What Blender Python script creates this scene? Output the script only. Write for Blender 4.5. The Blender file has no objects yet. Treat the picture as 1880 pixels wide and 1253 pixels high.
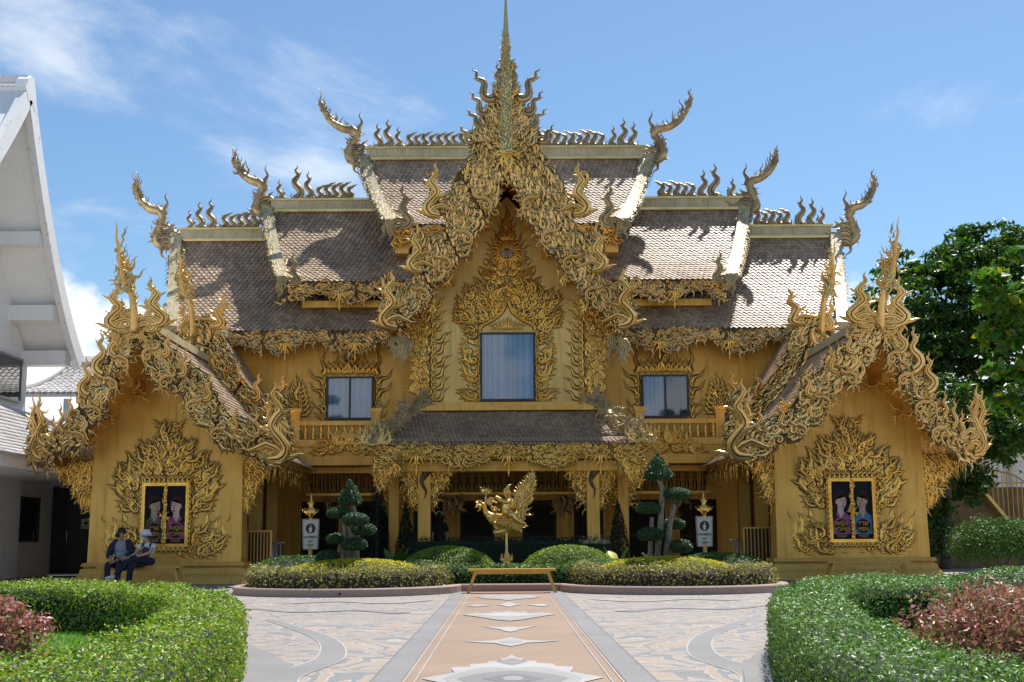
import bpy, math, random
import numpy as np
from mathutils import Matrix, Vector

C = bpy.context.scene
COL = C.collection
PI = math.pi

# ---------------------------------------------------------------- camera
FPX, IW, IH = 2350.0, 1880.0, 1253.0
PITCH = math.atan((989 - 626.5) / FPX)
YAW = math.atan((940 - 925) / FPX)
ROLL = math.radians(-0.4)
CAM = Vector((-0.1, 0.0, 1.0))
R_CAM = (Matrix.Rotation(-YAW, 3, 'Z') @ Matrix.Rotation(PI / 2 + PITCH, 3, 'X') @ Matrix.Rotation(ROLL, 3, 'Z'))
cam_data = bpy.data.cameras.new('camera')
cam_data.sensor_width = 36.0
cam_data.lens = FPX / IW * 36.0
cam_data.clip_end = 3000.0
cam = bpy.data.objects.new('camera', cam_data)
COL.objects.link(cam)
cam.matrix_world = Matrix.Translation(CAM) @ R_CAM.to_4x4()
C.camera = cam

# ---------------------------------------------------------------- sky, sun, exposure
SUN_EL, SUN_AZ = math.radians(62), math.radians(32)      # azimuth from +Y towards +X
w = bpy.data.worlds.new('World')
C.world = w
w.use_nodes = True
nt = w.node_tree
nt.nodes.clear()


def N(t, kind, **kw):
    n = t.nodes.new(kind)
    for k, v in kw.items():
        if k.startswith('i_'):
            n.inputs[k[2:].replace('_', ' ')].default_value = v
        else:
            setattr(n, k, v)
    return n


def L(t, a, b):
    t.links.new(a, b)


def math_node(t, op, a, b=None, clamp=False):
    n = t.nodes.new('ShaderNodeMath')
    n.operation = op
    n.use_clamp = clamp
    for i, v in enumerate((a, b)):
        if v is None:
            continue
        if isinstance(v, (int, float)):
            n.inputs[i].default_value = v
        else:
            t.links.new(v, n.inputs[i])
    return n.outputs[0]


sky = N(nt, 'ShaderNodeTexSky', sky_type='NISHITA', sun_disc=False, sun_elevation=SUN_EL,
        sun_rotation=SUN_AZ, air_density=1.0, dust_density=0.5, ozone_density=1.0)
tc = N(nt, 'ShaderNodeTexCoord')
sep = N(nt, 'ShaderNodeSeparateXYZ')
L(nt, tc.outputs['Generated'], sep.inputs[0])
elev = sep.outputs['Z']
# high thin cirrus, projected on a flat layer
den = math_node(nt, 'ADD', math_node(nt, 'MAXIMUM', elev, 0.0), 0.18)
cx = math_node(nt, 'DIVIDE', sep.outputs['X'], den)
cy = math_node(nt, 'DIVIDE', sep.outputs['Y'], den)
comb = N(nt, 'ShaderNodeCombineXYZ')
L(nt, cx, comb.inputs[0]); L(nt, cy, comb.inputs[1])
mp = N(nt, 'ShaderNodeMapping')
mp.inputs['Location'].default_value = (-2.9872, 3.3603, 0)
mp.inputs['Rotation'].default_value = (0, 0, 0.5)
L(nt, comb.outputs[0], mp.inputs[0])
n1 = N(nt, 'ShaderNodeTexNoise', i_Scale=1.5, i_Detail=9.0, i_Roughness=0.62, i_Distortion=0.35)
L(nt, mp.outputs[0], n1.inputs['Vector'])
r1 = N(nt, 'ShaderNodeMapRange', interpolation_type='SMOOTHSTEP')
L(nt, n1.outputs['Fac'], r1.inputs[0])
r1.inputs['From Min'].default_value = 0.53; r1.inputs['From Max'].default_value = 0.76
# low cumulus near the skyline
mp2 = N(nt, 'ShaderNodeMapping')
mp2.inputs['Scale'].default_value = (1, 1, 1.5)
mp2.inputs['Location'].default_value = (-2.7329, 4.623, -0.7473)
L(nt, tc.outputs['Generated'], mp2.inputs[0])
n2 = N(nt, 'ShaderNodeTexNoise', i_Scale=5.5, i_Detail=8.0, i_Roughness=0.55)
L(nt, mp2.outputs[0], n2.inputs['Vector'])
band = N(nt, 'ShaderNodeMapRange', interpolation_type='SMOOTHSTEP')
L(nt, elev, band.inputs[0])
band.inputs['From Min'].default_value = 0.13; band.inputs['From Max'].default_value = 0.30
band.inputs['To Min'].default_value = 0.155; band.inputs['To Max'].default_value = -0.2
s2 = math_node(nt, 'ADD', n2.outputs['Fac'], band.outputs[0])
r2 = N(nt, 'ShaderNodeMapRange', interpolation_type='SMOOTHSTEP')
L(nt, s2, r2.inputs[0])
r2.inputs['From Min'].default_value = 0.60; r2.inputs['From Max'].default_value = 0.70
cl = math_node(nt, 'MAXIMUM', math_node(nt, 'MULTIPLY', r1.outputs[0], 0.6), r2.outputs[0], True)
mixc = N(nt, 'ShaderNodeMix', data_type='RGBA')
tint = N(nt, 'ShaderNodeMix', data_type='RGBA', blend_type='MULTIPLY')
tint.inputs['Factor'].default_value = 1.0
L(nt, sky.outputs[0], tint.inputs[6])
tint.inputs[7].default_value = (.80, .99, 1.10, 1)
L(nt, cl, mixc.inputs['Factor'])
L(nt, tint.outputs[2], mixc.inputs[6])
mixc.inputs[7].default_value = (9.0, 9.2, 9.4, 1)
bg = N(nt, 'ShaderNodeBackground')
bg.inputs['Strength'].default_value = 0.092
L(nt, mixc.outputs[2], bg.inputs['Color'])
wo = N(nt, 'ShaderNodeOutputWorld')
L(nt, bg.outputs[0], wo.inputs[0])

sun_dir = Vector((math.cos(SUN_EL) * math.sin(SUN_AZ), math.cos(SUN_EL) * math.cos(SUN_AZ), math.sin(SUN_EL)))
sd = bpy.data.lights.new('sun', 'SUN')
sd.energy = 4.9
sd.angle = math.radians(0.53)
sd.color = (1.0, 0.955, 0.89)
sun = bpy.data.objects.new('sun', sd)
COL.objects.link(sun)
sun.rotation_euler = sun_dir.to_track_quat('Z', 'Y').to_euler()
sun.location = sun_dir * 60

C.view_settings.view_transform = 'Standard'
C.view_settings.look = 'None'
C.view_settings.exposure = 0.46
C.view_settings.gamma = 1.0
C.view_settings.use_curve_mapping = False
C.render.engine = 'CYCLES'
C.cycles.max_bounces = 6
C.cycles.diffuse_bounces = 3
C.cycles.glossy_bounces = 3
C.cycles.transmission_bounces = 4
C.cycles.transparent_max_bounces = 8


# ---------------------------------------------------------------- helpers
def at(px, py, Y, k=0.0, z0=0.0):
    """photo pixel -> point on the (leaning) plane y = Y + k (z - z0)"""
    d = R_CAM @ Vector(((px - IW / 2) / FPX, -(py - IH / 2) / FPX, -1.0))
    t = (Y + k * (CAM.z - z0) - CAM.y) / (d.y - k * d.z)
    return CAM + d * t


def ground_at(px, py, z=0.0):
    d = R_CAM @ Vector(((px - IW / 2) / FPX, -(py - IH / 2) / FPX, -1.0))
    return CAM + d * ((z - CAM.z) / d.z)


ORG = {}


def org(o):
    return ORG.get(o.name, (0.0, 0.0, 0.0)) if o else (0.0, 0.0, 0.0)


def thing(name, label, cat, loc=(0, 0, 0), group=None):
    o = bpy.data.objects.new(name, None)
    o.empty_display_size = 0.2
    COL.objects.link(o)
    o.location = loc
    ORG[o.name] = tuple(loc)
    tag(o, label, cat, group)
    return o


def tag(o, label=None, cat=None, group=None, kind=None):
    if label: o['label'] = label
    if cat: o['category'] = cat
    if group: o['group'] = group
    if kind: o['kind'] = kind
    return o


class MB:
    def __init__(s):
        s.v, s.q, s.t, s.n, s.mi = [], [], [], 0, []

    def add(s, V, Q=None, T=None):
        V = np.asarray(V, float).reshape(-1, 3)
        if Q is not None and len(Q):
            mi = getattr(Q, 'mi', None)
            q = np.array(Q, dtype=int).reshape(-1, 4)
            s.q.append(q + s.n); s.mi.append(np.zeros(len(q), int) if mi is None else mi)
        if T is not None and len(T): s.t.append(np.asarray(T, int).reshape(-1, 3) + s.n)
        s.v.append(V); s.n += len(V)
        return s

    def poly(s, pts):
        n = len(pts)
        if n == 4: return s.add(pts, [[0, 1, 2, 3]])
        return s.add(pts, None, [[0, i, i + 1] for i in range(1, n - 1)])

    def box(s, x0, x1, y0, y1, z0, z1):
        V = [(x, y, z) for z in (z0, z1) for y in (y0, y1) for x in (x0, x1)]
        return s.add(V, [[0, 2, 3, 1], [4, 5, 7, 6], [0, 1, 5, 4], [2, 6, 7, 3], [0, 4, 6, 2], [1, 3, 7, 5]])

    def frustum(s, x0, x1, y0, y1, z0, X0, X1, Y0, Y1, z1):
        V = [(x0, y0, z0), (x1, y0, z0), (x0, y1, z0), (x1, y1, z0), (X0, Y0, z1), (X1, Y0, z1), (X0, Y1, z1), (X1, Y1, z1)]
        return s.add(V, [[0, 2, 3, 1], [4, 5, 7, 6], [0, 1, 5, 4], [2, 6, 7, 3], [0, 4, 6, 2], [1, 3, 7, 5]])

    def bar(s, a, b, w, h=None, up=(0, 0, 1)):
        h = h or w
        a, b = Vector(a), Vector(b)
        d = (b - a).normalized()
        u = Vector(up)
        if abs(d.dot(u)) > .97: u = Vector((0, 1, 0))
        x = d.cross(u).normalized(); y = x.cross(d)
        V = [p + x * (sx * w / 2) + y * (sy * h / 2) for p in (a, b) for sy in (-1, 1) for sx in (-1, 1)]
        return s.add([tuple(p) for p in V], [[0, 2, 3, 1], [4, 5, 7, 6], [0, 1, 5, 4], [2, 6, 7, 3], [0, 4, 6, 2], [1, 3, 7, 5]])

    def tube(s, P, R, seg=8, squash=None, cap=True):
        P = np.asarray(P, float); n = len(P)
        R = np.broadcast_to(np.asarray(R, float), (n,))
        T = np.gradient(P, axis=0); T /= np.linalg.norm(T, axis=1)[:, None] + 1e-9
        ref = np.array([0, 1, 0.]) if abs(T[:, 1]).mean() < .8 else np.array([1, 0, 0.])
        A = np.cross(T, ref); A /= np.linalg.norm(A, axis=1)[:, None] + 1e-9
        B = np.cross(T, A)
        th = np.linspace(0, 2 * PI, seg, endpoint=False)
        sq = 1.0 if squash is None else squash
        V = P[:, None] + R[:, None, None] * (A[:, None] * np.cos(th)[None, :, None] + sq * B[:, None] * np.sin(th)[None, :, None])
        Q = [[i * seg + j, i * seg + (j + 1) % seg, (i + 1) * seg + (j + 1) % seg, (i + 1) * seg + j] for i in range(n - 1) for j in range(seg)]
        V = V.reshape(-1, 3); Tt = []
        if cap:
            V = np.vstack([V, P[:1], P[-1:]]); a = n * seg
            Tt = [[a, (j + 1) % seg, j] for j in range(seg)] + [[a + 1, (n - 1) * seg + j, (n - 1) * seg + (j + 1) % seg] for j in range(seg)]
        return s.add(V, Q, Tt)

    def lathe(s, prof, cx, cy, seg=12):
        P = np.array([(cx, cy, z) for r, z in prof], float); n = len(prof)
        th = np.linspace(0, 2 * PI, seg, endpoint=False)
        V = np.array([[cx + r * math.cos(t), cy + r * math.sin(t), z] for r, z in prof for t in th])
        Q = [[i * seg + j, i * seg + (j + 1) % seg, (i + 1) * seg + (j + 1) % seg, (i + 1) * seg + j] for i in range(n - 1) for j in range(seg)]
        return s.add(V, Q)

    def ell(s, c, r, seg=12, rings=8, power=1.0):
        V, Q = [], []
        for i in range(rings + 1):
            a = -PI / 2 + PI * i / rings
            for j in range(seg):
                b = 2 * PI * j / seg
                V.append((c[0] + r[0] * math.cos(a) * math.cos(b), c[1] + r[1] * math.cos(a) * math.sin(b), c[2] + r[2] * math.sin(a)))
        for i in range(rings):
            for j in range(seg):
                Q.append([i * seg + j, i * seg + (j + 1) % seg, (i + 1) * seg + (j + 1) % seg, (i + 1) * seg + j])
        return s.add(V, Q)

    def mesh(s, name, mat, smooth=False, off=(0, 0, 0)):
        me = bpy.data.meshes.new(name)
        V = np.vstack(s.v) - np.asarray(off, float)
        q = np.vstack(s.q) if s.q else np.zeros((0, 4), int)
        t = np.vstack(s.t) if s.t else np.zeros((0, 3), int)
        me.vertices.add(len(V)); me.vertices.foreach_set('co', V.astype(np.float32).ravel())
        nl = q.size + t.size
        me.loops.add(nl)
        me.loops.foreach_set('vertex_index', np.concatenate([q.ravel(), t.ravel()]).astype(np.int32))
        me.polygons.add(len(q) + len(t))
        st = np.concatenate([np.arange(len(q)) * 4, q.size + np.arange(len(t)) * 3]).astype(np.int32)
        me.polygons.foreach_set('loop_start', st)
        me.polygons.foreach_set('use_smooth', np.full(len(q) + len(t), bool(smooth)))
        if mat: me.materials.append(mat)
        if s.mi:
            mi = np.concatenate(s.mi)
            if mi.any():
                me.materials.append(GRIME_SHADE.get(mat.name, mat))
                me.polygons.foreach_set('material_index', np.concatenate([mi, np.zeros(len(t), int)]).astype(np.int32))
        me.update(calc_edges=True)
        return me

    def build(s, name, mat, parent=None, smooth=False, kind=None, label=None, cat=None, group=None):
        o = bpy.data.objects.new(name, s.mesh(name, mat, smooth, org(parent)))
        COL.objects.link(o)
        if parent: o.parent = parent
        ORG[o.name] = org(parent)
        return tag(o, label, cat, group, kind)


def inst(name, me, loc, parent=None, rot=None, scale=None, **kw):
    """one more object that shares a mesh; loc in world space"""
    o = bpy.data.objects.new(name, me)
    COL.objects.link(o)
    b = org(parent)
    if parent: o.parent = parent
    o.location = (loc[0] - b[0], loc[1] - b[1], loc[2] - b[2])
    if rot: o.rotation_euler = rot
    if scale is not None: o.scale = scale if hasattr(scale, '__len__') else (scale,) * 3
    return tag(o, **kw)


# ---------------------------------------------------------------- materials
def new_mat(name):
    m = bpy.data.materials.new(name)
    m.use_nodes = True
    t = m.node_tree
    b = t.nodes['Principled BSDF']
    return m, t, b


def mat(name, c, rough=.5, metal=0., var=.12, scale=3., bump=0., bscale=40., c2=None, spec=.5, island=0., detail=5., lo=.35, hi=.65, streak=None):
    m, t, b = new_mat(name)
    b.inputs['Roughness'].default_value = rough
    b.inputs['Metallic'].default_value = metal
    b.inputs['Specular IOR Level'].default_value = spec
    g = N(t, 'ShaderNodeTexCoord')
    nz = N(t, 'ShaderNodeTexNoise', i_Scale=scale, i_Detail=detail, i_Roughness=.6)
    L(t, g.outputs['Object'], nz.inputs['Vector'])
    rp = N(t, 'ShaderNodeMapRange', interpolation_type='SMOOTHSTEP')
    rp.inputs['From Min'].default_value = lo; rp.inputs['From Max'].default_value = hi
    L(t, nz.outputs['Fac'], rp.inputs[0])
    mx = N(t, 'ShaderNodeMix', data_type='RGBA')
    L(t, rp.outputs[0], mx.inputs['Factor'])
    c2 = c2 or tuple(x * (1 - var * 2) for x in c)
    mx.inputs[6].default_value = (*c2, 1); mx.inputs[7].default_value = (*c, 1)
    out = mx.outputs[2]
    if streak:                                                # rain streaks and grime that run down the face
        sc_ = N(t, 'ShaderNodeMapping'); sc_.inputs['Scale'].default_value = (5.5, 5.5, .45)
        L(t, g.outputs['Object'], sc_.inputs[0])
        ns = N(t, 'ShaderNodeTexNoise', i_Scale=1.6, i_Detail=7.0, i_Roughness=.68)
        L(t, sc_.outputs[0], ns.inputs['Vector'])
        rs_ = N(t, 'ShaderNodeMapRange', interpolation_type='SMOOTHSTEP')
        rs_.inputs['From Min'].default_value = .47; rs_.inputs['From Max'].default_value = .74
        rs_.inputs['To Max'].default_value = streak[1]
        L(t, ns.outputs['Fac'], rs_.inputs[0])
        m2_ = N(t, 'ShaderNodeMix', data_type='RGBA')
        L(t, rs_.outputs[0], m2_.inputs['Factor']); L(t, out, m2_.inputs[6]); m2_.inputs[7].default_value = (*streak[0], 1)
        out = m2_.outputs[2]
        L(t, math_node(t, 'ADD', math_node(t, 'MULTIPLY', ns.outputs['Fac'], .45), rough - .2), b.inputs['Roughness'])
    if island:
        ge = N(t, 'ShaderNodeNewGeometry')
        v = math_node(t, 'ADD', math_node(t, 'MULTIPLY', ge.outputs['Random Per Island'], 2 * island), 1 - island)
        hs = N(t, 'ShaderNodeHueSaturation')
        L(t, v, hs.inputs['Value']); L(t, out, hs.inputs['Color'])
        out = hs.outputs[0]
    L(t, out, b.inputs['Base Color'])
    if bump:
        n2 = N(t, 'ShaderNodeTexNoise', i_Scale=bscale, i_Detail=3.0)
        L(t, g.outputs['Object'], n2.inputs['Vector'])
        bp = N(t, 'ShaderNodeBump', i_Strength=bump, i_Distance=.02)
        L(t, n2.outputs['Fac'], bp.inputs['Height']); L(t, bp.outputs[0], b.inputs['Normal'])
    return m


def leaf_mat(name, cols, rough=.38, trans=.3):
    """leaf colours by island, part of the light shines through"""
    m, t, b = new_mat(name)
    ge = N(t, 'ShaderNodeNewGeometry')
    rp = N(t, 'ShaderNodeValToRGB')
    e = rp.color_ramp.elements
    while len(e) < len(cols): e.new(.5)
    for i, c in enumerate(cols):
        e[i].position = i / max(1, len(cols) - 1); e[i].color = (*c, 1)
    L(t, ge.outputs['Random Per Island'], rp.inputs[0])
    L(t, rp.outputs[0], b.inputs['Base Color'])
    b.inputs['Roughness'].default_value = rough
    b.inputs['Specular IOR Level'].default_value = .3
    tr = N(t, 'ShaderNodeBsdfTranslucent')
    hs = N(t, 'ShaderNodeHueSaturation', i_Value=1.5, i_Saturation=1.1)
    L(t, rp.outputs[0], hs.inputs['Color']); L(t, hs.outputs[0], tr.inputs[0])
    mx = N(t, 'ShaderNodeMixShader'); mx.inputs[0].default_value = trans
    L(t, b.outputs[0], mx.inputs[1]); L(t, tr.outputs[0], mx.inputs[2])
    L(t, mx.outputs[0], t.nodes['Material Output'].inputs[0])
    return m


M = {}
GRIME_SHADE = {}
M['wall'] = mat('gold_paint', (.85, .495, .11), .42, .40, .10, .9, .15, 60, c2=(.74, .41, .075), streak=((.36, .20, .055), .5))
M['walll'] = mat('pale_gold_paint', (.86, .60, .20), .44, .38, .10, .9, .15, 60, c2=(.72, .48, .14), streak=((.42, .27, .09), .5))
M['gold'] = mat('bright_gold', (.92, .56, .13), .27, .80, .15, 2.2, .0, c2=(.74, .40, .07))
M['pale'] = mat('weathered_gold', (.93, .66, .27), .25, .78, .2, 1.6, .12, 50, c2=(.74, .49, .16))
M['rake'] = mat('dull_gold_scale', (.55, .42, .20), .5, .25, .2, 3, .1, 50, c2=(.34, .25, .12))
M['grey'] = mat('grey_gold', (.60, .43, .20), .36, .5, .2, 2.4, .2, 40, c2=(.30, .21, .11))
M['back'] = mat('grimy_shade_backing', (.20, .12, .04), .6, .2, .3, 5, .2, 40)
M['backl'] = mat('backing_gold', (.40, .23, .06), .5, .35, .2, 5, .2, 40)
M['lined'] = mat('grooved_dark', (.055, .030, .012), .7, .1, .3, 6)
GRIME_SHADE.update({'weathered_gold': M['lined'], 'grey_gold': M['lined'], 'bright_gold': M['back']})  # second slot: grooves, and shade painted round bright-gold wall reliefs
M['bronze'] = mat('dark_bronze', (.20, .12, .04), .28, .7, .2, 4)
M['cream'] = mat('cream_paint', (.58, .50, .30), .5, 0, .1, 2, .1, 30, c2=(.46, .39, .23), streak=((.20, .16, .10), .6))
GRIME_SHADE['dull_gold_scale'] = M['lined']
M['tile'] = mat('brown_roof_tile', (.48, .345, .225), .52, .0, .15, .8, .05, 30, c2=(.36, .255, .165), island=.25, spec=.45)
M['tileg'] = mat('grey_roof_tile', (.52, .50, .48), .45, .0, .15, 1.2, .0, c2=(.42, .40, .39), island=.12)
M['white'] = mat('white_paint', (.92, .92, .91), .5, 0, .04, 1.2, .06, 30, c2=(.88, .88, .87), streak=((.62, .61, .58), .25))
M['whitew'] = mat('worn_white_edge', (.82, .82, .81), .5, 0, .04, 7, .1, 30, c2=(.45, .45, .44), lo=.30, hi=.42)
M['dark'] = mat('dark_interior', (.025, .018, .012), .7, 0, .2, 2)
M['door'] = mat('dark_wood', (.045, .022, .012), .5, 0, .2, 6)
M['frame'] = mat('dark_frame', (.05, .05, .055), .35, .5, .1, 3)
M['alu'] = mat('grey_aluminium', (.35, .36, .38), .4, .6, .1, 3)
M['curtain'] = mat('pale_curtain', (.50, .58, .70), .8, 0, .05, 2)
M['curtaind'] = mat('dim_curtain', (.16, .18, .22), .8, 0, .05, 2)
M['bench'] = mat('golden_bench_paint', (.72, .40, .07), .40, .1, .1, 4, .1, 30)
M['bark'] = mat('bark', (.16, .13, .10), .85, 0, .25, 9, .6, 30)
M['barkl'] = mat('pale_bark', (.30, .26, .20), .85, 0, .25, 14, .6, 40)
M['soil'] = mat('soil', (.075, .055, .04), .95, 0, .3, 12, .8, 60)
M['kerb'] = mat('kerb_granite', (.42, .30, .245), .75, 0, .12, 60, .2, 90, c2=(.30, .21, .17))
M['steel'] = mat('steel_rail', (.6, .6, .58), .25, .9, .05, 3)


def glass_mat(name, tint=(.86, .93, 1.0), refl=.03):
    m, t, b = new_mat(name)
    t.nodes.remove(b)
    tr = N(t, 'ShaderNodeBsdfTransparent'); tr.inputs[0].default_value = (*tint, 1)
    gl = N(t, 'ShaderNodeBsdfGlossy'); gl.inputs['Roughness'].default_value = .02
    lw = N(t, 'ShaderNodeFresnel', i_IOR=1.5)
    f = math_node(t, 'ADD', lw.outputs[0], refl, True)
    mx = N(t, 'ShaderNodeMixShader')
    L(t, f, mx.inputs[0]); L(t, tr.outputs[0], mx.inputs[1]); L(t, gl.outputs[0], mx.inputs[2])
    L(t, mx.outputs[0], t.nodes['Material Output'].inputs[0])
    return m


M['glass'] = glass_mat('window_glass')
M['glassd'] = glass_mat('dark_window_glass', (.25, .28, .32), .08)


def pebble(name, c, c2, scale=170., white=.0):
    """exposed-pebble terrazzo: fine two-tone grain with slow patches"""
    m, t, b = new_mat(name)
    g = N(t, 'ShaderNodeTexCoord')
    vo = N(t, 'ShaderNodeTexVoronoi', i_Scale=scale)
    L(t, g.outputs['Object'], vo.inputs['Vector'])
    sp = N(t, 'ShaderNodeSeparateColor')
    L(t, vo.outputs['Color'], sp.inputs[0])
    nz = N(t, 'ShaderNodeTexNoise', i_Scale=.9, i_Detail=5.)
    L(t, g.outputs['Object'], nz.inputs['Vector'])
    n3 = N(t, 'ShaderNodeTexNoise', i_Scale=14., i_Detail=5., i_Roughness=.7)
    L(t, g.outputs['Object'], n3.inputs['Vector'])
    f = math_node(t, 'ADD', math_node(t, 'MULTIPLY', sp.outputs[0], .62), math_node(t, 'MULTIPLY', n3.outputs['Fac'], .38))
    mx = N(t, 'ShaderNodeMix', data_type='RGBA')
    L(t, f, mx.inputs['Factor'])
    mx.inputs[6].default_value = (*c2, 1); mx.inputs[7].default_value = (*c, 1)
    hs = N(t, 'ShaderNodeHueSaturation')
    v = math_node(t, 'ADD', math_node(t, 'MULTIPLY', nz.outputs['Fac'], .5), .76)
    L(t, v, hs.inputs['Value']); L(t, mx.outputs[2], hs.inputs['Color'])
    L(t, hs.outputs[0], b.inputs['Base Color'])
    b.inputs['Roughness'].default_value = .75
    bp = N(t, 'ShaderNodeBump', i_Strength=.25, i_Distance=.004)
    L(t, vo.outputs['Distance'], bp.inputs['Height']); L(t, bp.outputs[0], b.inputs['Normal'])
    return m


M['peb_tan'] = pebble('tan_pebble', (.34, .24, .17), (.20, .13, .085))
M['peb_pink'] = pebble('pale_pink_pebble', (.43, .355, .295), (.28, .22, .18))
M['peb_grey'] = pebble('grey_pebble', (.25, .24, .235), (.155, .15, .15))
M['peb_lgrey'] = pebble('light_grey_pebble', (.34, .33, .32), (.235, .23, .225))
M['peb_white'] = pebble('white_pebble', (.42, .40, .38), (.29, .275, .265))
M['peb_dark'] = pebble('dark_pebble', (.22, .21, .21), (.10, .10, .10))
def swirl_paving(name):
    """beige pebble wash with flush grey scroll bands edged by pale lines"""
    m, t, b = new_mat(name)
    g = N(t, 'ShaderNodeTexCoord')
    ab = N(t, 'ShaderNodeVectorMath', operation='ABSOLUTE')           # the two sides of the path mirror each other
    L(t, g.outputs['Object'], ab.inputs[0])
    nz = N(t, 'ShaderNodeTexNoise', i_Scale=.85, i_Detail=1.2, i_Roughness=.45, i_Distortion=1.7)
    L(t, ab.outputs[0], nz.inputs['Vector'])
    fr_ = math_node(t, 'FRACT', math_node(t, 'MULTIPLY', nz.outputs['Fac'], 7.5))
    d1 = math_node(t, 'ABSOLUTE', math_node(t, 'SUBTRACT', fr_, .5))        # 0 in mid band .. .5
    grey = N(t, 'ShaderNodeMapRange'); grey.inputs['From Min'].default_value = .235; grey.inputs['From Max'].default_value = .25
    grey.inputs['To Min'].default_value = 1; grey.inputs['To Max'].default_value = 0
    L(t, d1, grey.inputs[0])
    ln = math_node(t, 'LESS_THAN', math_node(t, 'ABSOLUTE', math_node(t, 'SUBTRACT', d1, .255)), .022)
    vo = N(t, 'ShaderNodeTexVoronoi', i_Scale=150.)
    L(t, g.outputs['Object'], vo.inputs['Vector'])
    sp_c = N(t, 'ShaderNodeSeparateColor'); L(t, vo.outputs['Color'], sp_c.inputs[0])
    st = N(t, 'ShaderNodeTexNoise', i_Scale=1.1, i_Detail=8., i_Roughness=.7); L(t, g.outputs['Object'], st.inputs['Vector'])
    a = N(t, 'ShaderNodeMix', data_type='RGBA'); L(t, grey.outputs[0], a.inputs['Factor'])
    a.inputs[6].default_value = (.325, .26, .205, 1); a.inputs[7].default_value = (.20, .197, .197, 1)
    c_ = N(t, 'ShaderNodeMix', data_type='RGBA'); L(t, ln, c_.inputs['Factor']); L(t, a.outputs[2], c_.inputs[6]); c_.inputs[7].default_value = (.40, .38, .36, 1)
    hs = N(t, 'ShaderNodeHueSaturation')
    v = math_node(t, 'ADD', math_node(t, 'ADD', math_node(t, 'MULTIPLY', sp_c.outputs[0], .42), .52), math_node(t, 'MULTIPLY', st.outputs['Fac'], .5))
    L(t, v, hs.inputs['Value']); L(t, c_.outputs[2], hs.inputs['Color']); L(t, hs.outputs[0], b.inputs['Base Color'])
    b.inputs['Roughness'].default_value = .75
    bp = N(t, 'ShaderNodeBump', i_Strength=.25, i_Distance=.004); L(t, vo.outputs['Distance'], bp.inputs['Height']); L(t, bp.outputs[0], b.inputs['Normal'])
    return m


M['peb_swirl'] = swirl_paving('swirl_paving')
M['shadeg'] = mat('shaded_gold_paint', (.26, .165, .055), .6, .1, .2, 2, .1, 40)  # gold paint darkened: shade of canopy and entrances put into the colour
M['pave'] = mat('plain_paving', (.36, .32, .29), .8, 0, .15, 2, .2, 60)

M['hedge'] = leaf_mat('hedge_leaf', [(.06, .13, .008), (.075, .16, .010), (.16, .32, .014), (.25, .42, .022), (.30, .24, .06), (.38, .56, .05)], .42, .25)
M['hedgeb'] = leaf_mat('cool_hedge_leaf', [(.045, .11, .018), (.09, .19, .030), (.15, .27, .048), (.24, .36, .09)], .40, .2)
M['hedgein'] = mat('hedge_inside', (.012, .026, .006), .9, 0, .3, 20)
M['brownh'] = leaf_mat('bronze_hedge_leaf', [(.10, .10, .03), (.24, .16, .065), (.17, .22, .04), (.40, .29, .13), (.23, .28, .05), (.30, .26, .09), (.34, .36, .07)], .45, .25)
M['yellowl'] = leaf_mat('yellow_leaf', [(.42, .38, .012), (.66, .58, .016), (.55, .54, .02)], .45, .25)
M['pinkl'] = leaf_mat('pink_leaf', [(.11, .16, .035), (.42, .12, .12), (.16, .19, .05), (.58, .24, .24), (.30, .09, .08), (.28, .22, .08), (.52, .30, .22)], .38, .25)
M['topi'] = leaf_mat('topiary_leaf', [(.024, .062, .020), (.048, .105, .036), (.085, .155, .06)], .38, .2)
M['shrub'] = leaf_mat('shrub_leaf', [(.032, .085, .014), (.060, .14, .022), (.11, .21, .035)], .4, .22)
M['treel'] = leaf_mat('tree_leaf', [(.014, .042, .007), (.026, .072, .010), (.050, .12, .015), (.12, .21, .022)], .35, .35)
M['broadl'] = leaf_mat('broad_leaf', [(.045, .12, .016), (.08, .19, .025), (.12, .25, .035), (.08, .18, .02), (.34, .30, .02)], .35, .4)
M['grass'] = leaf_mat('grass_blade', [(.09, .22, .022), (.13, .28, .03), (.19, .34, .045)], .5, .3)
M['lawn'] = mat('lawn_green', (.11, .24, .025), .9, 0, .2, 30, .6, 120)
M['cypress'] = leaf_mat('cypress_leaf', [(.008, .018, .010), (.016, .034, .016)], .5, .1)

# ---------------------------------------------------------------- flame and scroll ornament
from mathutils.geometry import tessellate_polygon


def catmull(ctrl, n):
    c = np.asarray(ctrl, float)
    c = np.vstack([2 * c[0] - c[1], c, 2 * c[-1] - c[-2]])
    m = len(c) - 3
    out = []
    for u in np.linspace(0, m - 1e-6, n):
        i = int(u); f = u - i
        p0, p1, p2, p3 = c[i:i + 4]
        out.append(.5 * ((2 * p1) + (-p0 + p2) * f + (2 * p0 - 5 * p1 + 4 * p2 - p3) * f * f + (-p0 + 3 * p1 - 3 * p2 + p3) * f ** 3))
    return np.array(out)


class QA(np.ndarray):
    """quads that carry a material slot for each face"""
    mi = None


def qa(q, mi):
    o = np.asarray(q, int).view(QA); o.mi = np.asarray(mi, int); return o


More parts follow.
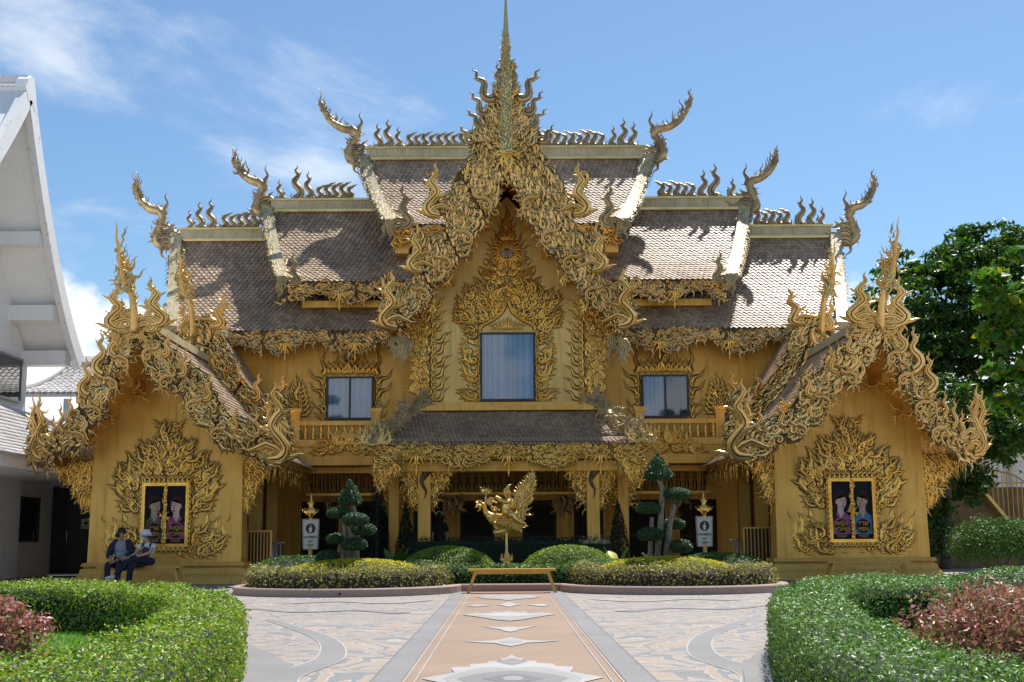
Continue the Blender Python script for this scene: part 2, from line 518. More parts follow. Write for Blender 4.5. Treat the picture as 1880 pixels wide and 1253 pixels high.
def rib(P, W, mode='r', hf=.46, lift=0., line=True):
    """one tapered ribbon: 'r' relief with a dark incised outline, 'd' free-standing with an incised
    line down the middle, 'f' flat inlay"""
    P = np.asarray(P, float); W = np.maximum(np.asarray(W, float), .0012)
    T = np.gradient(P, axis=0); T /= np.linalg.norm(T, axis=1)[:, None] + 1e-9
    Nn = np.stack([-T[:, 1], T[:, 0]], 1); n = len(P)

    def sweep(t, z, closed, W, cols, lift):
        t = np.asarray(t); z = np.asarray(z); k = len(t)
        V = np.zeros((n, k, 3))
        V[:, :, :2] = P[:, None] + Nn[:, None] * (W[:, None] * t[None])[:, :, None]
        V[:, :, 2] = W[:, None] * hf * z[None] + lift
        J = k if closed else k - 1
        Q = [[i * k + j, i * k + (j + 1) % k, (i + 1) * k + (j + 1) % k, (i + 1) * k + j] for i in range(n - 1) for j in range(J)]
        mi = [cols[j] for i in range(n - 1) for j in range(J)]
        return V.reshape(-1, 3), qa(Q, mi)
    if mode == 'f':
        return sweep([-1, 1], [0, 0], False, W, [0], lift)
    if mode == 'q':
        a = sweep([-1, -.42, .42, 1], [-.7, 1.15, 1.15, -.7], False, W, [0, 0, 0], lift)
        o = sweep([-1, 1], [0, 0], False, W + .022 * (W / W.max()) ** .5, [1], lift + .1 * W.max() * hf)  # dark strip paints the shade round each curl of a wall relief
        return merge([a, o])
    if mode == 'r':
        a = sweep([-1, .08, 1], [-.15, 1.15, -.15], False, W, [0, 0], lift)
        o = sweep([-1, 1], [0, 0], False, W + .030 * (W / W.max()) ** .5, [1], lift + .1 * W.max() * hf)
        return merge([a, o])
    return sweep([-1, -.5, -.13, .13, .5, 1, 0], [0, .9, .85, .85, .9, 0, -.9], True, W, [0, 0, 1 if line else 0, 0, 0, 0, 0], lift)


def merge(parts):
    V, Q, mi, n = [], [], [], 0
    for v, q in parts:
        V.append(v); Q.append(np.array(q, dtype=int) + n); mi.append(getattr(q, 'mi', None) if getattr(q, 'mi', None) is not None else np.zeros(len(q), int)); n += len(v)
    return np.vstack(V), qa(np.vstack(Q), np.concatenate(mi))


def tongue(p, ang, l, w, bend, mode, n=5):
    s = np.linspace(0, 1, n)
    th = ang + bend * s - bend * 1.5 * np.maximum(0, s - .6) / .4
    d = np.stack([np.cos(th), np.sin(th)], 1) * l / (n - 1)
    P = np.vstack([[p], p + np.cumsum(d[:-1], 0)])
    return rib(P, w * np.maximum(0, 1 - s) ** .8, mode)


def kranok_curve(n1=9, n2=8, wave=.10):
    c = np.array([.17, .02])
    ph = np.linspace(PI / 2 + 1.2 * 2 * PI, PI / 2, n1)
    r = np.linspace(.03, .165, n1)
    sp = c + np.stack([r * np.cos(ph), r * np.sin(ph)], 1)
    s = np.linspace(0, 1, n2 + 1)[1:]
    tail = np.stack([.17 + .83 * s, .16 + wave * np.sin(2 * PI * .98 * s) * (1 - .35 * s) - .05 * s], 1)
    P = np.vstack([sp, tail])
    W = np.concatenate([np.linspace(.04, .098, n1), .128 * np.maximum(0, 1 - s) ** .7])
    return P, W, tail


def make_kranok(mode, rich=2):
    P, W, tail = kranok_curve()
    out = [rib(P, W, mode)]
    if rich >= 1:
        out.append(tongue(tail[1], 1.25, .34, .075, -1.3, mode))
        out.append(tongue(tail[3], 1.1, .28, .062, -1.2, mode))
    if rich >= 2:
        out.append(tongue(tail[2] - [0, .04], -1.0, .28, .06, 1.2, mode))
        out.append(tongue(np.array([.06, -.06]), -2.2, .24, .06, 1.2, mode))
    return merge(out)


def make_flame(mode, hooks=3, waves=1.35, w0=.105):
    s = np.linspace(0, 1, 13 if hooks > 1 else 9)
    P = np.stack([s, .10 * (1 - .55 * s) * np.sin(2 * PI * waves * s ** 1.15)], 1)
    W = w0 * (1 - s) ** .85 * (1 + .35 * np.sin(PI * np.minimum(1, s * 2.2)))
    out = [rib(P, W, mode)]
    for i in range(hooks):
        a = 1 + i * 3; sg = 1 if i % 2 == 0 else -1
        out.append(tongue(P[a], sg * 1.15, .30 - .06 * i, .05 - .008 * i, -sg * 1.2, mode))
    return merge(out)


def make_hook(mode):
    """the big hanging volute with a dripping tail along the lower edge of a bargeboard"""
    ph = np.linspace(PI * .5 + 2 * PI * 1.25, PI * .5, 16)
    r = np.linspace(.05, .30, 16)
    sp = np.stack([r * np.cos(ph), r * np.sin(ph)], 1)
    P = np.vstack([sp, catmull([(0, .30), (.3, .34), (.55, .22), (.85, .30)], 7)[1:]])
    W = np.concatenate([np.linspace(.06, .12, 16), np.linspace(.13, .10, 6)])
    dr = catmull([(-.27, .0), (-.34, -.2), (-.24, -.38), (-.36, -.55), (-.28, -.72), (-.34, -.9)], 11)
    return merge([rib(P, W, mode), rib(dr, np.linspace(.09, .0, 11), mode), tongue(np.array([.3, .3]), 1.2, .3, .06, -1.2, mode)])


def make_big_flame(mode):
    ctrl = [(0, 0), (.18, .03), (.26, .16), (.16, .30), (.05, .42), (.10, .55), (.17, .64), (.09, .75), (.04, .83), (.09, .91), (.06, 1.0)]
    wd = [.05, .085, .09, .08, .072, .066, .055, .042, .03, .02, .0]
    cw = catmull([(*c, w_) for c, w_ in zip(ctrl, wd)], 24)
    out = [rib(cw[:, :2], cw[:, 2], mode)]
    for i, (k, sg, l) in enumerate([(3, -1, .3), (5, 1, .34), (7, -1, .28), (8, 1, .3), (10, -1, .27), (12, 1, .25), (13, -1, .2), (15, 1, .18), (17, -1, .15)]):
        p = cw[k, :2]; t = cw[k + 1, :2] - cw[k - 1, :2]; a = math.atan2(t[1], t[0])
        out.append(tongue(p, a + sg * .85, l, .052 * (l / .25), -sg * 1.0, mode))
    vp, vw, _ = kranok_curve(10, 4)
    out.append(rib(np.stack([-vp[:, 0] * .55 + .18, vp[:, 1] * .55 + .06], 1), vw * .6, mode))
    return merge(out)


def make_crest(mode):
    """small ridge flame whose head bends over to one side"""
    ctrl = [(0, 0), (.16, .10), (.2, .28), (.08, .44), (0, .58), (.07, .73), (.22, .78), (.32, .88), (.46, .92), (.6, 1.0)]
    wd = [.22, .18, .16, .15, .14, .125, .10, .075, .045, .0]
    cw = catmull([(*c, w_) for c, w_ in zip(ctrl, wd)], 20)
    return merge([rib(cw[:, :2], cw[:, 2], mode), tongue(np.array([.05, .7]), 2.2, .24, .06, 1.6, mode),
                  tongue(np.array([.2, .2]), .5, .26, .06, .9, mode), tongue(np.array([-.05, .05]), 2.4, .3, .07, -1.3, mode)])


def make_crest_tall(mode):
    ctrl = [(0, 0), (.12, .05), (.19, .16), (.15, .30), (.04, .42), (0, .53), (.07, .63), (.11, .70), (.05, .79), (.03, .85), (.08, .92), (.06, 1)]
    wd = [.13, .125, .115, .10, .095, .08, .068, .055, .042, .03, .018, 0]
    cw = catmull([(*c, w_) for c, w_ in zip(ctrl, wd)], 24)
    return merge([rib(cw[:, :2], cw[:, 2], mode), tongue(np.array([.02, .48]), 2.0, .16, .035, 1.3, mode),
                  tongue(np.array([.12, .68]), .7, .15, .03, .9, mode), tongue(np.array([.16, .2]), .6, .2, .045, 1.0, mode)])


def make_pendant(mode):
    """leafy drop under a fascia, hanging along -y"""
    out = []
    for sg in (-1, 1):
        out.append(tongue(np.array([sg * .10, .05]), -PI / 2 + sg * .9, .5, .11, -sg * 1.2, mode))
        out.append(tongue(np.array([sg * .05, -.25]), -PI / 2 + sg * .9, .38, .085, -sg * 1.2, mode))
        out.append(tongue(np.array([sg * .2, .06]), -PI / 2 + sg * 1.3, .42, .09, -sg * 1.5, mode))
    s = np.linspace(0, 1, 10)
    out.append(rib(np.stack([0 * s, .1 - 1.1 * s], 1), .12 * (1 - s) ** .7 * (1 + .4 * np.sin(s * 9)), mode))
    return merge(out)


MO = {}
ROUND = [False]                  # wall reliefs are rounded, bargeboards are cut flat
for md in 'rdq':
    MO['k2' + md] = make_kranok(md, 2)
    MO['k1' + md] = make_kranok(md, 1)
    MO['k0' + md] = make_kranok(md, 0)
    MO['fl' + md] = make_flame(md)
    MO['f0' + md] = make_flame(md, 1, 1.6, .10)
    MO['hook' + md] = make_hook(md)
    MO['big' + md] = make_big_flame(md)
    MO['cr' + md] = make_crest(md)
    MO['ct' + md] = make_crest_tall(md)
    MO['pe' + md] = make_pendant(md)


def place(mb, key, fr, p, ang, sc, flip=False, h=1., lift=0.):
    V, Q = MO[key[:-1] + 'q' if ROUND[0] and key[-1] == 'r' else key]
    a = V[:, 0] * sc; b = V[:, 1] * sc * (-1 if flip else 1)
    ca, sa = math.cos(ang), math.sin(ang)
    mb.add(fr(p[0] + a * ca - b * sa, p[1] + a * sa + b * ca, V[:, 2] * sc * h + lift), Q)


def plane_xz(Y, k=0., z0=0., mir=1):
    return lambda a, b, n: np.stack([mir * a, Y + k * (b - z0) - n, b + 0 * a], 1)


def plane_yz(X, sg):
    return lambda a, b, n: np.stack([X + sg * n, a + 0 * n, b + 0 * n], 1)


def sweep_frame(P, side, up):
    """a = length along the path P, b = across (side vector), n = along up"""
    P = np.asarray(P, float)
    s = np.concatenate([[0], np.cumsum(np.linalg.norm(np.diff(P, axis=0), axis=1))])
    T = np.gradient(P, axis=0); T /= np.linalg.norm(T, axis=1)[:, None]
    side = np.asarray(side, float)
    U = np.cross(T, side); U /= np.linalg.norm(U, axis=1)[:, None]
    if (U @ np.asarray(up, float)).mean() < 0: U = -U

    def fr(a, b, n):
        a = a + 0 * n
        p = np.stack([np.interp(a, s, P[:, i]) for i in range(3)], 1)
        u = np.stack([np.interp(a, s, U[:, i]) for i in range(3)], 1)
        return p + side * (b + 0 * n)[:, None] + u * n[:, None]
    return fr, s[-1]


def inside(poly, x, y):
    c = False; j = len(poly) - 1
    for i in range(len(poly)):
        xi, yi = poly[i]; xj, yj = poly[j]
        if (yi > y) != (yj > y) and x < (xj - xi) * (y - yi) / (yj - yi) + xi: c = not c
        j = i
    return c


def plate(mb, poly, fr, th=.08, n0=0.):
    P = np.array(poly, float); n = len(P)
    tri = tessellate_polygon([[Vector((x, y, 0)) for x, y in poly]])
    F = fr(P[:, 0], P[:, 1], np.full(n, n0)); B = fr(P[:, 0], P[:, 1], np.full(n, n0 - th))
    Q = [[i, (i + 1) % n, n + (i + 1) % n, n + i] for i in range(n)]
    T = [list(t) for t in tri] + [[n + t[2], n + t[1], n + t[0]] for t in tri]
    mb.add(np.vstack([F, B]), Q, T)


def fill_poly(mb, poly, fr, size, flow, rng, keys=('k2r', 'k1r', 'k0r'), dens=1., h=.9, lift=0.):
    """cover a plate with scrolls; flow(x, y) is the direction they run in"""
    P = np.array(poly)
    st = size * .36 / dens
    y = P[:, 1].min(); row = 0
    while y < P[:, 1].max():
        x = P[:, 0].min() + (row % 2) * st * .5
        while x < P[:, 0].max():
            px, py = x + rng.uniform(-.3, .3) * st, y + rng.uniform(-.3, .3) * st
            a = flow(px, py) + rng.uniform(-.5, .5)
            sc = size * rng.uniform(.75, 1.2)
            ex, ey = px + math.cos(a) * sc * .45, py + math.sin(a) * sc * .45
            if inside(poly, px, py) and inside(poly, ex, ey):
                place(mb, rng.choice(keys), fr, (px, py), a, sc, rng.random() < .5, h, lift + rng.uniform(0, .13) * size)
            x += st
        y += st * .9; row += 1


def edge_curls(mb, poly, fr, size, rng, key='f0d', every=.5, keep=lambda x, y: True, lean=0.):
    """tongues that break up the outline of a plate"""
    P = np.array(poly); n = len(P)
    area = sum(P[i, 0] * P[(i + 1) % n, 1] - P[(i + 1) % n, 0] * P[i, 1] for i in range(n))
    sg = 1 if area > 0 else -1
    for i in range(n):
        a, b = P[i], P[(i + 1) % n]
        l = np.linalg.norm(b - a)
        k = max(1, int(round(l / (size * every))))
        for j in range(k):
            p = a + (b - a) * ((j + .5) / k)
            if not keep(p[0], p[1]): continue
            t = (b - a) / (l + 1e-9)
            out = math.atan2(-t[0] * sg, t[1] * sg)
            place(mb, key, fr, p, out + rng.uniform(-.6, .6) + lean, size * rng.uniform(.6, 1.15), rng.random() < .5, .8, -.02)


def rim(mb, poly, fr, w, closed=True, lift=0.):
    P = np.array(poly + poly[:1]) if closed else np.array(poly)
    V, Q = rib(catmull(P, len(P) * 3), np.full(len(P) * 3, w), 'r', .8)
    mb.add(fr(V[:, 0], V[:, 1], V[:, 2] + lift), Q)


def px_poly(pts, Y, k=0., z0=0.):
    return [(p.x, p.z) for p in (at(x, y, Y, k, z0) for x, y in pts)]


# ---------------------------------------------------------------- roofs of small scale-shaped tiles
def roof_side(mb, under, axis, prof, lim0, lim1, pitch, tw, skip=None, under_off=.03):
    """rows of pointed tiles on a slope; prof(v) -> (run, z), u runs along X ('x') or Y ('y')"""
    vs = np.linspace(0, 1, 200)
    pp = np.array([prof(v) for v in vs])
    s = np.concatenate([[0], np.cumsum(np.linalg.norm(np.diff(pp, axis=0), axis=1))])
    rows = int(s[-1] / pitch)

    def P3(u, h, z):
        u, h, z = np.broadcast_arrays(u, h, z)
        return np.stack([u, h, z] if axis == 'x' else [h, u, z], -1)
    for r in range(rows + 1):
        sr = min(r * pitch, s[-1] - pitch * .5)
        v = np.interp(sr, s, vs)
        hz = np.array(prof(v)); d = np.array(prof(min(1, v + .02))) - np.array(prof(max(0, v - .02)))
        d /= np.linalg.norm(d); nrm = np.array([-d[1], d[0]])
        if nrm[1] < 0: nrm = -nrm
        a, b = lim0(v), lim1(v)
        us = np.arange(a + (r % 2) * tw * .5 + tw * .5, b, tw)
        if skip is not None: us = us[~skip(us, v)]
        if not len(us): continue
        hgt = pitch * 1.75
        prof_t = [(-.49, 0, .004), (.49, 0, .004), (.49, .55, .030), (0, 1, .048), (-.49, .55, .030)]
        V = []
        for (tx, ty, tn) in prof_t + [(.49, .55, .0), (0, 1, .008), (-.49, .55, .0)]:
            q = hz + d * (ty * hgt) + nrm * tn
            V.append(P3(us + tx * tw, q[0], q[1]))
        V = np.stack(V, 1)
        jit = (np.random.RandomState(r).rand(len(us)) - .5) * .006
        V[:, 2:5, 2] += jit[:, None] * 1.6; V[:, 2, 2] += jit[::-1] * .8
        nn = len(us); base = np.arange(nn)[:, None] * 8
        Q = np.concatenate([base + np.array([0, 1, 2, 4]), base + np.array([2, 5, 6, 3]), base + np.array([3, 6, 7, 4])])
        T = base + np.array([2, 3, 4])
        mb.add(V.reshape(-1, 3), Q, T)
    # boarding below the tiles
    m = 14
    vv = np.linspace(0, 1, m)
    V = []
    for v in vv:
        h, z = prof(v)
        V += [P3(np.array(lim0(v)), h, z - under_off), P3(np.array(lim1(v)), h, z - under_off),
              P3(np.array(lim0(v)), h, z - under_off - .1), P3(np.array(lim1(v)), h, z - under_off - .1)]
    Q = []
    for i in range(m - 1):
        o = i * 4
        Q += [[o, o + 1, o + 5, o + 4], [o + 2, o + 6, o + 7, o + 3], [o, o + 4, o + 6, o + 2], [o + 1, o + 3, o + 7, o + 5]]
    Q += [[0, 2, 3, 1], [(m - 1) * 4, (m - 1) * 4 + 1, (m - 1) * 4 + 3, (m - 1) * 4 + 2]]
    under.add(np.array(V), Q)

# ================================================================ THE GOLDEN BUILDING
rng = random.Random(7)
GB = thing('golden_building', 'ornate golden temple building with tiered brown tile roofs and a tall central spire', 'building', (0, 36, 0))
up_flow = lambda x, y: PI / 2


# ---- main walls, ground floor
m = MB(); m.box(-9.6, 9.6, 37.0, 37.25, 3.25, 7.15); m.build('upper_wall', M['wall'], GB)
m = MB(); m.box(-9.6, 9.6, 39.6, 39.85, 0, 3.24); m.build('ground_floor_wall', M['wall'], GB)
m = MB(); m.box(-9.5, 9.5, 39.86, 41.5, 0, 6.6); m.build('building_core', M['dark'], GB)
m = MB(); m.box(-6.2, 6.2, 34.9, 39.58, 3.0, 3.24); m.build('floor_slab', M['wall'], GB)
# central bay with its gable wall
bay = MB()
plate(bay, [(-2.19, 3.3), (2.19, 3.3), (2.19, 7.9), (1.55, 8.9), (0, 10.6), (-1.55, 8.9), (-2.19, 7.9)], plane_xz(35.3), 1.69)
bay.build('gable_wall', M['walll'], GB)
m = MB(); m.box(-2.62, 2.62, 34.98, 35.28, 4.48, 4.62); m.box(-2.5, 2.5, 35.05, 35.29, 4.62, 4.71)
m.build('sill_beam', M['wall'], GB)

# ---- three tiers of main roof
TIERS = [  # ridge z, eave z, ridge Y, eave Y, half length at ridge, half length at eave, inner limit
    (13.05, 10.20, 39.7, 36.85, 4.60, 3.42, 0.),
    (11.36, 8.46, 39.7, 36.55, 7.62, 6.52, 2.4),
    (10.42, 6.98, 39.7, 36.25, 10.45, 9.62, 3.4)]
NAGA_PX = [  # neck and head of the ridge-end serpent, traced once per tier
    ([(672, 300), (655, 298), (641, 287), (644, 268), (655, 252), (650, 241), (628, 236), (606, 222), (592, 202), (586, 188), (590, 176), (585, 163)],
     [.17, .17, .17, .13, .13, .15, .14, .10, .06, .035, .02, .006]),
    ([(500, 385), (484, 392), (470, 385), (474, 365), (481, 350), (478, 338), (460, 331), (442, 318), (432, 303), (430, 290), (433, 281), (427, 270)],
     [.16, .16, .16, .13, .13, .15, .14, .10, .06, .035, .02, .006]),
    ([(322, 446), (303, 452), (287, 442), (292, 420), (298, 402), (293, 389), (274, 383), (259, 369), (250, 352), (251, 338), (256, 330), (250, 314)],
     [.16, .16, .16, .13, .13, .15, .14, .10, .06, .035, .02, .006])]
CREST_PX = [  # tall ridge flames: x, base y, top y
    [(690, 278, 232), (708, 279, 226), (728, 279, 238)],
    [(510, 373, 335), (540, 374, 312), (562, 373, 322)],
    [(345, 430, 390), (362, 430, 376), (382, 430, 372)]]
small_crest = {}
for key in ('crd', 'ctd'):
    V, Q = MO[key]
    small_crest[key] = MB().add(np.stack([V[:, 0], -V[:, 2] * 1.1, V[:, 1]], 1), Q).mesh('ridge_flame', M['grey'], True)
    small_crest[key + '-'] = MB().add(np.stack([-V[:, 0], -V[:, 2] * 1.1, V[:, 1]], 1), Q).mesh('ridge_flame', M['grey'], True)

for ti, (zr, ze, yr, ye, lr, le, inner) in enumerate(TIERS):
    def prof(v, zr=zr, ze=ze, yr=yr, ye=ye):
        return (yr + (ye - yr) * v, zr - (zr - ze) * (v + .075 * math.sin(PI * v)))
    Lv = lambda v, lr=lr, le=le: lr + (le - lr) * v
    tl, un = MB(), MB()
    roof_side(tl, un, 'x', prof, lambda v: -Lv(v), lambda v: Lv(v), .15, .155,
              (lambda us, v, i=inner: np.abs(us) < i) if inner else None)
    # rear slope so that the roof is closed
    un.add([(-lr, yr, zr - .03), (lr, yr, zr - .03), (le, 2 * yr - ye, ze), (-le, 2 * yr - ye, ze)], [[0, 1, 2, 3]])
    rf = un.build('roof', M['door'], GB)
    tl.build('roof_tiles', M['tile'], rf, kind='stuff')
    # end gable wall under the rake
    for sg in (-1, 1):
        g = MB().poly([(sg * (le - .6), ye + .5, ze - .2), (sg * (le - .6), yr, zr - .5), (sg * (le - .6), 2 * yr - ye - .5, ze - .2)])
        g.build('end_gable', M['wall'], GB)
    # ridge beam
    b = MB(); b.box(-lr + .15, lr - .15, yr - .17, yr + .17, zr + .015, zr + .29)
    b.build('ridge_beam', M['cream'], GB)
    b = MB(); b.box(-lr + .1, lr - .1, yr - .22, yr + .22, zr + .292, zr + .36); b.box(-lr + .2, lr - .2, yr - .19, yr + .19, zr - .07, zr + .01)
    b.build('ridge_moulding', M['pale'], GB)
    # small flames along the ridge
    x_in = (0.9, TIERS[0][4] + .35, TIERS[1][4] + .35)[ti]
    x_out = lr - (1.30, 1.45, 1.30)[ti]
    nsm = (10, 5, 5)[ti]
    for sg in (-1, 1):
        for i in range(nsm):
            x = x_in + (x_out - x_in) * (i + .3) / nsm
            inst('ridge_flame', small_crest['crd-' if sg > 0 else 'crd'], (sg * x, yr - .05, zr + .38), GB, None, .52 * rng.uniform(.9, 1.12))
        row = MB(); fr = plane_xz(yr - .1)
        n = int((lr - .3 - x_in) / .2)
        for i in range(n):
            if i % 2: place(row, 'k2d', fr, (sg * (x_in + (i + .2) * .2), zr + .40), 0 if sg < 0 else PI, .36, sg > 0)
            place(row, 'f0d', fr, (sg * (x_in + (i + .5) * .2), zr + .34), PI / 2 + rng.uniform(-.3, .3), .26, rng.random() < .5)
        row.build('ridge_tongues', M['grey'], GB, True, kind='stuff')
        for j, (px, yb, yt) in enumerate(CREST_PX[ti]):
            a, t = at(px, yb, yr), at(px, yt, yr)
            inst('ridge_flame', small_crest['ctd-' if sg > 0 else 'ctd'], (sg * abs(a.x), yr - .06, zr + .36), GB, None, (t.z - zr - .36) * 1.15)
            if j < 2:
                inst('ridge_flame', small_crest['ctd' if sg > 0 else 'ctd-'], (sg * (abs(a.x) - .22), yr - .1, zr + .36), GB, None, .38)
        # serpent at the ridge end
        pts, rad = NAGA_PX[ti]
        P3 = [at(x, y, yr - .02) for x, y in pts]
        cw = catmull([(p.x, p.y, p.z, r) for p, r in zip(P3, rad)], 40)
        cw[:, 0] *= -sg if True else 1
        nb = MB().tube(cw[:, :3], cw[:, 3] * .95, 9)
        body = nb.build('naga_finial', M['grey'], GB, True)
        cm = MB(); fr = plane_xz(yr - .02)
        nn = len(cw)
        for q in range(12, 34):
            t = cw[min(q + 1, nn - 1)] - cw[q - 1]
            ang = math.atan2(t[2], t[0])
            upn = ang - PI / 2 if sg < 0 else ang + PI / 2
            a = ang + (.95 if sg > 0 else -.95) * (1 if True else 0)
            outw = upn if math.sin(upn) > -.2 else upn + PI
            place(cm, 'f0d', fr, (cw[q, 0], cw[q, 2]), (PI / 2 + (.35 if sg < 0 else -.35) * 0 + rng.uniform(-.35, .35)) if q > 18 else outw + rng.uniform(-.4, .4),
                  rng.uniform(.34, .6) if 20 < q < 30 else rng.uniform(.22, .36), rng.random() < .5, 1.0)
            if q % 2 == 0:
                place(cm, 'f0d', fr, (cw[q, 0], cw[q, 2]), -PI / 2 + (.8 if sg < 0 else -.8) + rng.uniform(-.4, .4), rng.uniform(.16, .26), False, 1.0)
        # flame at the nape, mane towards the ridge, beard below
        hp = cw[16]
        place(cm, 'ctd', fr, (hp[0] - sg * .05, hp[2]), 0, .62, False) if False else None
        place(cm, 'f0d', fr, (hp[0] - sg * .12, hp[2]), PI / 2, .75, sg > 0, 1.2)
        b0 = cw[8]
        for z_, l_ in ((-.05, .95), (.12, .8), (-.2, .75), (.02, .6), (.25, .6)):
            place(cm, 'k1d', fr, (b0[0] - sg * .1, b0[2] + z_ * .9), (PI if sg > 0 else 0) + rng.uniform(-.15, .15), l_, rng.random() < .5, .9, .05)
        for z_ in (-.2, -.05, .1):
            place(cm, 'f0d', fr, (b0[0] - sg * .2, b0[2] + z_ - .12), (PI if sg > 0 else 0) + rng.uniform(-.2, .2), rng.uniform(.7, 1.1), sg > 0, .9, .14)
        place(cm, 'f0d', fr, (cw[6, 0], cw[6, 2] - .1), -PI / 2 + sg * -.5, .62, sg > 0, 1.0)
        place(cm, 'f0d', fr, (cw[26, 0], cw[26, 2] - .05), -PI / 2 + sg * -.6, .38, sg > 0, 1.0)
        for q in range(3, 13):
            for c in (-1, 1):
                place(cm, 'k0d', lambda a, b, n: np.stack([a, yr - .1 - n + 0 * a, b], 1), (cw[q, 0] + c * .05, cw[q, 2] + rng.uniform(-.06, .06)), rng.uniform(0, 6.28), .26, c > 0, 1., .03)
        for q in range(2, 30):
            place(cm, rng.choice(['k0d', 'k1d']), plane_xz(yr - .02 - cw[q, 3] * .6), (cw[q, 0] + rng.uniform(-.05, .05), cw[q, 2] + rng.uniform(-.05, .05)), math.atan2(cw[q + 1, 2] - cw[q, 2], cw[q + 1, 0] - cw[q, 0]) + rng.uniform(-.6, .6), .25, q % 2 == 0, 1., .01)
        cm.build('naga_crest', M['grey'], body, True, kind='stuff')
        # rake board down the end of the slope
        vs = np.linspace(-.01, 1.03, 20)
        P = np.array([(sg * Lv(v), prof(max(0, v))[0] - .02, prof(max(0, v))[1] + .06) for v in vs])
        fr_r, ln = sweep_frame(P, (sg, 0, 0), (0, -.7, .7))
        rk = MB()
        w2 = .17
        ring = [(-w2, -.12), (w2, -.12), (w2, .13), (-w2, .13)]
        ss = np.linspace(0, ln, 20)
        V = np.concatenate([fr_r(np.full(4, s_), np.array([c[0] for c in ring]), np.array([c[1] for c in ring])) for s_ in ss])
        Q = [[i * 4 + j, i * 4 + (j + 1) % 4, (i + 1) * 4 + (j + 1) % 4, (i + 1) * 4 + j] for i in range(19) for j in range(4)] + [[0, 1, 2, 3], [76, 77, 78, 79]]
        rk.add(V, Q)
        rko = rk.build('rake_board', M['cream'], GB)
        sc = MB()
        dens = (1.0, .8, .22)[ti]
        s_ = 0.1
        while s_ < ln * .98:
            for b_ in np.linspace(-.15, .16, 4):
                cover = b_ > (-.02 if .2 < s_ / ln < .75 else -.3)
                if rng.random() < dens and (cover or rng.random() < .15):
                    place(sc, rng.choice(['k0r', 'k1r', 'f0r']), fr_r, (s_ + rng.uniform(-.05, .05), b_), rng.uniform(-.5, .5), rng.uniform(.24, .36), rng.random() < .5, 1.1, .125)
            if rng.random() < dens + .15:
                place(sc, 'f0d', fr_r, (s_, .16), .7, .28, rng.random() < .5, 1., .0)
            s_ += .11
        sc.build('rake_scales', M['rake'], rko, True, kind='stuff')
        # upturned tail at the foot of the rake
        ft = P[-1]
        fm = MB(); frx = plane_xz(ft[1] - .1)
        if ti < 2:
            place(fm, 'bigd', frx, (ft[0] - sg * .22, ft[2] - .15), 0, 1.35 if ti == 0 else .95, False, 1.0)
            V = fm.v[-1]
            if sg > 0: V[:, 0] = 2 * (ft[0] - sg * .22) - V[:, 0]
            for q in range(9):
                place(fm, 'f0d', frx, (ft[0] + rng.uniform(-.15, .15), ft[2] + rng.uniform(-.1, .1)), -PI / 2 + rng.uniform(-.5, .5), rng.uniform(.35, .6), rng.random() < .5, 1.0)
            fm.build('rake_tail', M['rake'], rko, True, kind='stuff')

# scrolled fascias under the eaves
pend = MB().add(np.stack([MO['ped'][0][:, 0], -MO['ped'][0][:, 2], MO['ped'][0][:, 1]], 1), MO['ped'][1]).mesh('pendant', M['gold'], True)


def fascia(x0, x1, Y, ztop, hgt, matk, pendants=(), name='eave_fascia', size=.34, backm='back', drips=True, seed=1):
    r = random.Random(seed)
    fr = plane_xz(Y)
    xs = np.linspace(x0, x1, max(8, int((x1 - x0) / .12)))
    low = [(x, ztop - hgt * (.62 + .24 * math.cos((x - x0) / (x1 - x0) * 2 * PI * max(1, round((x1 - x0) / 2.0))))) for x in xs]
    poly = [(x1, ztop), (x0, ztop)] + low
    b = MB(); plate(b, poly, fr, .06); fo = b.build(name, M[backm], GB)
    o = MB()
    fill_poly(o, poly, fr, size, lambda x, y: 0 if math.sin((x - x0) * 3.1) > 0 else PI, r, ('k2r', 'k1r', 'k0r'), 1.18, .9)
    # the scalloped lower rim: rolling scrolls
    for i in range(0, len(low) - 1, 2):
        x, z = low[i]; t = math.atan2(low[i + 1][1] - z, low[i + 1][0] - x)
        fl = r.random() < .5
        place(o, 'k1r', fr, (x, z + .03), t if not fl else t + PI, size * 1.15, not fl, 1., .0)
        if drips and r.random() < .75:
            place(o, 'f0d', fr, (x, z), -PI / 2 + r.uniform(-.25, .25), r.uniform(.16, .34), r.random() < .5, 1., .0)
    m2 = MB(); m2.box(x0, x1, Y - .03, Y + .06, ztop + .002, ztop + .06); m2.build('eave_edge', M['door'], fo)
    o.build('fascia_scrolls', M[matk], fo, ROUND[0], kind='stuff')
    for x in pendants:
        inst('pendant', pend, (x, Y - .04, ztop - hgt * .55), fo, None, .52)


fascia(-3.35, 3.35, 36.80, 10.12, .55, 'gold', (), seed=3)
for sg in (-1, 1):
    a, b = sorted((sg * 2.6, sg * 6.42)); fascia(a, b, 36.50, 8.38, .62, 'pale', (sg * 3.4, sg * 4.85), seed=4)
    a, b = sorted((sg * 2.2, sg * 9.0)); fascia(a, b, 36.20, 6.90, .70, 'pale', (sg * 6.35, sg * 4.35), seed=5)
    # purlin boxes seen below the upper eaves
    m = MB(); m.box(min(sg * 2.9, sg * 3.3), max(sg * 2.9, sg * 3.3), 37.0, 38.5, 9.35, 9.75); m.build('purlin', M['wall'], GB)
    m = MB(); m.box(min(sg * 2.9, sg * 6.0), max(sg * 2.9, sg * 6.0), 36.9, 38.5, 7.72, 7.92); m.build('purlin', M['wall'], GB)

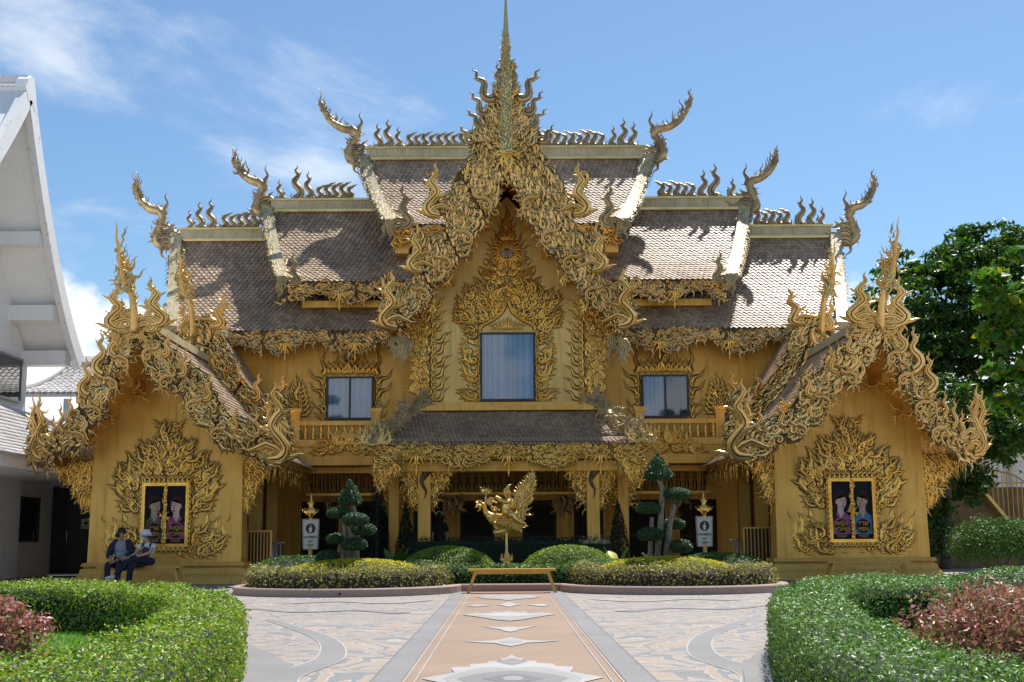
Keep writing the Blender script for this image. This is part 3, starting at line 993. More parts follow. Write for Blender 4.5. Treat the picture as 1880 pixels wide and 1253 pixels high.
# ---- central gable roof and bargeboards
KC, YC, ZC = -.386, 34.2, 6.7
prc = lambda v: (3.15 * v + .10 * v, 11.05 - 4.25 * (v + .05 * math.sin(PI * v)))
Yfront = lambda z: YC + KC * (z - ZC)
for sg in (-1, 1):
    tl, un = MB(), MB()
    pf = lambda v: (sg * prc(v)[0], prc(v)[1])
    roof_side(tl, un, 'y', pf, lambda v: Yfront(prc(v)[1]) + .1, lambda v: 38.2, .15, .155)
    rf = un.build('gable_roof', M['wall'], GB); tl.build('roof_tiles', M['tile'], rf, kind='stuff')
CB = [(932, 285), (879, 253), (867, 300), (838, 318), (832, 347), (818, 380), (804, 368), (793, 347), (787, 324), (792, 315), (789, 350), (796, 375), (802, 398), (817, 392), (820, 415),
      (808, 430), (788, 448), (778, 433), (764, 418), (754, 427), (759, 457), (761, 486), (770, 504), (755, 521), (740, 545), (725, 533), (716, 516),
      (705, 510), (708, 533), (700, 557), (702, 584), (725, 606), (740, 601), (767, 566), (790, 548), (793, 530), (817, 510), (832, 486), (864, 451),
      (870, 433), (894, 398), (907, 374), (910, 350), (923, 327), (932, 305)]
cb = px_poly(CB, YC, KC, ZC)
for sg in (-1, 1):
    poly = cb if sg < 0 else [(-x, z) for x, z in cb][::-1]
    fr = plane_xz(YC, KC, ZC)
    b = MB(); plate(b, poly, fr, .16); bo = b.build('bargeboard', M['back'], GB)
    o = MB()
    dn = -PI / 2 - .62 if sg < 0 else -PI / 2 + .62
    fill_poly(o, poly, fr, .40, lambda x, z: dn + (PI if math.sin(x * 5 + z * 3) > .2 else 0), rng, ('k2r', 'k1r', 'k0r', 'k1r'), 1.5, 1.0)
    edge_curls(o, poly, fr, .26, rng, 'f0d', .8)
    o.build('bargeboard_scrolls', M['pale'], bo, False, kind='stuff')
    for (px, py) in ((893, 378), (858, 440), (819, 487), (779, 545)):     # rolled hooks on the lower edge
        p = at(px, py, YC, KC, ZC); h = MB()
        V, Q = MO['hookd']
        s_ = .46
        a = V[:, 0] * s_; bb = V[:, 1] * s_
        ca, sa = math.cos(.3), math.sin(.3)
        h.add(fr(sg * (abs(p.x) + a * ca - bb * sa), p.z + a * sa + bb * ca, V[:, 2] * s_ * 1.2 + .08), Q)
        h.build('rolled_hook', M['pale'], bo, True)
    for (px, py, s_) in ((801, 398, 1.35), (768, 500, 1.25), (722, 603, 1.5)):   # upturned flames on the outer edge
        p = at(px, py, YC, KC, ZC); h = MB()
        V, Q = MO['bigd']
        X = V[:, 0] * s_ * 1.15 - .12
        h.add(fr(sg * (abs(p.x) + .0) + sg * X * .9, p.z + V[:, 1] * s_, V[:, 2] * s_ * 1.4 + .06), Q)
        h.build('upturned_flame', M['pale'], bo, True)
# beams and carved blocks under the central roof overhang
for sg in (-1, 1):
    for (x, z) in ((.55, 9.95), (1.05, 9.1), (1.55, 8.35), (2.05, 7.6)):
        m = MB(); m.box(sg * x - .09, sg * x + .09, Yfront(z) + .25, 35.29, z - .35, z - .05)
        po = m.build('soffit_beam', M['wall'], GB)
        o = MB(); fr = plane_xz(Yfront(z) + .24)
        for q in range(5): place(o, 'k1r', fr, (sg * x + rng.uniform(-.1, .1), z - .2 + rng.uniform(-.2, .1)), rng.uniform(0, 6.3), .3, q % 2 == 0)
        place(o, 'f0d', fr, (sg * x, z - .3), -PI / 2, .4)
        o.build('beam_carving', M['gold'], po, True, kind='stuff')

# ---- spire on the apex
SP = [(932, 300), (915, 280), (874, 262), (860, 263), (868, 244), (876, 236), (884, 224), (889, 208), (897, 196), (906, 176), (915, 158), (921, 132), (925, 118), (932, 110)]
sp = px_poly(SP, 32.42)
for sg in (-1, 1):
    poly = sp if sg < 0 else [(-x, z) for x, z in sp][::-1]
    fr = plane_xz(32.40, -.05, 11)
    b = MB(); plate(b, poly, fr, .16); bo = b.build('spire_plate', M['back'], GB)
    o = MB()
    fill_poly(o, poly, fr, .36, lambda x, z: PI / 2 + (-sg * .5), rng, ('k2r', 'k1r', 'k0r', 'f0r'), 1.5, 1.)
    edge_curls(o, poly, fr, .26, rng, 'f0d', .9)
    o.build('spire_scrolls', M['pale'], bo, False, kind='stuff')
    for (px, py, s_, lean) in ((905, 183, 1.0, .55), (893, 210, .78, .6), (886, 232, .66, .75), (866, 262, .6, .6), (916, 150, .5, .1), (920, 170, .62, .12)):
        p = at(px, py, 32.42); V, Q = MO['ctd']
        h = MB(); X = V[:, 0] * s_; Z = V[:, 1] * s_
        ca, sa = math.cos(lean), math.sin(lean)
        h.add(fr(sg * (abs(p.x) + X * ca + Z * sa - .03), p.z - X * sa + Z * ca, V[:, 2] * s_ * 1.3 + .03), Q)
        h.build('spire_flame', M['grey'], bo, True)
sm = MB()
for z0_, r0_, z1_, r1_ in ((10.9, .17, 12.0, .15), (12.0, .15, 13.0, .115), (13.0, .115, 14.2, .075), (14.2, .075, 15.45, .012)):
    sm.frustum(-r0_, r0_, 32.28 - r0_, 32.28 + r0_, z0_, -r1_, r1_, 32.28 - r1_, 32.28 + r1_, z1_)
spo = sm.build('spire', M['pale'], GB)
o = MB()
for q in range(60):
    z_ = rng.uniform(11.2, 14.1); r_ = .17 - .03 * (z_ - 11)
    sgn = rng.choice((-1, 1))
    place(o, 'f0d', plane_xz(32.28 - rng.uniform(-.1, .16)), (sgn * r_ * rng.uniform(.3, .9), z_), PI / 2 - sgn * rng.uniform(.05, .28), rng.uniform(.3, .6) * (1 - .17 * (z_ - 11)) + .06, sgn > 0, 1.2)
for q in range(46):
    z_ = 10.95 + q * .07; r_ = .17 - .034 * (z_ - 11)
    place(o, rng.choice(['k1r', 'k0r', 'k2r']), plane_xz(32.275 - r_), (rng.uniform(-.5, .5) * r_, z_), PI / 2 + rng.uniform(-.5, .5), .30 - .04 * (z_ - 11), q % 2 == 0, 1.1, rng.uniform(0, .02))
o.build('spire_tongues', M['pale'], spo, True, kind='stuff')
o = MB(); fr = plane_xz(32.30)                                            # boss where the boards meet
for q in range(14):
    a = q / 14 * 2 * PI
    place(o, 'k1r', fr, (.06 * math.cos(a), 11.0 + .1 * math.sin(a)), a, .42, q % 2 == 0, 1.2, .06)
place(o, 'f0d', fr, (0, 10.75), -PI / 2, .75, False, 1.3, .05)
o.build('apex_boss', M['gold'], GB, True, kind='stuff')

ROUND[0] = True

# ---- front porch: hipped tile roof, fascia, columns
prp = lambda v: (35.15 + (32.85 - 35.15) * v, 4.47 - (4.47 - 3.40) * (v + .10 * math.sin(PI * v)))
Lp = lambda v: 2.52 + (3.42 - 2.52) * v
tl, un = MB(), MB()
roof_side(tl, un, 'x', prp, lambda v: -Lp(v), lambda v: Lp(v), .115, .115)
for sg in (-1, 1):
    un.add([(sg * Lp(v), prp(v)[0], prp(v)[1] - .03) for v in (0, .5, 1)] + [(sg * 3.4, 35.15, 3.38)], None, [[0, 1, 3], [1, 2, 3]])
pr_o = un.build('porch_roof', M['door'], GB)
# the tiles that show largest stand as pieces of their own: the lowest rows of the porch roof
one = MB()
one.add([(-.055, 0, .004), (.055, 0, .004), (.055, -.10, .022), (0, -.19, .034), (-.055, -.10, .022), (.055, -.10, 0), (0, -.19, .006), (-.055, -.10, 0)],
        [[0, 1, 2, 4], [2, 5, 6, 3], [3, 6, 7, 4]], [[2, 3, 4]])
one_me = one.mesh('roof_tile', M['tile'])
vq = [.80, .85, .90, .95, 1.0]
for i, v in enumerate(vq):
    h, z = prp(v); d = (prp(v)[0] - prp(v - .02)[0], prp(v)[1] - prp(v - .02)[1])
    pit = math.atan2(-d[1], -d[0])
    for x in np.arange(-Lp(v) + .06 + (i % 2) * .0575, Lp(v) - .05, .115):
        inst('roof_tile', one_me, (x, h + .03, z + .048), pr_o, (pit, 0, rng.uniform(-.02, .02)))
tl.build('roof_tiles', M['tile'], pr_o, kind='stuff')
fascia(-3.45, 3.45, 32.80, 3.40, .62, 'gold', (-2.35, 0.0, 2.35), 'porch_fascia', .33, 'backl', True, 9)
m = MB(); m.box(-3.3, 3.3, 33.1, 33.5, 2.72, 2.98); m.build('porch_beam', M['wall'], GB)
m = MB(); m.box(-3.35, 3.35, 32.95, 35.2, 3.02, 3.12); m.build('porch_ceiling', M['wall'], GB)
for sg in (-1, 1):
    for (x, y, hw) in ((2.18, 33.4, .16), (3.04, 34.3, .135)):
        m = MB(); m.box(sg * x - hw, sg * x + hw, y - hw, y + hw, 0, 3.02); m.box(sg * x - hw - .05, sg * x + hw + .05, y - hw - .05, y + hw + .05, 0, .25)
        co = m.build('column', M['wall'], GB)
        for s2 in (-1, 1):                                                  # carved bracket on each side
            w_ = .62 if x < 3 else .34
            pts = [(0, 2.98), (s2 * w_, 2.95), (s2 * w_ * .75, 2.6), (s2 * w_ * .4, 2.25), (s2 * w_ * .22, 1.95), (0, 1.72)]
            poly = [(sg * x + s2 * hw + p[0], p[1]) for p in pts]
            fr = plane_xz(y - .02)
            b = MB(); plate(b, poly, fr, .05); bo = b.build('bracket', M['backl'], GB)
            o = MB(); fill_poly(o, poly, fr, .3, lambda a, c: -PI / 2 + rng.uniform(-1, 1), rng, ('k2r', 'k1r', 'k0r'), 1.5, 1.)
            edge_curls(o, poly, fr, .22, rng, 'f0d', .7, lambda a, c: abs(a - (sg * x + s2 * hw)) > .03 and c < 2.9)
            o.build('bracket_scrolls', M['gold'], bo, True, kind='stuff')
        if x < 3:
            o = MB(); place(o, 'f0d', plane_xz(y - hw - .03), (sg * x, 2.98), -PI / 2, 1.0, False, 1.0); o.build('column_drop', M['back'], co, True)
    # serpent on the hip of the porch roof
    v = np.linspace(0, 1, 10)
    P = [(sg * (Lp(t) + .02), prp(t)[0], prp(t)[1] + .12) for t in v]
    P = [(sg * 2.2, 35.2, 4.66), (sg * 2.38, 35.15, 4.66)] + P
    cw = catmull([(*p, r) for p, r in zip(P, [.05, .1, .16, .17, .17, .16, .15, .15, .15, .16, .16, .13])], 30)
    hb = MB().tube(cw[:, :3], cw[:, 3], 8).build('hip_serpent', M['rake'], GB, True)
    o = MB()
    for q in range(30):
        p = cw[q]; fr = plane_xz(p[1] - .08)
        for e in range(4):
            place(o, rng.choice(['k1d', 'k0d', 'f0d']), fr, (p[0] + rng.uniform(-.13, .13), p[2] + rng.uniform(-.12, .16)),
                  rng.uniform(0, 6.28) if q < 24 else PI / 2 + rng.uniform(-.5, .5), rng.uniform(.26, .46), rng.random() < .5, 1.0, rng.uniform(-.02, .1))
        if q < 5:
            place(o, 'f0d', fr, (p[0] + sg * .05, p[2]), PI / 2 + rng.uniform(-.5, .5) - sg * .1, rng.uniform(.35, .65), rng.random() < .5, 1., 0)
    o.build('serpent_scales', M['rake'], hb, True, kind='stuff')
    o = MB(); e = cw[-1]; fr = plane_xz(e[1] - .1)
    for q in range(9):
        place(o, 'fld', fr, (e[0] + sg * (-.32 + .075 * q), e[2] - .08), PI / 2 + sg * -(q - 4) * .1, .62 - .05 * abs(q - 4), q % 2 == 0, 1.1)
    for q in range(7):
        place(o, 'k2d', fr, (e[0] + sg * (-.3 + .1 * q), e[2] - .12), PI / 2 + rng.uniform(-1, 1), .36, q % 2 == 0, 1.1, .06)
    o.build('hip_flames', M['pale'], hb, True, kind='stuff')
    # hanging brackets under the fascia ends
    poly = [(sg * 3.42, 3.05), (sg * 3.38, 2.55), (sg * 3.25, 2.2), (sg * 3.1, 2.5), (sg * 2.85, 2.75), (sg * 2.7, 3.0)]
    fr = plane_xz(32.84); b = MB(); plate(b, poly, fr, .05); bo = b.build('hanging_bracket', M['backl'], GB)
    o = MB(); fill_poly(o, poly, fr, .3, lambda a, c: -PI / 2, rng, ('k2r', 'k1r', 'k0r'), 1.5)
    edge_curls(o, poly, fr, .22, rng, 'f0d', .7)
    o.build('bracket_scrolls', M['gold'], bo, True, kind='stuff')

# ---- ground floor: doors, valance of turned balusters, hanging carvings
DOORS = [(-5.75, 1.15), (-4.15, 1.2), (-2.45, .9), (-.95, 1.05), (.95, 1.05), (2.45, .9), (4.15, 1.3), (5.8, 1.15)]  # widened so the dark door sheets stand in for deep shade
for x, w_ in DOORS:
    m = MB(); m.box(x - w_ / 2, x + w_ / 2, 39.50, 39.59, .1, 2.15); d = m.build('door', M['door'], GB)
    m = MB()
    m.box(x - w_ / 2 - .08, x - w_ / 2, 39.44, 39.59, .1, 2.23); m.box(x + w_ / 2, x + w_ / 2 + .08, 39.44, 39.59, .1, 2.23); m.box(x - w_ / 2, x + w_ / 2, 39.44, 39.59, 2.152, 2.23)
    m.poly([(x - w_ / 2 - .08, 39.46, 2.232), (x + w_ / 2 + .08, 39.46, 2.232), (x, 39.46, 2.5)])
    m.build('door_frame', M['wall'], d)
    m = MB(); m.box(x - w_ / 2 + .1, x + w_ / 2 - .1, 39.47, 39.499, .3, 1.0); m.box(x - w_ / 2 + .1, x + w_ / 2 - .1, 39.47, 39.499, 1.1, 2.0); m.build('door_panel', M['dark'], d)
bal_prof = [(.03, 0), (.06, .02), (.045, .06), (.075, .16), (.075, .22), (.04, .32), (.06, .38), (.035, .44), (.055, .48), (.055, .52)]
bal_me = MB().lathe(bal_prof, 0, 0, 10).mesh('baluster', M['gold'], True)
bal_dk = MB().lathe(bal_prof, 0, 0, 10).mesh('baluster', M['bronze'], True)
m = MB(); m.box(-5.6, 5.6, 35.6, 35.75, 2.82, 2.98); m.box(-5.6, 5.6, 35.62, 35.73, 2.2, 2.27); vo = m.build('valance', M['wall'], GB)
for x in np.arange(-5.4, 5.41, .225):
    inst('baluster', bal_dk, (x, 35.68, 2.28), vo)
for x in (-4.7, -3.3, -1.5, 1.5, 3.3, 4.7):
    o = MB(); fr = plane_xz(35.6)
    for q in range(8):
        place(o, rng.choice(['k2d', 'k1d']), fr, (x + rng.uniform(-.25, .25), 2.2 - abs(rng.uniform(0, .3))), -PI / 2 + rng.uniform(-.8, .8), .36, q % 2 == 0, 1.)
    place(o, 'fld', fr, (x, 2.15), -PI / 2, .75)
    o.build('valance_drop', M['bronze'], vo, True, kind='stuff')

# ---- balconies
for sg in (-1, 1):
    x0, x1 = sorted((sg * 3.55, sg * 5.95))
    m = MB(); m.box(x0, x1, 35.1, 36.99, 3.245, 3.6); m.box(x0 - .02, x1 + .02, 35.04, 35.1, 3.52, 3.66); bo = m.build('balcony', M['wall'], GB)
    m = MB(); m.box(x0, x1, 35.05, 35.25, 4.1, 4.22); m.build('handrail', M['wall'], bo)
    m = MB(); m.box(x0, x1, 35.07, 35.23, 3.662, 3.71); m.build('bottom_rail', M['wall'], bo)
    for x in np.arange(x0 + .17, x1 - .1, .215):
        inst('baluster', bal_me, (x, 35.15, 3.71), bo, None, (1, 1, .75))
    for xx in (sg * 5.83, sg * 3.62):
        m = MB(); m.box(xx - .12, xx + .12, 35.03, 35.27, 3.662, 4.46); m.box(xx - .17, xx + .17, 34.98, 35.32, 4.46, 4.56); m.box(xx - .14, xx + .14, 35.0, 35.3, 4.40, 4.458); m.build('balcony_post', M['wall'], bo)
    # carving hung on the balcony face
    xc = sg * 4.45; o = MB(); fr = plane_xz(35.03)
    for q in range(18):
        s2 = 1 if q % 2 else -1
        place(o, rng.choice(['k2d', 'k1d']), fr, (xc + s2 * rng.uniform(0, .55), 3.45 + rng.uniform(-.12, .12)), (0 if s2 > 0 else PI) + rng.uniform(-.3, .3), rng.uniform(.35, .6), q % 3 == 0, 1., rng.uniform(0, .06))
    for q in range(10):
        place(o, 'k2d', fr, (xc + rng.uniform(-.25, .25), 3.55), PI / 2 + rng.uniform(-.8, .8), .45, q % 2 == 0, 1., .05)
    o.build('balcony_carving', M['gold'], bo, True, kind='stuff')
    # candelabra relief on the wall beside the pavilion
    o = MB(); fr = plane_xz(36.98); xc = sg * 6.1
    place(o, 'flr', fr, (xc, 5.0), PI / 2, .8)
    for q in range(7):
        for s2 in (-1, 1): place(o, 'k1r', fr, (xc + s2 * .04, 4.6 + .12 * q), PI / 2 - s2 * (1.1 - .13 * q), .5 - .03 * q, s2 > 0)
    o.build('wall_relief', M['gold'], GB, True, kind='stuff')


# ---- windows
def window(x0, x1, Y, z0, z1, split, dark=False, cur=('curtain', 'curtain')):

    f = MB(); t = .055
    f.box(x0, x0 + t, Y - .17, Y + .02, z0, z1); f.box(x1 - t, x1, Y - .17, Y + .02, z0, z1)
    f.box(x0 + t, x1 - t, Y - .17, Y + .02, z0, z0 + t); f.box(x0 + t, x1 - t, Y - .17, Y + .02, z1 - t, z1)
    if split: f.box((x0 + x1) / 2 - .03, (x0 + x1) / 2 + .03, Y - .165, Y - .13, z0 + t, z1 - t)
    fo = f.build('window', M['frame'], GB)
    halves = [(x0 + t, (x0 + x1) / 2), ((x0 + x1) / 2, x1 - t)]
    if not split: m_ = MB(); m_.box(x0 + t, x1 - t, Y - .145, Y - .138, z0 + t, z1 - t); m_.build('pane', M['glass'], fo)
    for i, (a, b) in enumerate(halves):
        if split:
            m_ = MB(); m_.box(a + (.03 if i else 0), b - (0 if i else .03), Y - .145, Y - .138, z0 + t, z1 - t); m_.build('pane', M['glass'], fo)
        xs = np.linspace(a, b, 160)
        ys = Y - .012 - .108 * np.abs(np.sin((xs - a) * 20 + .9 * np.sin((xs - a) * 7 + x0))) ** .8
        V = np.concatenate([np.stack([xs, ys, np.full(160, z0 + t)], 1), np.stack([xs, ys, np.full(160, z1 - t)], 1)])
        MB().add(V, [[j, j + 1, 161 + j, 160 + j] for j in range(159)]).build('curtain', M[cur[i]], fo, True)
    return fo




window(-.76, .76, 35.27, 4.75, 6.66, False)
window(-5.24, -3.88, 36.97, 4.42, 5.67, True)
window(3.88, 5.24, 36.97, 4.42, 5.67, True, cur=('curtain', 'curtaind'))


def relief(Y, items, matk='gold', mirror=0., name='relief_scrolls', k=0., parent=None, h=1.):
    """items: x, z, angle (deg), length, motif, flip; each also mirrored about x = mirror"""
    o = MB(); fr = plane_xz(Y)
    for it in items:
        x, z, a, l, key = it[:5]; fl = it[5] if len(it) > 5 else False
        place(o, key, fr, (x, z), math.radians(a), l, fl, h, .0)
        if abs(x - mirror) > .015 or a not in (90, -90):
            place(o, key, fr, (2 * mirror - x, z), PI - math.radians(a), l, not fl, h, .0)
    return o.build(name, M[matk], parent or GB, True, kind='stuff')


def border(o, fr, x0, x1, z0, z1, size, r, sides='lrtb', off=.0):
    n = max(2, int((z1 - z0) / (size * .45)))
    for i in range(n):
        z = z0 + (z1 - z0) * (i + .5) / n
        if 'l' in sides: place(o, 'k2r', fr, (x0 - off, z - size * .3), PI / 2 + r.uniform(0, .5), size, True)
        if 'r' in sides: place(o, 'k2r', fr, (x1 + off, z - size * .3), PI / 2 - r.uniform(0, .5), size, False)
    n = max(2, int((x1 - x0) / (size * .45)))
    for i in range(n):
        x = x0 + (x1 - x0) * (i + .5) / n
        s2 = 1 if x > (x0 + x1) / 2 else -1
        if 't' in sides: place(o, 'k2r', fr, (x, z1 + off), (PI / 2 - s2 * .6), size, s2 < 0)
        if 'b' in sides: place(o, 'k2r', fr, (x - s2 * size * .4, z0 - off - size * .12), (0 if s2 > 0 else PI), size, s2 > 0)


# reliefs round the side windows
for sg in (-1, 1):
    xc = sg * 4.56; o = MB(); fr = plane_xz(36.985)
    border(o, fr, xc - .74, xc + .74, 4.45, 5.72, .36, rng, 'lrt', .05)
    for q in range(11):
        x = xc + (q - 5) * .15
        place(o, 'k2r', fr, (x, 5.78), PI / 2 - (q - 5) * .06, .40, q < 5)
    for s2 in (-1, 1):
        place(o, 'flr', fr, (xc + s2 * .80, 5.75), PI / 2, .72, s2 < 0)
        place(o, 'flr', fr, (xc + s2 * .40, 5.85), PI / 2, .46, s2 < 0)
        place(o, 'flr', fr, (xc + s2 * .18, 5.9), PI / 2, .52, s2 < 0)
        for z, l in ((5.55, .65), (5.2, .62), (4.75, .5), (4.5, .42)):
            place(o, 'flr', fr, (xc + s2 * .80, z - .1), PI / 2 - s2 * .8, l, s2 < 0)
    place(o, 'flr', fr, (xc, 5.9), PI / 2, .82); place(o, 'k2r', fr, (xc, 6.1), .9, .35); place(o, 'k2r', fr, (xc, 6.1), PI - .9, .35, True)
    o.build('window_relief', M['gold'], GB, True, kind='stuff')

# relief of the central gable wall
S = 3.48


def cz(x, y, Y=35.29):
    p = at(780 + x / S, 390 + y / S, Y); return (p.x, p.z)


o = MB(); fr = plane_xz(35.29)
fan = [cz(*p) for p in ((535, 455), (600, 440), (690, 470), (790, 495), (850, 560), (868, 640), (850, 710), (800, 740), (780, 800), (725, 850), (712, 770), (700, 735), (610, 670), (550, 600), (535, 560))]
for sg in (-1, 1):
    poly = [(abs(x) * sg, z) for x, z in fan]
    fill_poly(o, poly, fr, .44, lambda x, z: math.atan2(z - 6.95, x - sg * .25) + .5 * sg, rng, ('k2r', 'k1r', 'k0r', 'k1r'), 1.35, 1.0)
    edge_curls(o, poly, fr, .24, rng, 'f0r', .7, lambda x, z: abs(x) > .9)
    ogee = [(sg * .76, 6.74), (sg * .72, 6.86), (sg * .35, 7.08), (sg * .12, 7.3), (0, 7.62)]
    for dd in (0, .055):
        V, Q = rib(catmull([(x + sg * dd * .6, z + dd * .5) for x, z in ogee], 20), np.full(20, .026), 'r', 1.0)
        o.add(fr(V[:, 0], V[:, 1], V[:, 2]), Q)
    for q in range(6):
        place(o, 'k1r', fr, (sg * .08 * q, 6.78), PI / 2 - sg * .18 * q, .34 - .03 * q, sg < 0)
    # stacked flames beside the window
    for (x, y, a, l) in ((725, 960, 52, .72), (725, 840, 60, .5), (725, 1080, 50, .55), (720, 1040, 40, .68), (720, 1170, 12, .66), (725, 1130, 45, .42), (730, 1200, 30, .4), (760, 900, 62, .52)):
        p = cz(x, y); place(o, 'k2r', fr, (sg * abs(p[0]), p[1]), math.radians(a) if sg > 0 else PI - math.radians(a), l, sg > 0)
        place(o, 'flr', fr, (sg * (abs(p[0]) + .05), p[1]), math.radians(a + 8) if sg > 0 else PI - math.radians(a + 8), l * .95, sg > 0)
    # column border along the wall edge
    for q in range(17):
        z = 4.78 + q * .165
        place(o, 'k2r', fr, (sg * 2.06, z), PI / 2 + sg * .25 + rng.uniform(-.2, .2), .36, sg > 0)
        if q % 2 == 0: place(o, 'flr', fr, (sg * 1.98, z), PI / 2 + sg * (.75 + rng.uniform(-.1, .2)), .55 if q < 12 else .4, sg < 0)
    # upper plant
    for (x, z, a, l) in ((.10, 7.6, 50, .7), (.06, 7.85, 62, .65), (.2, 7.55, 30, .75), (.15, 8.1, 45, .7), (.3, 7.8, 40, .85), (.25, 8.25, 35, .65), (.08, 8.3, 75, .6), (.32, 7.45, 18, .75), (.45, 7.7, 30, .7), (.12, 8.55, 30, .6)):
        place(o, 'k2r', fr, (sg * x, z), math.radians(a) if sg > 0 else PI - math.radians(a), l, sg > 0)
        place(o, 'f0r', fr, (sg * x, z), math.radians(a + 14) if sg > 0 else PI - math.radians(a + 14), l * 1.05, sg > 0)
border(o, fr, -.78, .78, 4.78, 6.70, .26, rng, 'lr', .04)
mx, mz = 0, cz(527, 265)[1]
for q in range(22):
    a = q / 22 * 2 * PI + .07
    l = .38 + .22 * max(0, math.sin(a)) + .08 * (q % 2)
    place(o, 'f0r', fr, (.21 * math.cos(a), mz + .17 * math.sin(a)), a, l, math.cos(a) < 0, 1.2)
for s2 in (-1, 1):
    for q in range(3): place(o, 'flr', fr, (s2 * .06 * q, mz + .4), PI / 2 - s2 * .12 * q, .8 - .12 * q, s2 > 0, 1.1)
place(o, 'flr', fr, (0, mz + .7), PI / 2, .75)
o.build('gable_relief', M['gold'], GB, True, kind='stuff')
md = MB()
V = [(.0, 35.255, mz)] + [(.20 * math.cos(t), 35.255, mz + .155 * math.sin(t)) for t in np.linspace(0, 2 * PI, 25)[:-1]]
md.add(V, None, [[0, i, i % 24 + 1] for i in range(1, 25)])
mdo = md.build('medallion', M['dark'], GB)
for s2 in (-1, 1):
    e = MB().ell((s2 * .085, 35.25, mz), (.095, .03, .125), 14, 8); e.build('medallion_petal', mat('lilac', (.55, .40, .42), .5, 0, .2, 20), mdo, True)
rm = MB(); t = np.linspace(0, 2 * PI, 33)
rm.tube(np.stack([.21 * np.cos(t), np.full(33, 35.25), mz + .165 * np.sin(t)], 1), .022, 6); place(rm, 'f0d', plane_xz(35.22), (0, mz - .12), PI / 2, .3, False, 1.2)
rm.build('medallion_rim', M['gold'], mdo, True)
# carved wings beyond the wall edges of the bay
for sg in (-1, 1):
    poly = [(sg * 2.19, 4.75), (sg * 2.19, 7.85), (sg * 2.95, 6.6), (sg * 2.9, 6.15), (sg * 2.72, 5.9), (sg * 2.45, 5.75), (sg * 2.42, 5.45), (sg * 2.58, 5.25), (sg * 2.4, 4.95)]
    fr = plane_xz(35.2); b = MB(); plate(b, poly, fr, .06); bo = b.build('side_wing', M['backl'], GB)
    o = MB(); fill_poly(o, poly, fr, .34, lambda x, z: PI / 2 - sg * .5, rng, ('k2r', 'k1r', 'k0r'), 1.5)
    edge_curls(o, poly, fr, .3, rng, 'f0d', .6, lambda x, z: abs(x) > 2.22)
    for (x, z, s_) in ((2.4, 5.0, .85), (2.45, 5.35, .7), (2.42, 5.6, .6)):
        V, Q = MO['bigd']; o.add(fr(sg * (x + V[:, 0] * s_ * 1.2), z + V[:, 1] * s_, V[:, 2] * s_), Q)
    o.build('wing_scrolls', M['gold'], bo, True, kind='stuff')
    # dripping carvings below the ends of the central gable
    o = MB(); fr = plane_xz(34.6)
    for q in range(9):
        place(o, rng.choice(['k1d', 'k2d', 'fld']), fr, (sg * rng.uniform(2.6, 3.2), 6.6 - rng.uniform(0, .5)), -PI / 2 + rng.uniform(-.3, .3), rng.uniform(.4, .75), q % 2 == 0, 1.)
    o.build('gable_drop', M['rake'], GB, True, kind='stuff')

# ---- the two front pavilions (left traced, right mirrored)
KP, YP, ZP = -.49, 29.6, 2.74
PAV_OUT = [(250, 602), (222, 606), (208, 637), (193, 661), (176, 694), (153, 723), (143, 747), (119, 783), (95, 799), (80, 808), (71, 803), (83, 783), (81, 771), (71, 752), (64, 749), (58, 761),
           (63, 780), (56, 799), (57, 819), (54, 843), (71, 859), (88, 858), (100, 843), (117, 831), (141, 827), (157, 809), (155, 795), (181, 771), (184, 752), (193, 732), (217, 713), (217, 701), (212, 689), (229, 668), (239, 639), (248, 625)]
PAV_IN = [(250, 602), (262, 592), (282, 606), (303, 635), (340, 668), (381, 703), (398, 730), (420, 762), (448, 772), (472, 791), (492, 803), (506, 800), (514, 790), (502, 772), (503, 752), (493, 734), (503, 719), (516, 724),
          (526, 743), (517, 772), (532, 786), (536, 800), (528, 817), (534, 829), (516, 836), (499, 859), (482, 855), (468, 841), (440, 834), (450, 824), (434, 812), (415, 822), (400, 819), (384, 803), (388, 791), (360, 772),
          (345, 757), (343, 745), (333, 728), (314, 716), (300, 714), (288, 707), (290, 690), (266, 667), (258, 641), (250, 625)]
PAV_REAR = [(366, 600), (379, 587), (403, 606), (413, 635), (425, 671), (430, 692), (448, 717), (462, 728), (475, 740), (490, 757), (511, 780), (513, 800), (482, 786), (468, 772), (453, 762), (434, 748), (415, 724), (389, 700), (379, 676), (360, 640), (358, 616)]
KR, YR, ZR = -.5, 34.6, 4.2
X0 = 8.08


def board(poly, fr, flow, size, name='bargeboard', matk='pale', ec=.26):
    b = MB(); plate(b, poly, fr, .16); bo = b.build(name, M['back'], GB)
    o = MB(); ROUND[0] = False
    fill_poly(o, poly, fr, size * 1.08, flow, rng, ('k2r', 'k1r', 'k0r', 'k1r'), 1.5, 1.0)
    edge_curls(o, poly, fr, ec, rng, 'f0d', .85); ROUND[0] = True
    o.build('bargeboard_scrolls', M[matk], bo, False, kind='stuff')
    return bo


def mirror_poly(p, sg): return p if sg < 0 else [(-x, z) for x, z in p][::-1]


def hook_at(p, fr, sg, out, s_, parent, matk='pale', tilt=.3):
    V, Q = MO['hookd']; a = V[:, 0] * s_; bb = V[:, 1] * s_
    ca, sa = math.cos(tilt), math.sin(tilt)
    MB().add(fr(p[0] + out * (a * ca - bb * sa), p[1] + a * sa + bb * ca, V[:, 2] * s_ * 1.2 + .08), Q).build('rolled_hook', M[matk], parent, True)


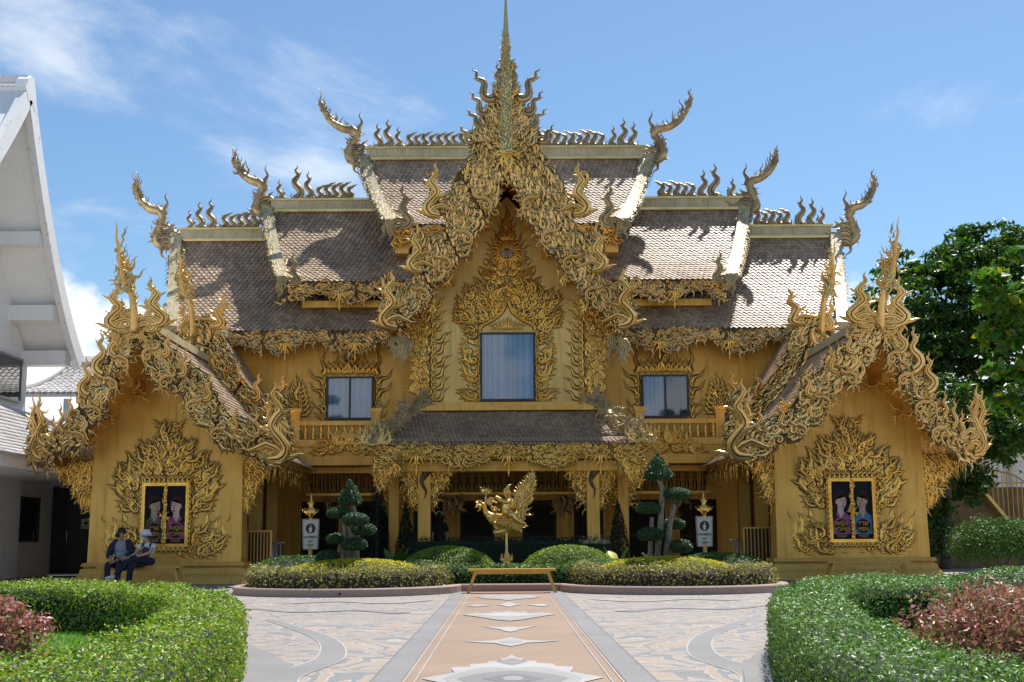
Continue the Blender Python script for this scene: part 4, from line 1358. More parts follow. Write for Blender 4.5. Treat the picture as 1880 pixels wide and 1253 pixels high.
def big_at(p, fr, out, s_, parent, lean=0., matk='pale', key='bigd', name='upturned_flame', n0=.06):
    V, Q = MO[key]; X = V[:, 0] * s_; Z = V[:, 1] * s_
    ca, sa = math.cos(lean), math.sin(lean)
    MB().add(fr(p[0] + out * (X * ca + Z * sa), p[1] - X * sa + Z * ca, V[:, 2] * s_ * 1.3 + n0), Q).build(name, M[matk], parent, True)


po_l = px_poly(PAV_OUT, YP, KP, ZP); pi_l = px_poly(PAV_IN, YP, KP, ZP); pr_l = px_poly(PAV_REAR, YR, KR, ZR)
for sg in (-1, 1):
    frF = plane_xz(YP, KP, ZP); frR = plane_xz(YR, KR, ZR)
    T = lambda px, py, Y=YP, k=KP, z=ZP: (lambda p: (sg * abs(p.x), p.z))(at(px, py, Y, k, z))
    xc = sg * X0
    # body: battered front wall with a moulded plinth, dark interior behind
    m = MB()
    m.frustum(xc - 1.80, xc + 1.80, 30.42, 31.1, .5, xc - 1.76, xc + 1.76, 30.5, 31.1, 3.35)
    plate(m, [(xc - 1.9, 3.352), (xc + 1.9, 3.352), (xc + 1.5, 3.9), (xc + .8, 4.75), (xc, 5.45), (xc - .8, 4.75), (xc - 1.5, 3.9)], plane_xz(30.5), .5)
    m.build('pavilion_wall', M['wall'], GB)
    m = MB()
    for (e, z0_, z1_) in ((.18, 0, .16), (.13, .16, .24), (.09, .24, .36), (.04, .36, .42), (.07, .42, .498)):
        m.frustum(xc - 1.82 - e * 1.3, xc + 1.82 + e * 1.3, 30.40 - e * 1.6, 31.2, z0_, xc - 1.82 - e, xc + 1.82 + e, 30.42 - e * 1.3, 31.2, z1_)
    m.build('plinth', M['wall'], GB)
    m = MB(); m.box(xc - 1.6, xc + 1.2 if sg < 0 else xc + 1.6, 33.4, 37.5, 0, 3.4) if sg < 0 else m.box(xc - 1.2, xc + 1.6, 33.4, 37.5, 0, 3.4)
    m.build('pavilion_core', M['shadeg'], GB)  # gold wall coloured dark to paint in the entrance shade
    m = MB(); a, b = sorted((xc - sg * 1.15, xc + sg * .3)); m.box(a, b, 33.36, 33.398, .02, 2.35); m.build('doorway_shade', M['dark'], GB)  # black sheet paints the dark of the open doorway
    for yy in (33.0, 35.4):
        m = MB(); cx_ = xc - sg * 1.62; m.box(cx_ - .15, cx_ + .15, yy - .15, yy + .15, 0, 3.3); m.build('column', M['wall'], GB)
    m = MB(); dx = xc - sg * 1.21; m.box(dx - .012, dx + .012, 33.7, 35.1, .05, 2.3); m.build('doorway_shade', M['dark'], GB)  # another black sheet painting an opening's darkness
    # outer side wall
    m = MB(); a, b = sorted((xc + sg * 1.5, xc + sg * 1.74)); m.box(a, b, 31.1, 37.5, 0, 3.35); m.build('side_wall', M['wall'], GB)
    # roof, front tier then rear tier
    for (zr_, drop, run, yf, kk, zz, yb) in ((5.72, 2.72, 2.62, YP, KP, ZP, 37.0), (6.72, 2.55, 2.0, YR, KR, ZR, 38.3)):
        for s2 in (-1, 1):
            pf = lambda v: (xc + s2 * run * v, zr_ - drop * (v + .085 * math.sin(PI * v)))
            tl, un = MB(), MB()
            roof_side(tl, un, 'y', pf, lambda v: yf + kk * (pf(v)[1] - zz) + .05, lambda v: yb, .15, .155)
            rf = un.build('pavilion_roof', M['wall'], GB); tl.build('roof_tiles', M['tile'], rf, kind='stuff')
        m = MB(); y_ = yf + kk * (zr_ - zz) + .2; m.box(xc - .12, xc + .12, y_, yb, zr_ - .02, zr_ + .16); m.build('ridge_beam', M['cream'], GB)
    # front boards
    bo1 = board(mirror_poly(po_l, sg), frF, lambda x, z: (-2.15 if sg < 0 else -1.0) + (PI if math.sin(x * 6 + z * 2) > .1 else 0), .40)
    bo2 = board(mirror_poly(pi_l, sg), frF, lambda x, z: (-.95 if sg < 0 else -2.2) + (PI if math.sin(x * 6 - z * 2) > .1 else 0), .40)
    for px, py in ((178, 760), (208, 708), (228, 668)): hook_at(T(px, py), frF, sg, sg, .36, bo1)
    hook_at(T(148, 806), frF, sg, sg, .34, bo1)
    for px, py in ((352, 750), (303, 705), (272, 655)): hook_at(T(px, py), frF, sg, -sg, .38, bo2)
    hook_at(T(396, 800), frF, sg, -sg, .36, bo2)
    for px, py, s_ in ((70, 845, 1.45), (78, 820, 1.25)): big_at(T(px + 8, py), frF, sg * .55, s_, bo1, -.05)
    for px, py, s_ in ((104, 812, .62), (118, 795, .66), (135, 775, .6)): big_at(T(px, py), frF, sg * .7, s_, bo1, -.1, key='ctd')
    for px, py, s_ in ((163, 728, .85), (190, 690, .95), (214, 655, .7)): big_at(T(px, py), frF, sg, s_, bo1, -.15, key='ctd')
    for px, py, s_ in ((512, 845, 1.75),): big_at(T(px - 20, py), frF, -sg * .95, s_, bo2, .1)
    big_at(T(490, 800), frF, -sg * .7, .95, bo2, .1); big_at(T(470, 800), frF, -sg * .8, .6, bo2, .1, key='ctd')
    for px, py, s_ in ((330, 690, .62), (375, 735, .6), (425, 790, .55), (300, 655, .55)): big_at(T(px, py), frF, -sg, s_, bo2, .3, key='ctd')
    # curls either side of the apex
    apx = MB()
    for px, py, out, s_ in ((232, 606, sg, 1.15), (238, 612, sg, .8), (278, 600, -sg, 1.15), (270, 610, -sg, .8)):
        p = T(px, py); V, Q = MO['bigd']; apx.add(frF(p[0] + out * V[:, 0] * s_ * 1.15, p[1] + V[:, 1] * s_ * .9, V[:, 2] * s_ * 1.4 + .1), Q)
        for q in range(6): place(apx, 'k2d', frF, (p[0] + rng.uniform(-.25, .25), p[1] + rng.uniform(-.1, .35)), rng.uniform(0, 6.28), .38, q % 2 == 0, 1.1, .08)
    apx.build('apex_curls', M['pale'], GB, True, kind='stuff')
    # chofa: serpent rising from the apex
    for tier, (pts, Y_, kk, zz) in enumerate((([(250, 612), (248, 575), (245, 548), (240, 528), (230, 515), (226, 498), (222, 478), (221, 458), (216, 438), (217, 424), (214, 406)], YP, KP, ZP),
                                              ([(357, 620), (354, 586), (351, 562), (346, 545), (337, 534), (334, 518), (333, 500), (334, 482), (330, 470), (331, 460), (329, 449)], YR, KR, ZR))):
        pr_ = [at(x, y, Y_, kk, zz) for x, y in pts]
        rr = [.11, .085, .07, .085, .095, .06, .052, .042, .03, .02, .004]
        cw = catmull([(p.x, p.y - .1, p.z, r) for p, r in zip(pr_, rr)], 36); cw[:, 0] *= -sg
        ch = MB().tube(cw[:, :3], cw[:, 3], 9).build('naga_finial', M['pale'], GB, True)
        o = MB(); fr = plane_xz(cw[14, 1])
        for q in range(8, 22):
            place(o, 'f0d', fr, (cw[q, 0] - sg * .05, cw[q, 2]), PI / 2 + sg * rng.uniform(.1, .9), rng.uniform(.2, .34) + (.28 if q in (12, 15) else 0), sg > 0, 1.)
            place(o, 'k0d', fr, (cw[q, 0] + rng.uniform(-.1, .1), cw[q, 2]), rng.uniform(0, 6.28), .25, q % 2 == 0, 1., .1)
        for q in range(0, 24):
            place(o, rng.choice(['k0d', 'k1d', 'f0d']), plane_xz(cw[q, 1] - cw[q, 3] * .6), (cw[q, 0] + rng.uniform(-.07, .07), cw[q, 2]), PI / 2 + rng.uniform(-.7, .7), .26, q % 2 == 0, 1., .02)
        for q in range(20, 34, 2):
            place(o, 'f0d', fr, (cw[q, 0], cw[q, 2]), PI / 2 + rng.choice((-1, 1)) * rng.uniform(.2, .5), .22, q % 4 == 0, 1.)
        for q in range(4):
            place(o, 'f0d', fr, (cw[12, 0] + sg * .1, cw[12, 2] - .05 * q), -PI / 2 + sg * (.5 + .2 * q), .24, sg < 0, 1.)
        o.build('naga_crest', M['pale'], ch, True, kind='stuff')
    # rear board (inner half shows), its upturned foot and curl at the top
    br = board(mirror_poly(pr_l, sg), frR, lambda x, z: (-.95 if sg < 0 else -2.2) + (PI if math.sin(x * 6 - z * 2) > .1 else 0), .38, matk='pale')
    TR = lambda px, py: T(px, py, YR, KR, ZR)
    for px, py, s_ in ((465, 735, .75), (498, 765, .9), (505, 760, 1.1), (432, 700, .55)): big_at(TR(px, py), frR, -sg, s_, br, .25, key='ctd')
    big_at(TR(385, 600), frR, -sg * 1.3, .95, br, .35); big_at(TR(350, 612), frR, sg, .8, br, .1)
    # outer half of the rear board
    ml = [(2 * -X0 - x, z) for x, z in pr_l][::-1]
    board(mirror_poly(ml, sg), frR, lambda x, z: -2.1 if sg < 0 else -1.0, .7)
    # side brackets beside the front wall
    for s2, wd in ((-sg, .52), (sg, .85)):
        e = xc + s2 * 1.76
        poly = [(e, 2.95), (e + s2 * wd, 2.9), (e + s2 * wd * .92, 2.6), (e + s2 * wd * .6, 2.3), (e + s2 * wd * .45, 2.0), (e + s2 * wd * .2, 1.75), (e, 1.55)]
        fr = plane_xz(30.6); b = MB(); plate(b, poly, fr, .08); bo = b.build('bracket', M['backl'], GB)
        o = MB(); fill_poly(o, poly, fr, .32, lambda x, z: -PI / 2 + s2 * .4, rng, ('k2r', 'k1r', 'k0r'), 1.5, 1.)
        edge_curls(o, poly, fr, .22, rng, 'f0d', .7, lambda x, z: abs(x - e) > .04)
        o.build('bracket_scrolls', M['gold'], bo, True, kind='stuff')
    # carved purlin ends on the soffit
    for s2 in (-1, 1):
        for (x, z) in ((.7, 4.55), (1.3, 3.9), (1.9, 3.25)):
            m = MB(); xx = xc + s2 * x; m.box(xx - .09, xx + .09, 29.5, 30.48, z - .02, z + .2); pb = m.build('soffit_beam', M['wall'], GB)
            o = MB()
            for q in range(7): place(o, rng.choice(['k2d', 'k1d']), plane_xz(29.46 + .12 * q), (xx + rng.uniform(-.2, .2), z + rng.uniform(-.1, .12)), rng.uniform(0, 6.28), .36, q % 2 == 0)
            o.build('beam_carving', M['gold'], pb, True, kind='stuff')
    # carved fringe under the side eaves, running back to the main building
    for s2 in (-1, 1):
        xe = xc + s2 * 2.55; fr = plane_yz(xe, s2); o = MB(); b = MB()
        plate(b, [(29.75, 3.02), (36.6, 3.02), (36.6, 2.75), (29.75, 2.75)], fr, .05); bo = b.build('side_fascia', M['backl'], GB)
        for y in np.arange(29.8, 36.5, .14):
            place(o, rng.choice(['k2d', 'k1d']), fr, (y, 2.9 + rng.uniform(-.12, .1)), rng.choice((0, PI)) + rng.uniform(-.4, .4), .42, rng.random() < .5, 1., .04)
            place(o, 'fld' if rng.random() < .4 else 'f0d', fr, (y, 2.76), -PI / 2 + rng.uniform(-.3, .3), rng.uniform(.25, .55), rng.random() < .5, 1., rng.uniform(-.1, .05))
        o.build('fascia_scrolls', M['gold'], bo, True, kind='stuff')

    # painted window: moulded frame, two portrait panels, relief of flames round it
    zc0, zc1 = .93, 2.28; hw = .48
    frame = MB()
    for (a, b, c, d) in ((xc - hw - .075, xc - hw, zc0 - .075, zc1 + .075), (xc + hw, xc + hw + .075, zc0 - .075, zc1 + .075)):
        frame.box(a, b, 30.33, 30.5, c, d)
    frame.box(xc - hw, xc + hw, 30.33, 30.5, zc0 - .075, zc0); frame.box(xc - hw, xc + hw, 30.33, 30.5, zc1, zc1 + .075)
    frame.box(xc - .035, xc + .035, 30.34, 30.5, zc0, zc1)
    fo = frame.build('window_frame', M['gold'], GB)
    o = MB(); fr = plane_xz(30.335)
    for z in np.arange(zc0, zc1, .085): place(o, 'k0d', fr, (xc, z), PI / 2 + rng.uniform(-.5, .5), .16, rng.random() < .5, 1.3, .02)
    for q in range(8): place(o, 'k1d', fr, (xc, (zc0 + zc1) / 2 - .05), q * PI / 4, .17, q % 2 == 0, 1.3, .04)
    border(o, plane_xz(30.34), xc - hw - .08, xc + hw + .08, zc0 - .07, zc1 + .07, .24, rng, 'lrtb', 0)
    o.build('frame_scrolls', M['gold'], fo, True, kind='stuff')
    o = MB(); fr = plane_xz(30.45)
    half = [(0, 3.75), (.12, 3.4), (.25, 3.2), (.46, 3.3), (.60, 3.05), (.72, 2.85), (.86, 2.6), (.98, 2.7), (1.0, 2.4), (.92, 2.1), (.85, 1.85), (.75, 1.75), (.70, 1.5), (.85, 1.4), (.80, 1.15), (1.05, 1.2), (1.22, 1.0), (1.15, .75), (1.0, .6),
            (0, .6), (0, .80), (.62, .80), (.62, 2.42), (0, 2.42)]
    for s2 in (-1, 1):
        hp_ = [(xc + s2 * (x if x < .63 else .63 + (x - .63) * 1.35), z if z < 2.43 else 2.42 + (z - 2.42) * 1.15) for x, z in half]
        st_ = rng.getstate(); rng.seed(77)
        fill_poly(o, hp_, fr, .46, lambda x, z: PI / 2 - s2 * (.35 + .5 * min(1, abs(x - xc))), rng, ('k2r', 'k2r', 'k1r'), 1.25, .95)
        rng.setstate(st_)
    items = [(0, 2.75, 90, 1.05, 'flr'), (.06, 2.75, 60, .5, 'k2r'), (.10, 3.05, 50, .42, 'k2r'), (.05, 3.3, 65, .4, 'k2r'), (.1, 3.55, 30, .35, 'k2r'),
             (.22, 2.6, 74, .85, 'k2r'), (.38, 2.6, 72, .85, 'flr'), (.58, 2.35, 66, .9, 'k2r'), (.66, 2.4, 70, .72, 'flr'), (.80, 2.0, 72, .85, 'k2r'), (.92, 2.2, 78, .72, 'flr'),
             (.74, 1.75, 30, .5, 'k2r'), (.72, 1.15, 66, .62, 'k2r'), (.78, 1.3, 62, .5, 'flr'), (.95, .75, 60, .75, 'k2r'), (1.1, .85, 74, .78, 'flr'), (.85, .85, 70, .8, 'k2r'),
             (.05, .74, 4, .55, 'k2r'), (.3, .72, 8, .55, 'k2r'), (.55, .72, 6, .6, 'k2r'), (.8, .70, 8, .6, 'k2r'), (.15, .66, -4, .45, 'k2r'), (.45, .66, -4, .45, 'k2r'), (.75, .66, -2, .5, 'k2r'), (1.0, .7, 30, .5, 'k2r')]
    for (x, z, a, l, key) in items:
        x = x if x < .63 else .63 + (x - .63) * 1.35; z = z if z < 2.43 else 2.42 + (z - 2.42) * 1.15
        for s2 in ((-1, 1) if x else (1,)):
            ang = math.radians(a) if s2 > 0 else PI - math.radians(a)
            if key == 'bigr':
                V, Q = MO[key]; o.add(fr(xc + s2 * (x + V[:, 0] * l * .9), z + V[:, 1] * l, V[:, 2] * l), Q)
            else: place(o, key, fr, (xc + s2 * x, z), ang, l, s2 > 0, .9)
    for s2 in (-1, 1):
        V, Q = rib(catmull([(xc, 3.15), (xc + s2 * .12, 2.85), (xc + s2 * .24, 2.62)], 8), np.full(8, .03), 'r', 1.2); o.add(fr(V[:, 0], V[:, 1], V[:, 2]), Q)
    o.build('window_relief', M['gold'], GB, True, kind='stuff')

# ---- the painted portrait panels
PM = lambda n, c: mat(n, c, .6, 0, .08, 8, spec=.12)
SKIN = {'m': PM('painted_tan_skin', (.52, .36, .26)), 'f': PM('painted_fair_skin', (.74, .48, .42))}
PBK, PHAIR, PGOLD, PRED = PM('panel_black', (.016, .016, .024)), PM('painted_hair', (.045, .022, .018)), PM('painted_gold', (.55, .38, .10)), PM('painted_maroon', (.05, .010, .012))
PLIP, PEYE = PM('painted_lip', (.30, .07, .07)), PM('painted_eye', (.03, .02, .02))
SHIRT = {'green': PM('painted_green', (.11, .125, .065)), 'pink': PM('painted_pink', (.38, .10, .27)), 'mauve': PM('painted_mauve', (.44, .13, .32)), 'blue': PM('painted_blue', (.08, .25, .40))}
COLLAR = {'green': PM('collar_grey', (.16, .16, .13)), 'pink': PM('collar_rose', (.33, .12, .22)), 'mauve': PM('collar_lilac', (.38, .14, .30)), 'blue': PM('collar_blue', (.09, .24, .36))}
FONT = bpy.data.fonts.load('<builtin>') if '<builtin>' in [f.filepath for f in bpy.data.fonts] else None


def text_obj(body, size, loc, mt, parent, name='lettering', shear=0., rot=(PI / 2, 0, 0)):
    cu = bpy.data.curves.new(name, 'FONT')
    cu.body = body; cu.size = size; cu.align_x = 'CENTER'; cu.align_y = 'CENTER'; cu.extrude = .0008; cu.offset = size * .012
    tmp = bpy.data.objects.new('tmp', cu); COL.objects.link(tmp)
    dg = bpy.context.evaluated_depsgraph_get()
    me = bpy.data.meshes.new_from_object(tmp.evaluated_get(dg))
    bpy.data.objects.remove(tmp); bpy.data.curves.remove(cu)
    me.materials.clear(); me.materials.append(mt)
    return inst(name, me, loc, parent, rot)


def flat(poly, Y): return MB().poly([(x, Y, z) for x, z in poly])


def disc(cx, cz_, rx, rz, Y, n=24, a0=0, a1=2 * PI):
    t = np.linspace(a0, a1, n); m_ = MB()
    V = [(cx, Y, cz_)] + [(cx + rx * math.cos(q), Y, cz_ + rz * math.sin(q)) for q in t]
    return m_.add(V, None, [[0, i, i + 1] for i in range(1, n)])


def portrait(cx, look, sex, shirt, words):
    z0, z1 = .935, 2.275; w_ = .425; Y = 30.40; f = look
    p = MB(); p.box(cx - w_ / 2, cx + w_ / 2, Y, Y + .04, z0, z1)
    po = p.build('portrait_panel', PBK, GB, label={'green': 'painted man in a green shirt', 'pink': 'painted woman in a pink blouse', 'mauve': 'painted woman in a mauve shirt', 'blue': 'painted man in a blue shirt'}[shirt])
    e = .0016
    sh = [(-.205, 0), (.205, 0), (.205, .36), (.19, .44), (.10, .50), (.05, .52), (-.05, .52), (-.10, .50), (-.19, .44), (-.205, .36)]
    flat([(cx + x, z0 + .11 + z) for x, z in sh], Y - e).build('painted_shirt', SHIRT[shirt], po)
    hx, hz, G = cx + f * .015, z0 + .87, 1.28
    disc(hx - f * .02 * G, hz + .045 * G, .125 * G, .165 * G, Y - 2 * e).build('painted_hair', PHAIR, po)
    if sex == 'f':
        flat([(hx - f * .13 * G, hz + .05 * G), (hx - f * .03 * G, hz + .05 * G), (hx - f * .06 * G, hz - .28 * G), (hx - f * .15 * G, hz - .36 * G), (hx - f * .17 * G, hz - .2 * G)], Y - 2.2 * e).build('painted_hair', PHAIR, po)
    flat([(hx - .055 * G - f * .02, hz - .08 * G), (hx + .045 * G - f * .02, hz - .08 * G), (hx + .06 * G - f * .02, hz - .24 * G), (hx - f * .02 * G, hz - .29 * G), (hx - .07 * G - f * .02, hz - .24 * G)], Y - 3 * e).build('painted_neck', SKIN[sex], po)
    face = [(-.075, .11), (-.02, .135), (.05, .12), (.085, .06), (.09, -.02), (.07, -.09), (.03, -.145), (0, -.155), (-.04, -.135), (-.075, -.07), (-.085, .02)]
    flat([(hx + f * x * G, hz + z * G) for x, z in (face if f > 0 else face[::-1])], Y - 4 * e).build('painted_face', SKIN[sex], po)
    disc(hx - f * .09 * G, hz - .005 * G, .018 * G, .035 * G, Y - 4.4 * e, 10).build('painted_ear', SKIN[sex], po)
    flat([(hx + f * x * G, hz + z * G) for x, z in ((-.10, .04), (-.085, .13), (0, .175), (.075, .15), (.08, .09), (.03, .115), (-.03, .10), (-.065, .06))], Y - 5 * e).build('painted_fringe', PHAIR, po)
    for ex in (.0, .065):
        disc(hx + f * ex * G, hz + .015 * G, .017 * G, .0085 * G, Y - 5 * e, 10).build('painted_eye', PEYE, po)
        disc(hx + f * ex * G, hz + .046 * G, .026 * G, .005 * G, Y - 5 * e, 10).build('painted_brow', PHAIR, po)
    flat([(hx + f * .03 * G, hz + .01 * G), (hx + f * .052 * G, hz - .045 * G), (hx + f * .022 * G, hz - .05 * G)], Y - 5 * e).build('painted_nose', PLIP, po)
    disc(hx + f * .035 * G, hz - .085 * G, .028 * G, .014 * G, Y - 5 * e, 12).build('painted_lips', PLIP, po)
    for s2 in (-1, 1):
        flat([(cx + s2 * .02, z0 + .54), (cx + s2 * .085, z0 + .64), (cx + s2 * .13, z0 + .58), (cx + s2 * .06, z0 + .49)], Y - 5.5 * e).build('painted_collar', COLLAR[shirt], po)
    disc(cx, z0 + .30, .165, .165, Y - 6 * e, 28).build('emblem_disc', PRED, po)
    text_obj(words[0], .15, (cx, Y - 7 * e, z0 + .365), PGOLD, po)
    text_obj(words[1], .125, (cx, Y - 7 * e, z0 + .225), PGOLD, po)
    text_obj('TOILET', .075, (cx, Y - 2 * e, z0 + .065), PGOLD, po)


MEN, WOM = ('\u0e0a\u0e32\u0e22', 'MEN'), ('\u0e2b\u0e0d\u0e34\u0e07', 'WOMEN')
portrait(-X0 - .255, 1, 'm', 'green', MEN)
portrait(-X0 + .255, -1, 'f', 'pink', WOM)
portrait(X0 - .255, 1, 'f', 'mauve', WOM)
portrait(X0 + .255, -1, 'm', 'blue', MEN)

# ================================================================ THE GROUND
nrg = np.random.RandomState(11)


def structure(o): return tag(o, kind='structure')


g = MB().poly([(-260, -120, -.012), (260, -120, -.012), (260, 900, -.012), (-260, 900, -.012)]).build('ground', M['pave'])
structure(g)
pv = MB().poly([(-9, -3, 0), (9, -3, 0), (9, 30.0, 0), (-9, 30.0, 0)]).build('pavement', M['peb_swirl'])
structure(pv)
PC = -.05                                                         # middle of the carpet path
YE = 24.75
path = structure(MB().poly([(PC - 1.0, -3, .004), (PC + 1.0, -3, .004), (PC + 1.0, YE, .004), (PC - 1.0, YE, .004)]).build('path', M['peb_tan']))
for sg in (-1, 1):
    e = MB().poly([(PC + sg * 1.0, -3, .008), (PC + sg * .79, -3, .008), (PC + sg * .79, YE, .008), (PC + sg * 1.0, YE, .008)]); e.build('border_strip', M['peb_grey'], path)
    for d in (.775, .70):
        e = MB().poly([(PC + sg * d, -3, .009), (PC + sg * (d - .012), -3, .009), (PC + sg * (d - .012), YE, .009), (PC + sg * d, YE, .009)]); e.build('white_line', M['peb_white'], path)
    e = MB().poly([(PC + sg * 1.0, -3, .009), (PC + sg * 1.018, -3, .009), (PC + sg * 1.018, YE, .009), (PC + sg * 1.0, YE, .009)]); e.build('dark_joint', M['peb_dark'], path)
    e = MB().poly([(PC + sg * 1.02, 17.6, .009), (sg * 5.2, 17.6, .009), (sg * 5.2, 17.618, .009), (PC + sg * 1.02, 17.618, .009)]); e.build('dark_joint', M['peb_dark'], pv)
e = MB().poly([(PC - .99, 16.6, .010), (PC + .99, 16.6, .010), (PC + .99, 16.615, .010), (PC - .99, 16.615, .010)]); e.build('dark_joint', M['peb_dark'], path)


def flatpoly(pts, z, mt, parent, name='inlay_motif'):
    tri = tessellate_polygon([[Vector((x, y, 0)) for x, y in pts]])
    return MB().add([(x, y, z) for x, y in pts], None, [list(t) for t in tri]).build(name, mt, parent)


def sym(half): return [(PC + x, y) for x, y in half] + [(PC - x, y) for x, y in half[::-1]]


def lobes(cy, ry, rx, tips, z, mt):
    """pointed rosette: tips = list of (fraction of rx, fraction of ry) down the right side, top first"""
    flatpoly(sym([(rx * a, cy + ry * b) for a, b in tips]), z, mt, path)


# the big rosette nearest the camera, outermost layer first
lobes(9.35, .95, .66, [(0, 2.05), (.08, 1.75), (.16, 1.7), (.12, 1.5), (.30, 1.45), (.30, 1.3), (.52, 1.18), (.50, 1.0), (.72, .95), (.70, .75), (.66, .55), (1.0, .12), (.66, -.3), (.70, -.75), (.5, -1.0), (.3, -1.4), (0, -1.9)], .010, M['peb_white'])
lobes(9.35, .86, .50, [(0, .9), (.3, 1.05), (.5, 1.0), (.62, .85), (.86, .45), (1.0, .1), (.86, -.3), (.62, -.8), (.3, -1.0), (0, -.9)], .0115, M['peb_lgrey'])
lobes(9.35, .62, .40, [(0, 1), (.4, .8), (.75, .5), (1, .08), (.75, -.4), (.4, -.8), (0, -1)], .013, M['peb_grey'])
lobes(9.38, .36, .22, [(0, 1), (.45, .62), (1, 0), (.45, -.6), (0, -1)], .0145, M['peb_dark'])
lobes(9.38, .16, .08, [(0, 1), (.7, .7), (1, 0), (.7, -.7), (0, -1)], .016, M['peb_lgrey'])
lobes(10.7, .30, .13, [(0, 1), (.5, .5), (1, 0), (.5, -.6), (0, -1)], .0118, M['peb_grey'])
lobes(12.75, .55, .50, [(0, 1), (.2, .5), (.3, .3), (.6, .12), (1.0, .22), (.6, -.18), (.3, -.3), (.2, -.6), (0, -1)], .010, M['peb_white'])
lobes(12.75, .25, .12, [(0, 1), (.8, .3), (1, 0), (.8, -.4), (0, -1)], .0115, M['peb_lgrey'])
lobes(14.6, .55, .34, [(0, .5), (.3, .35), (.7, .6), (1.0, 1.0), (.6, .1), (.3, -.3), (.2, -.7), (0, -1)], .010, M['peb_white'])
lobes(17.0, 1.0, .62, [(0, 1.2), (.15, .8), (.35, 1.0), (.4, .5), (.75, .6), (1.0, .2), (.75, -.1), (.5, -.5), (.25, -.9), (0, -1.1)], .012, M['peb_lgrey'])
lobes(17.1, .5, .40, [(0, 1), (.5, .6), (1, 0), (.5, -.5), (0, -.9)], .0135, M['peb_white'])
lobes(19.8, .7, .2, [(0, 1), (.5, .3), (1, 0), (.5, -.4), (0, -1)], .012, M['peb_white'])
for sg in (-1, 1):
    flatpoly([(PC + sg * x, y) for x, y in ((.25, 19.6), (.5, 19.2), (.62, 19.5), (.5, 19.9))], .012, M['peb_white'], path)
lobes(22.2, 1.1, .55, [(0, 1), (.3, .6), (.7, .8), (1.0, .2), (.7, -.4), (.3, -.6), (0, -1)], .012, M['peb_lgrey'])

# grey scrolls with pale outlines set into the pavement on both sides
lay = [0]


def inlay(P, W, sg):
    lay[0] += 1
    z = .004 + .0012 * (lay[0] % 5)
    P = np.asarray(P); W = np.asarray(W)
    for ww, dz, mt in ((W + .016, 0, M['peb_white']), (W, .002, M['peb_grey' if lay[0] % 4 else 'peb_lgrey'])):
        V, Q = rib(P, ww, 'f'); V[:, 0] *= sg; V[:, 2] = z + dz * .3
        MB().add(V, Q).build('inlay_scroll', mt, pv)


sr = random.Random(21)
for sg in (-1, 1):
    stems = [[(1.45, 8.2), (1.75, 9.6), (1.6, 11.2), (1.9, 13.2), (2.5, 15.0), (3.1, 16.6)],
             [(2.0, 7.5), (2.2, 8.8), (2.0, 10.2), (2.4, 11.6)],
             [(1.5, 17.8), (2.2, 18.6), (3.0, 18.3), (3.8, 19.2), (4.6, 19.0)],
             [(1.4, 21.5), (2.0, 20.6), (2.8, 21.2), (3.6, 20.6)]]
    for st in stems:
        c = catmull(st, 60); inlay(c, np.linspace(.16, .05, 60), sg)
    # plain grey band where the hedge stands
    arc = catmull([(sg * 1.40, 6.0), (sg * 1.62, 7.4), (sg * 1.88, 9.0), (sg * 2.2, 10.6), (sg * 2.9, 12.6)], 20)
    V, Q = rib(arc, np.full(20, .34), 'f'); V[:, 2] = .0125; MB().add(V, Q).build('hedge_band', M['peb_grey'], pv)


# ================================================================ PLANTING
def leaf_quads(mb, P, Nn, size, rs, tilt=.75, asp=.5, up=.25):
    """one folded diamond per leaf, turned towards the surface normal with scatter"""
    n = len(P)
    nr = Nn + rs.randn(n, 3) * tilt + np.array([0, 0, up])
    nr /= np.linalg.norm(nr, axis=1)[:, None] + 1e-9
    d = rs.randn(n, 3); d -= nr * (d * nr).sum(1)[:, None]; d /= np.linalg.norm(d, axis=1)[:, None] + 1e-9
    s = np.cross(nr, d)
    l = (size * rs.uniform(.6, 1.25, n))[:, None]
    w_ = l * asp
    V = np.stack([P - d * l * .5, P + s * w_ * .5 - nr * l * .05, P + d * l * .5, P - s * w_ * .5 - nr * l * .05], 1).reshape(-1, 3)
    mb.add(V, np.arange(n * 4).reshape(n, 4))


def ell_points(c, r, n, rs, lower=-1., shell=.12):
    v = rs.randn(int(n * 1.6), 3); v /= np.linalg.norm(v, axis=1)[:, None]
    v = v[v[:, 2] > lower][:n]
    k = 1 + rs.uniform(-shell, shell * .5, len(v))[:, None]
    P = np.asarray(c) + v * np.asarray(r) * k
    nn = v / np.asarray(r); nn /= np.linalg.norm(nn, axis=1)[:, None]
    return P, nn


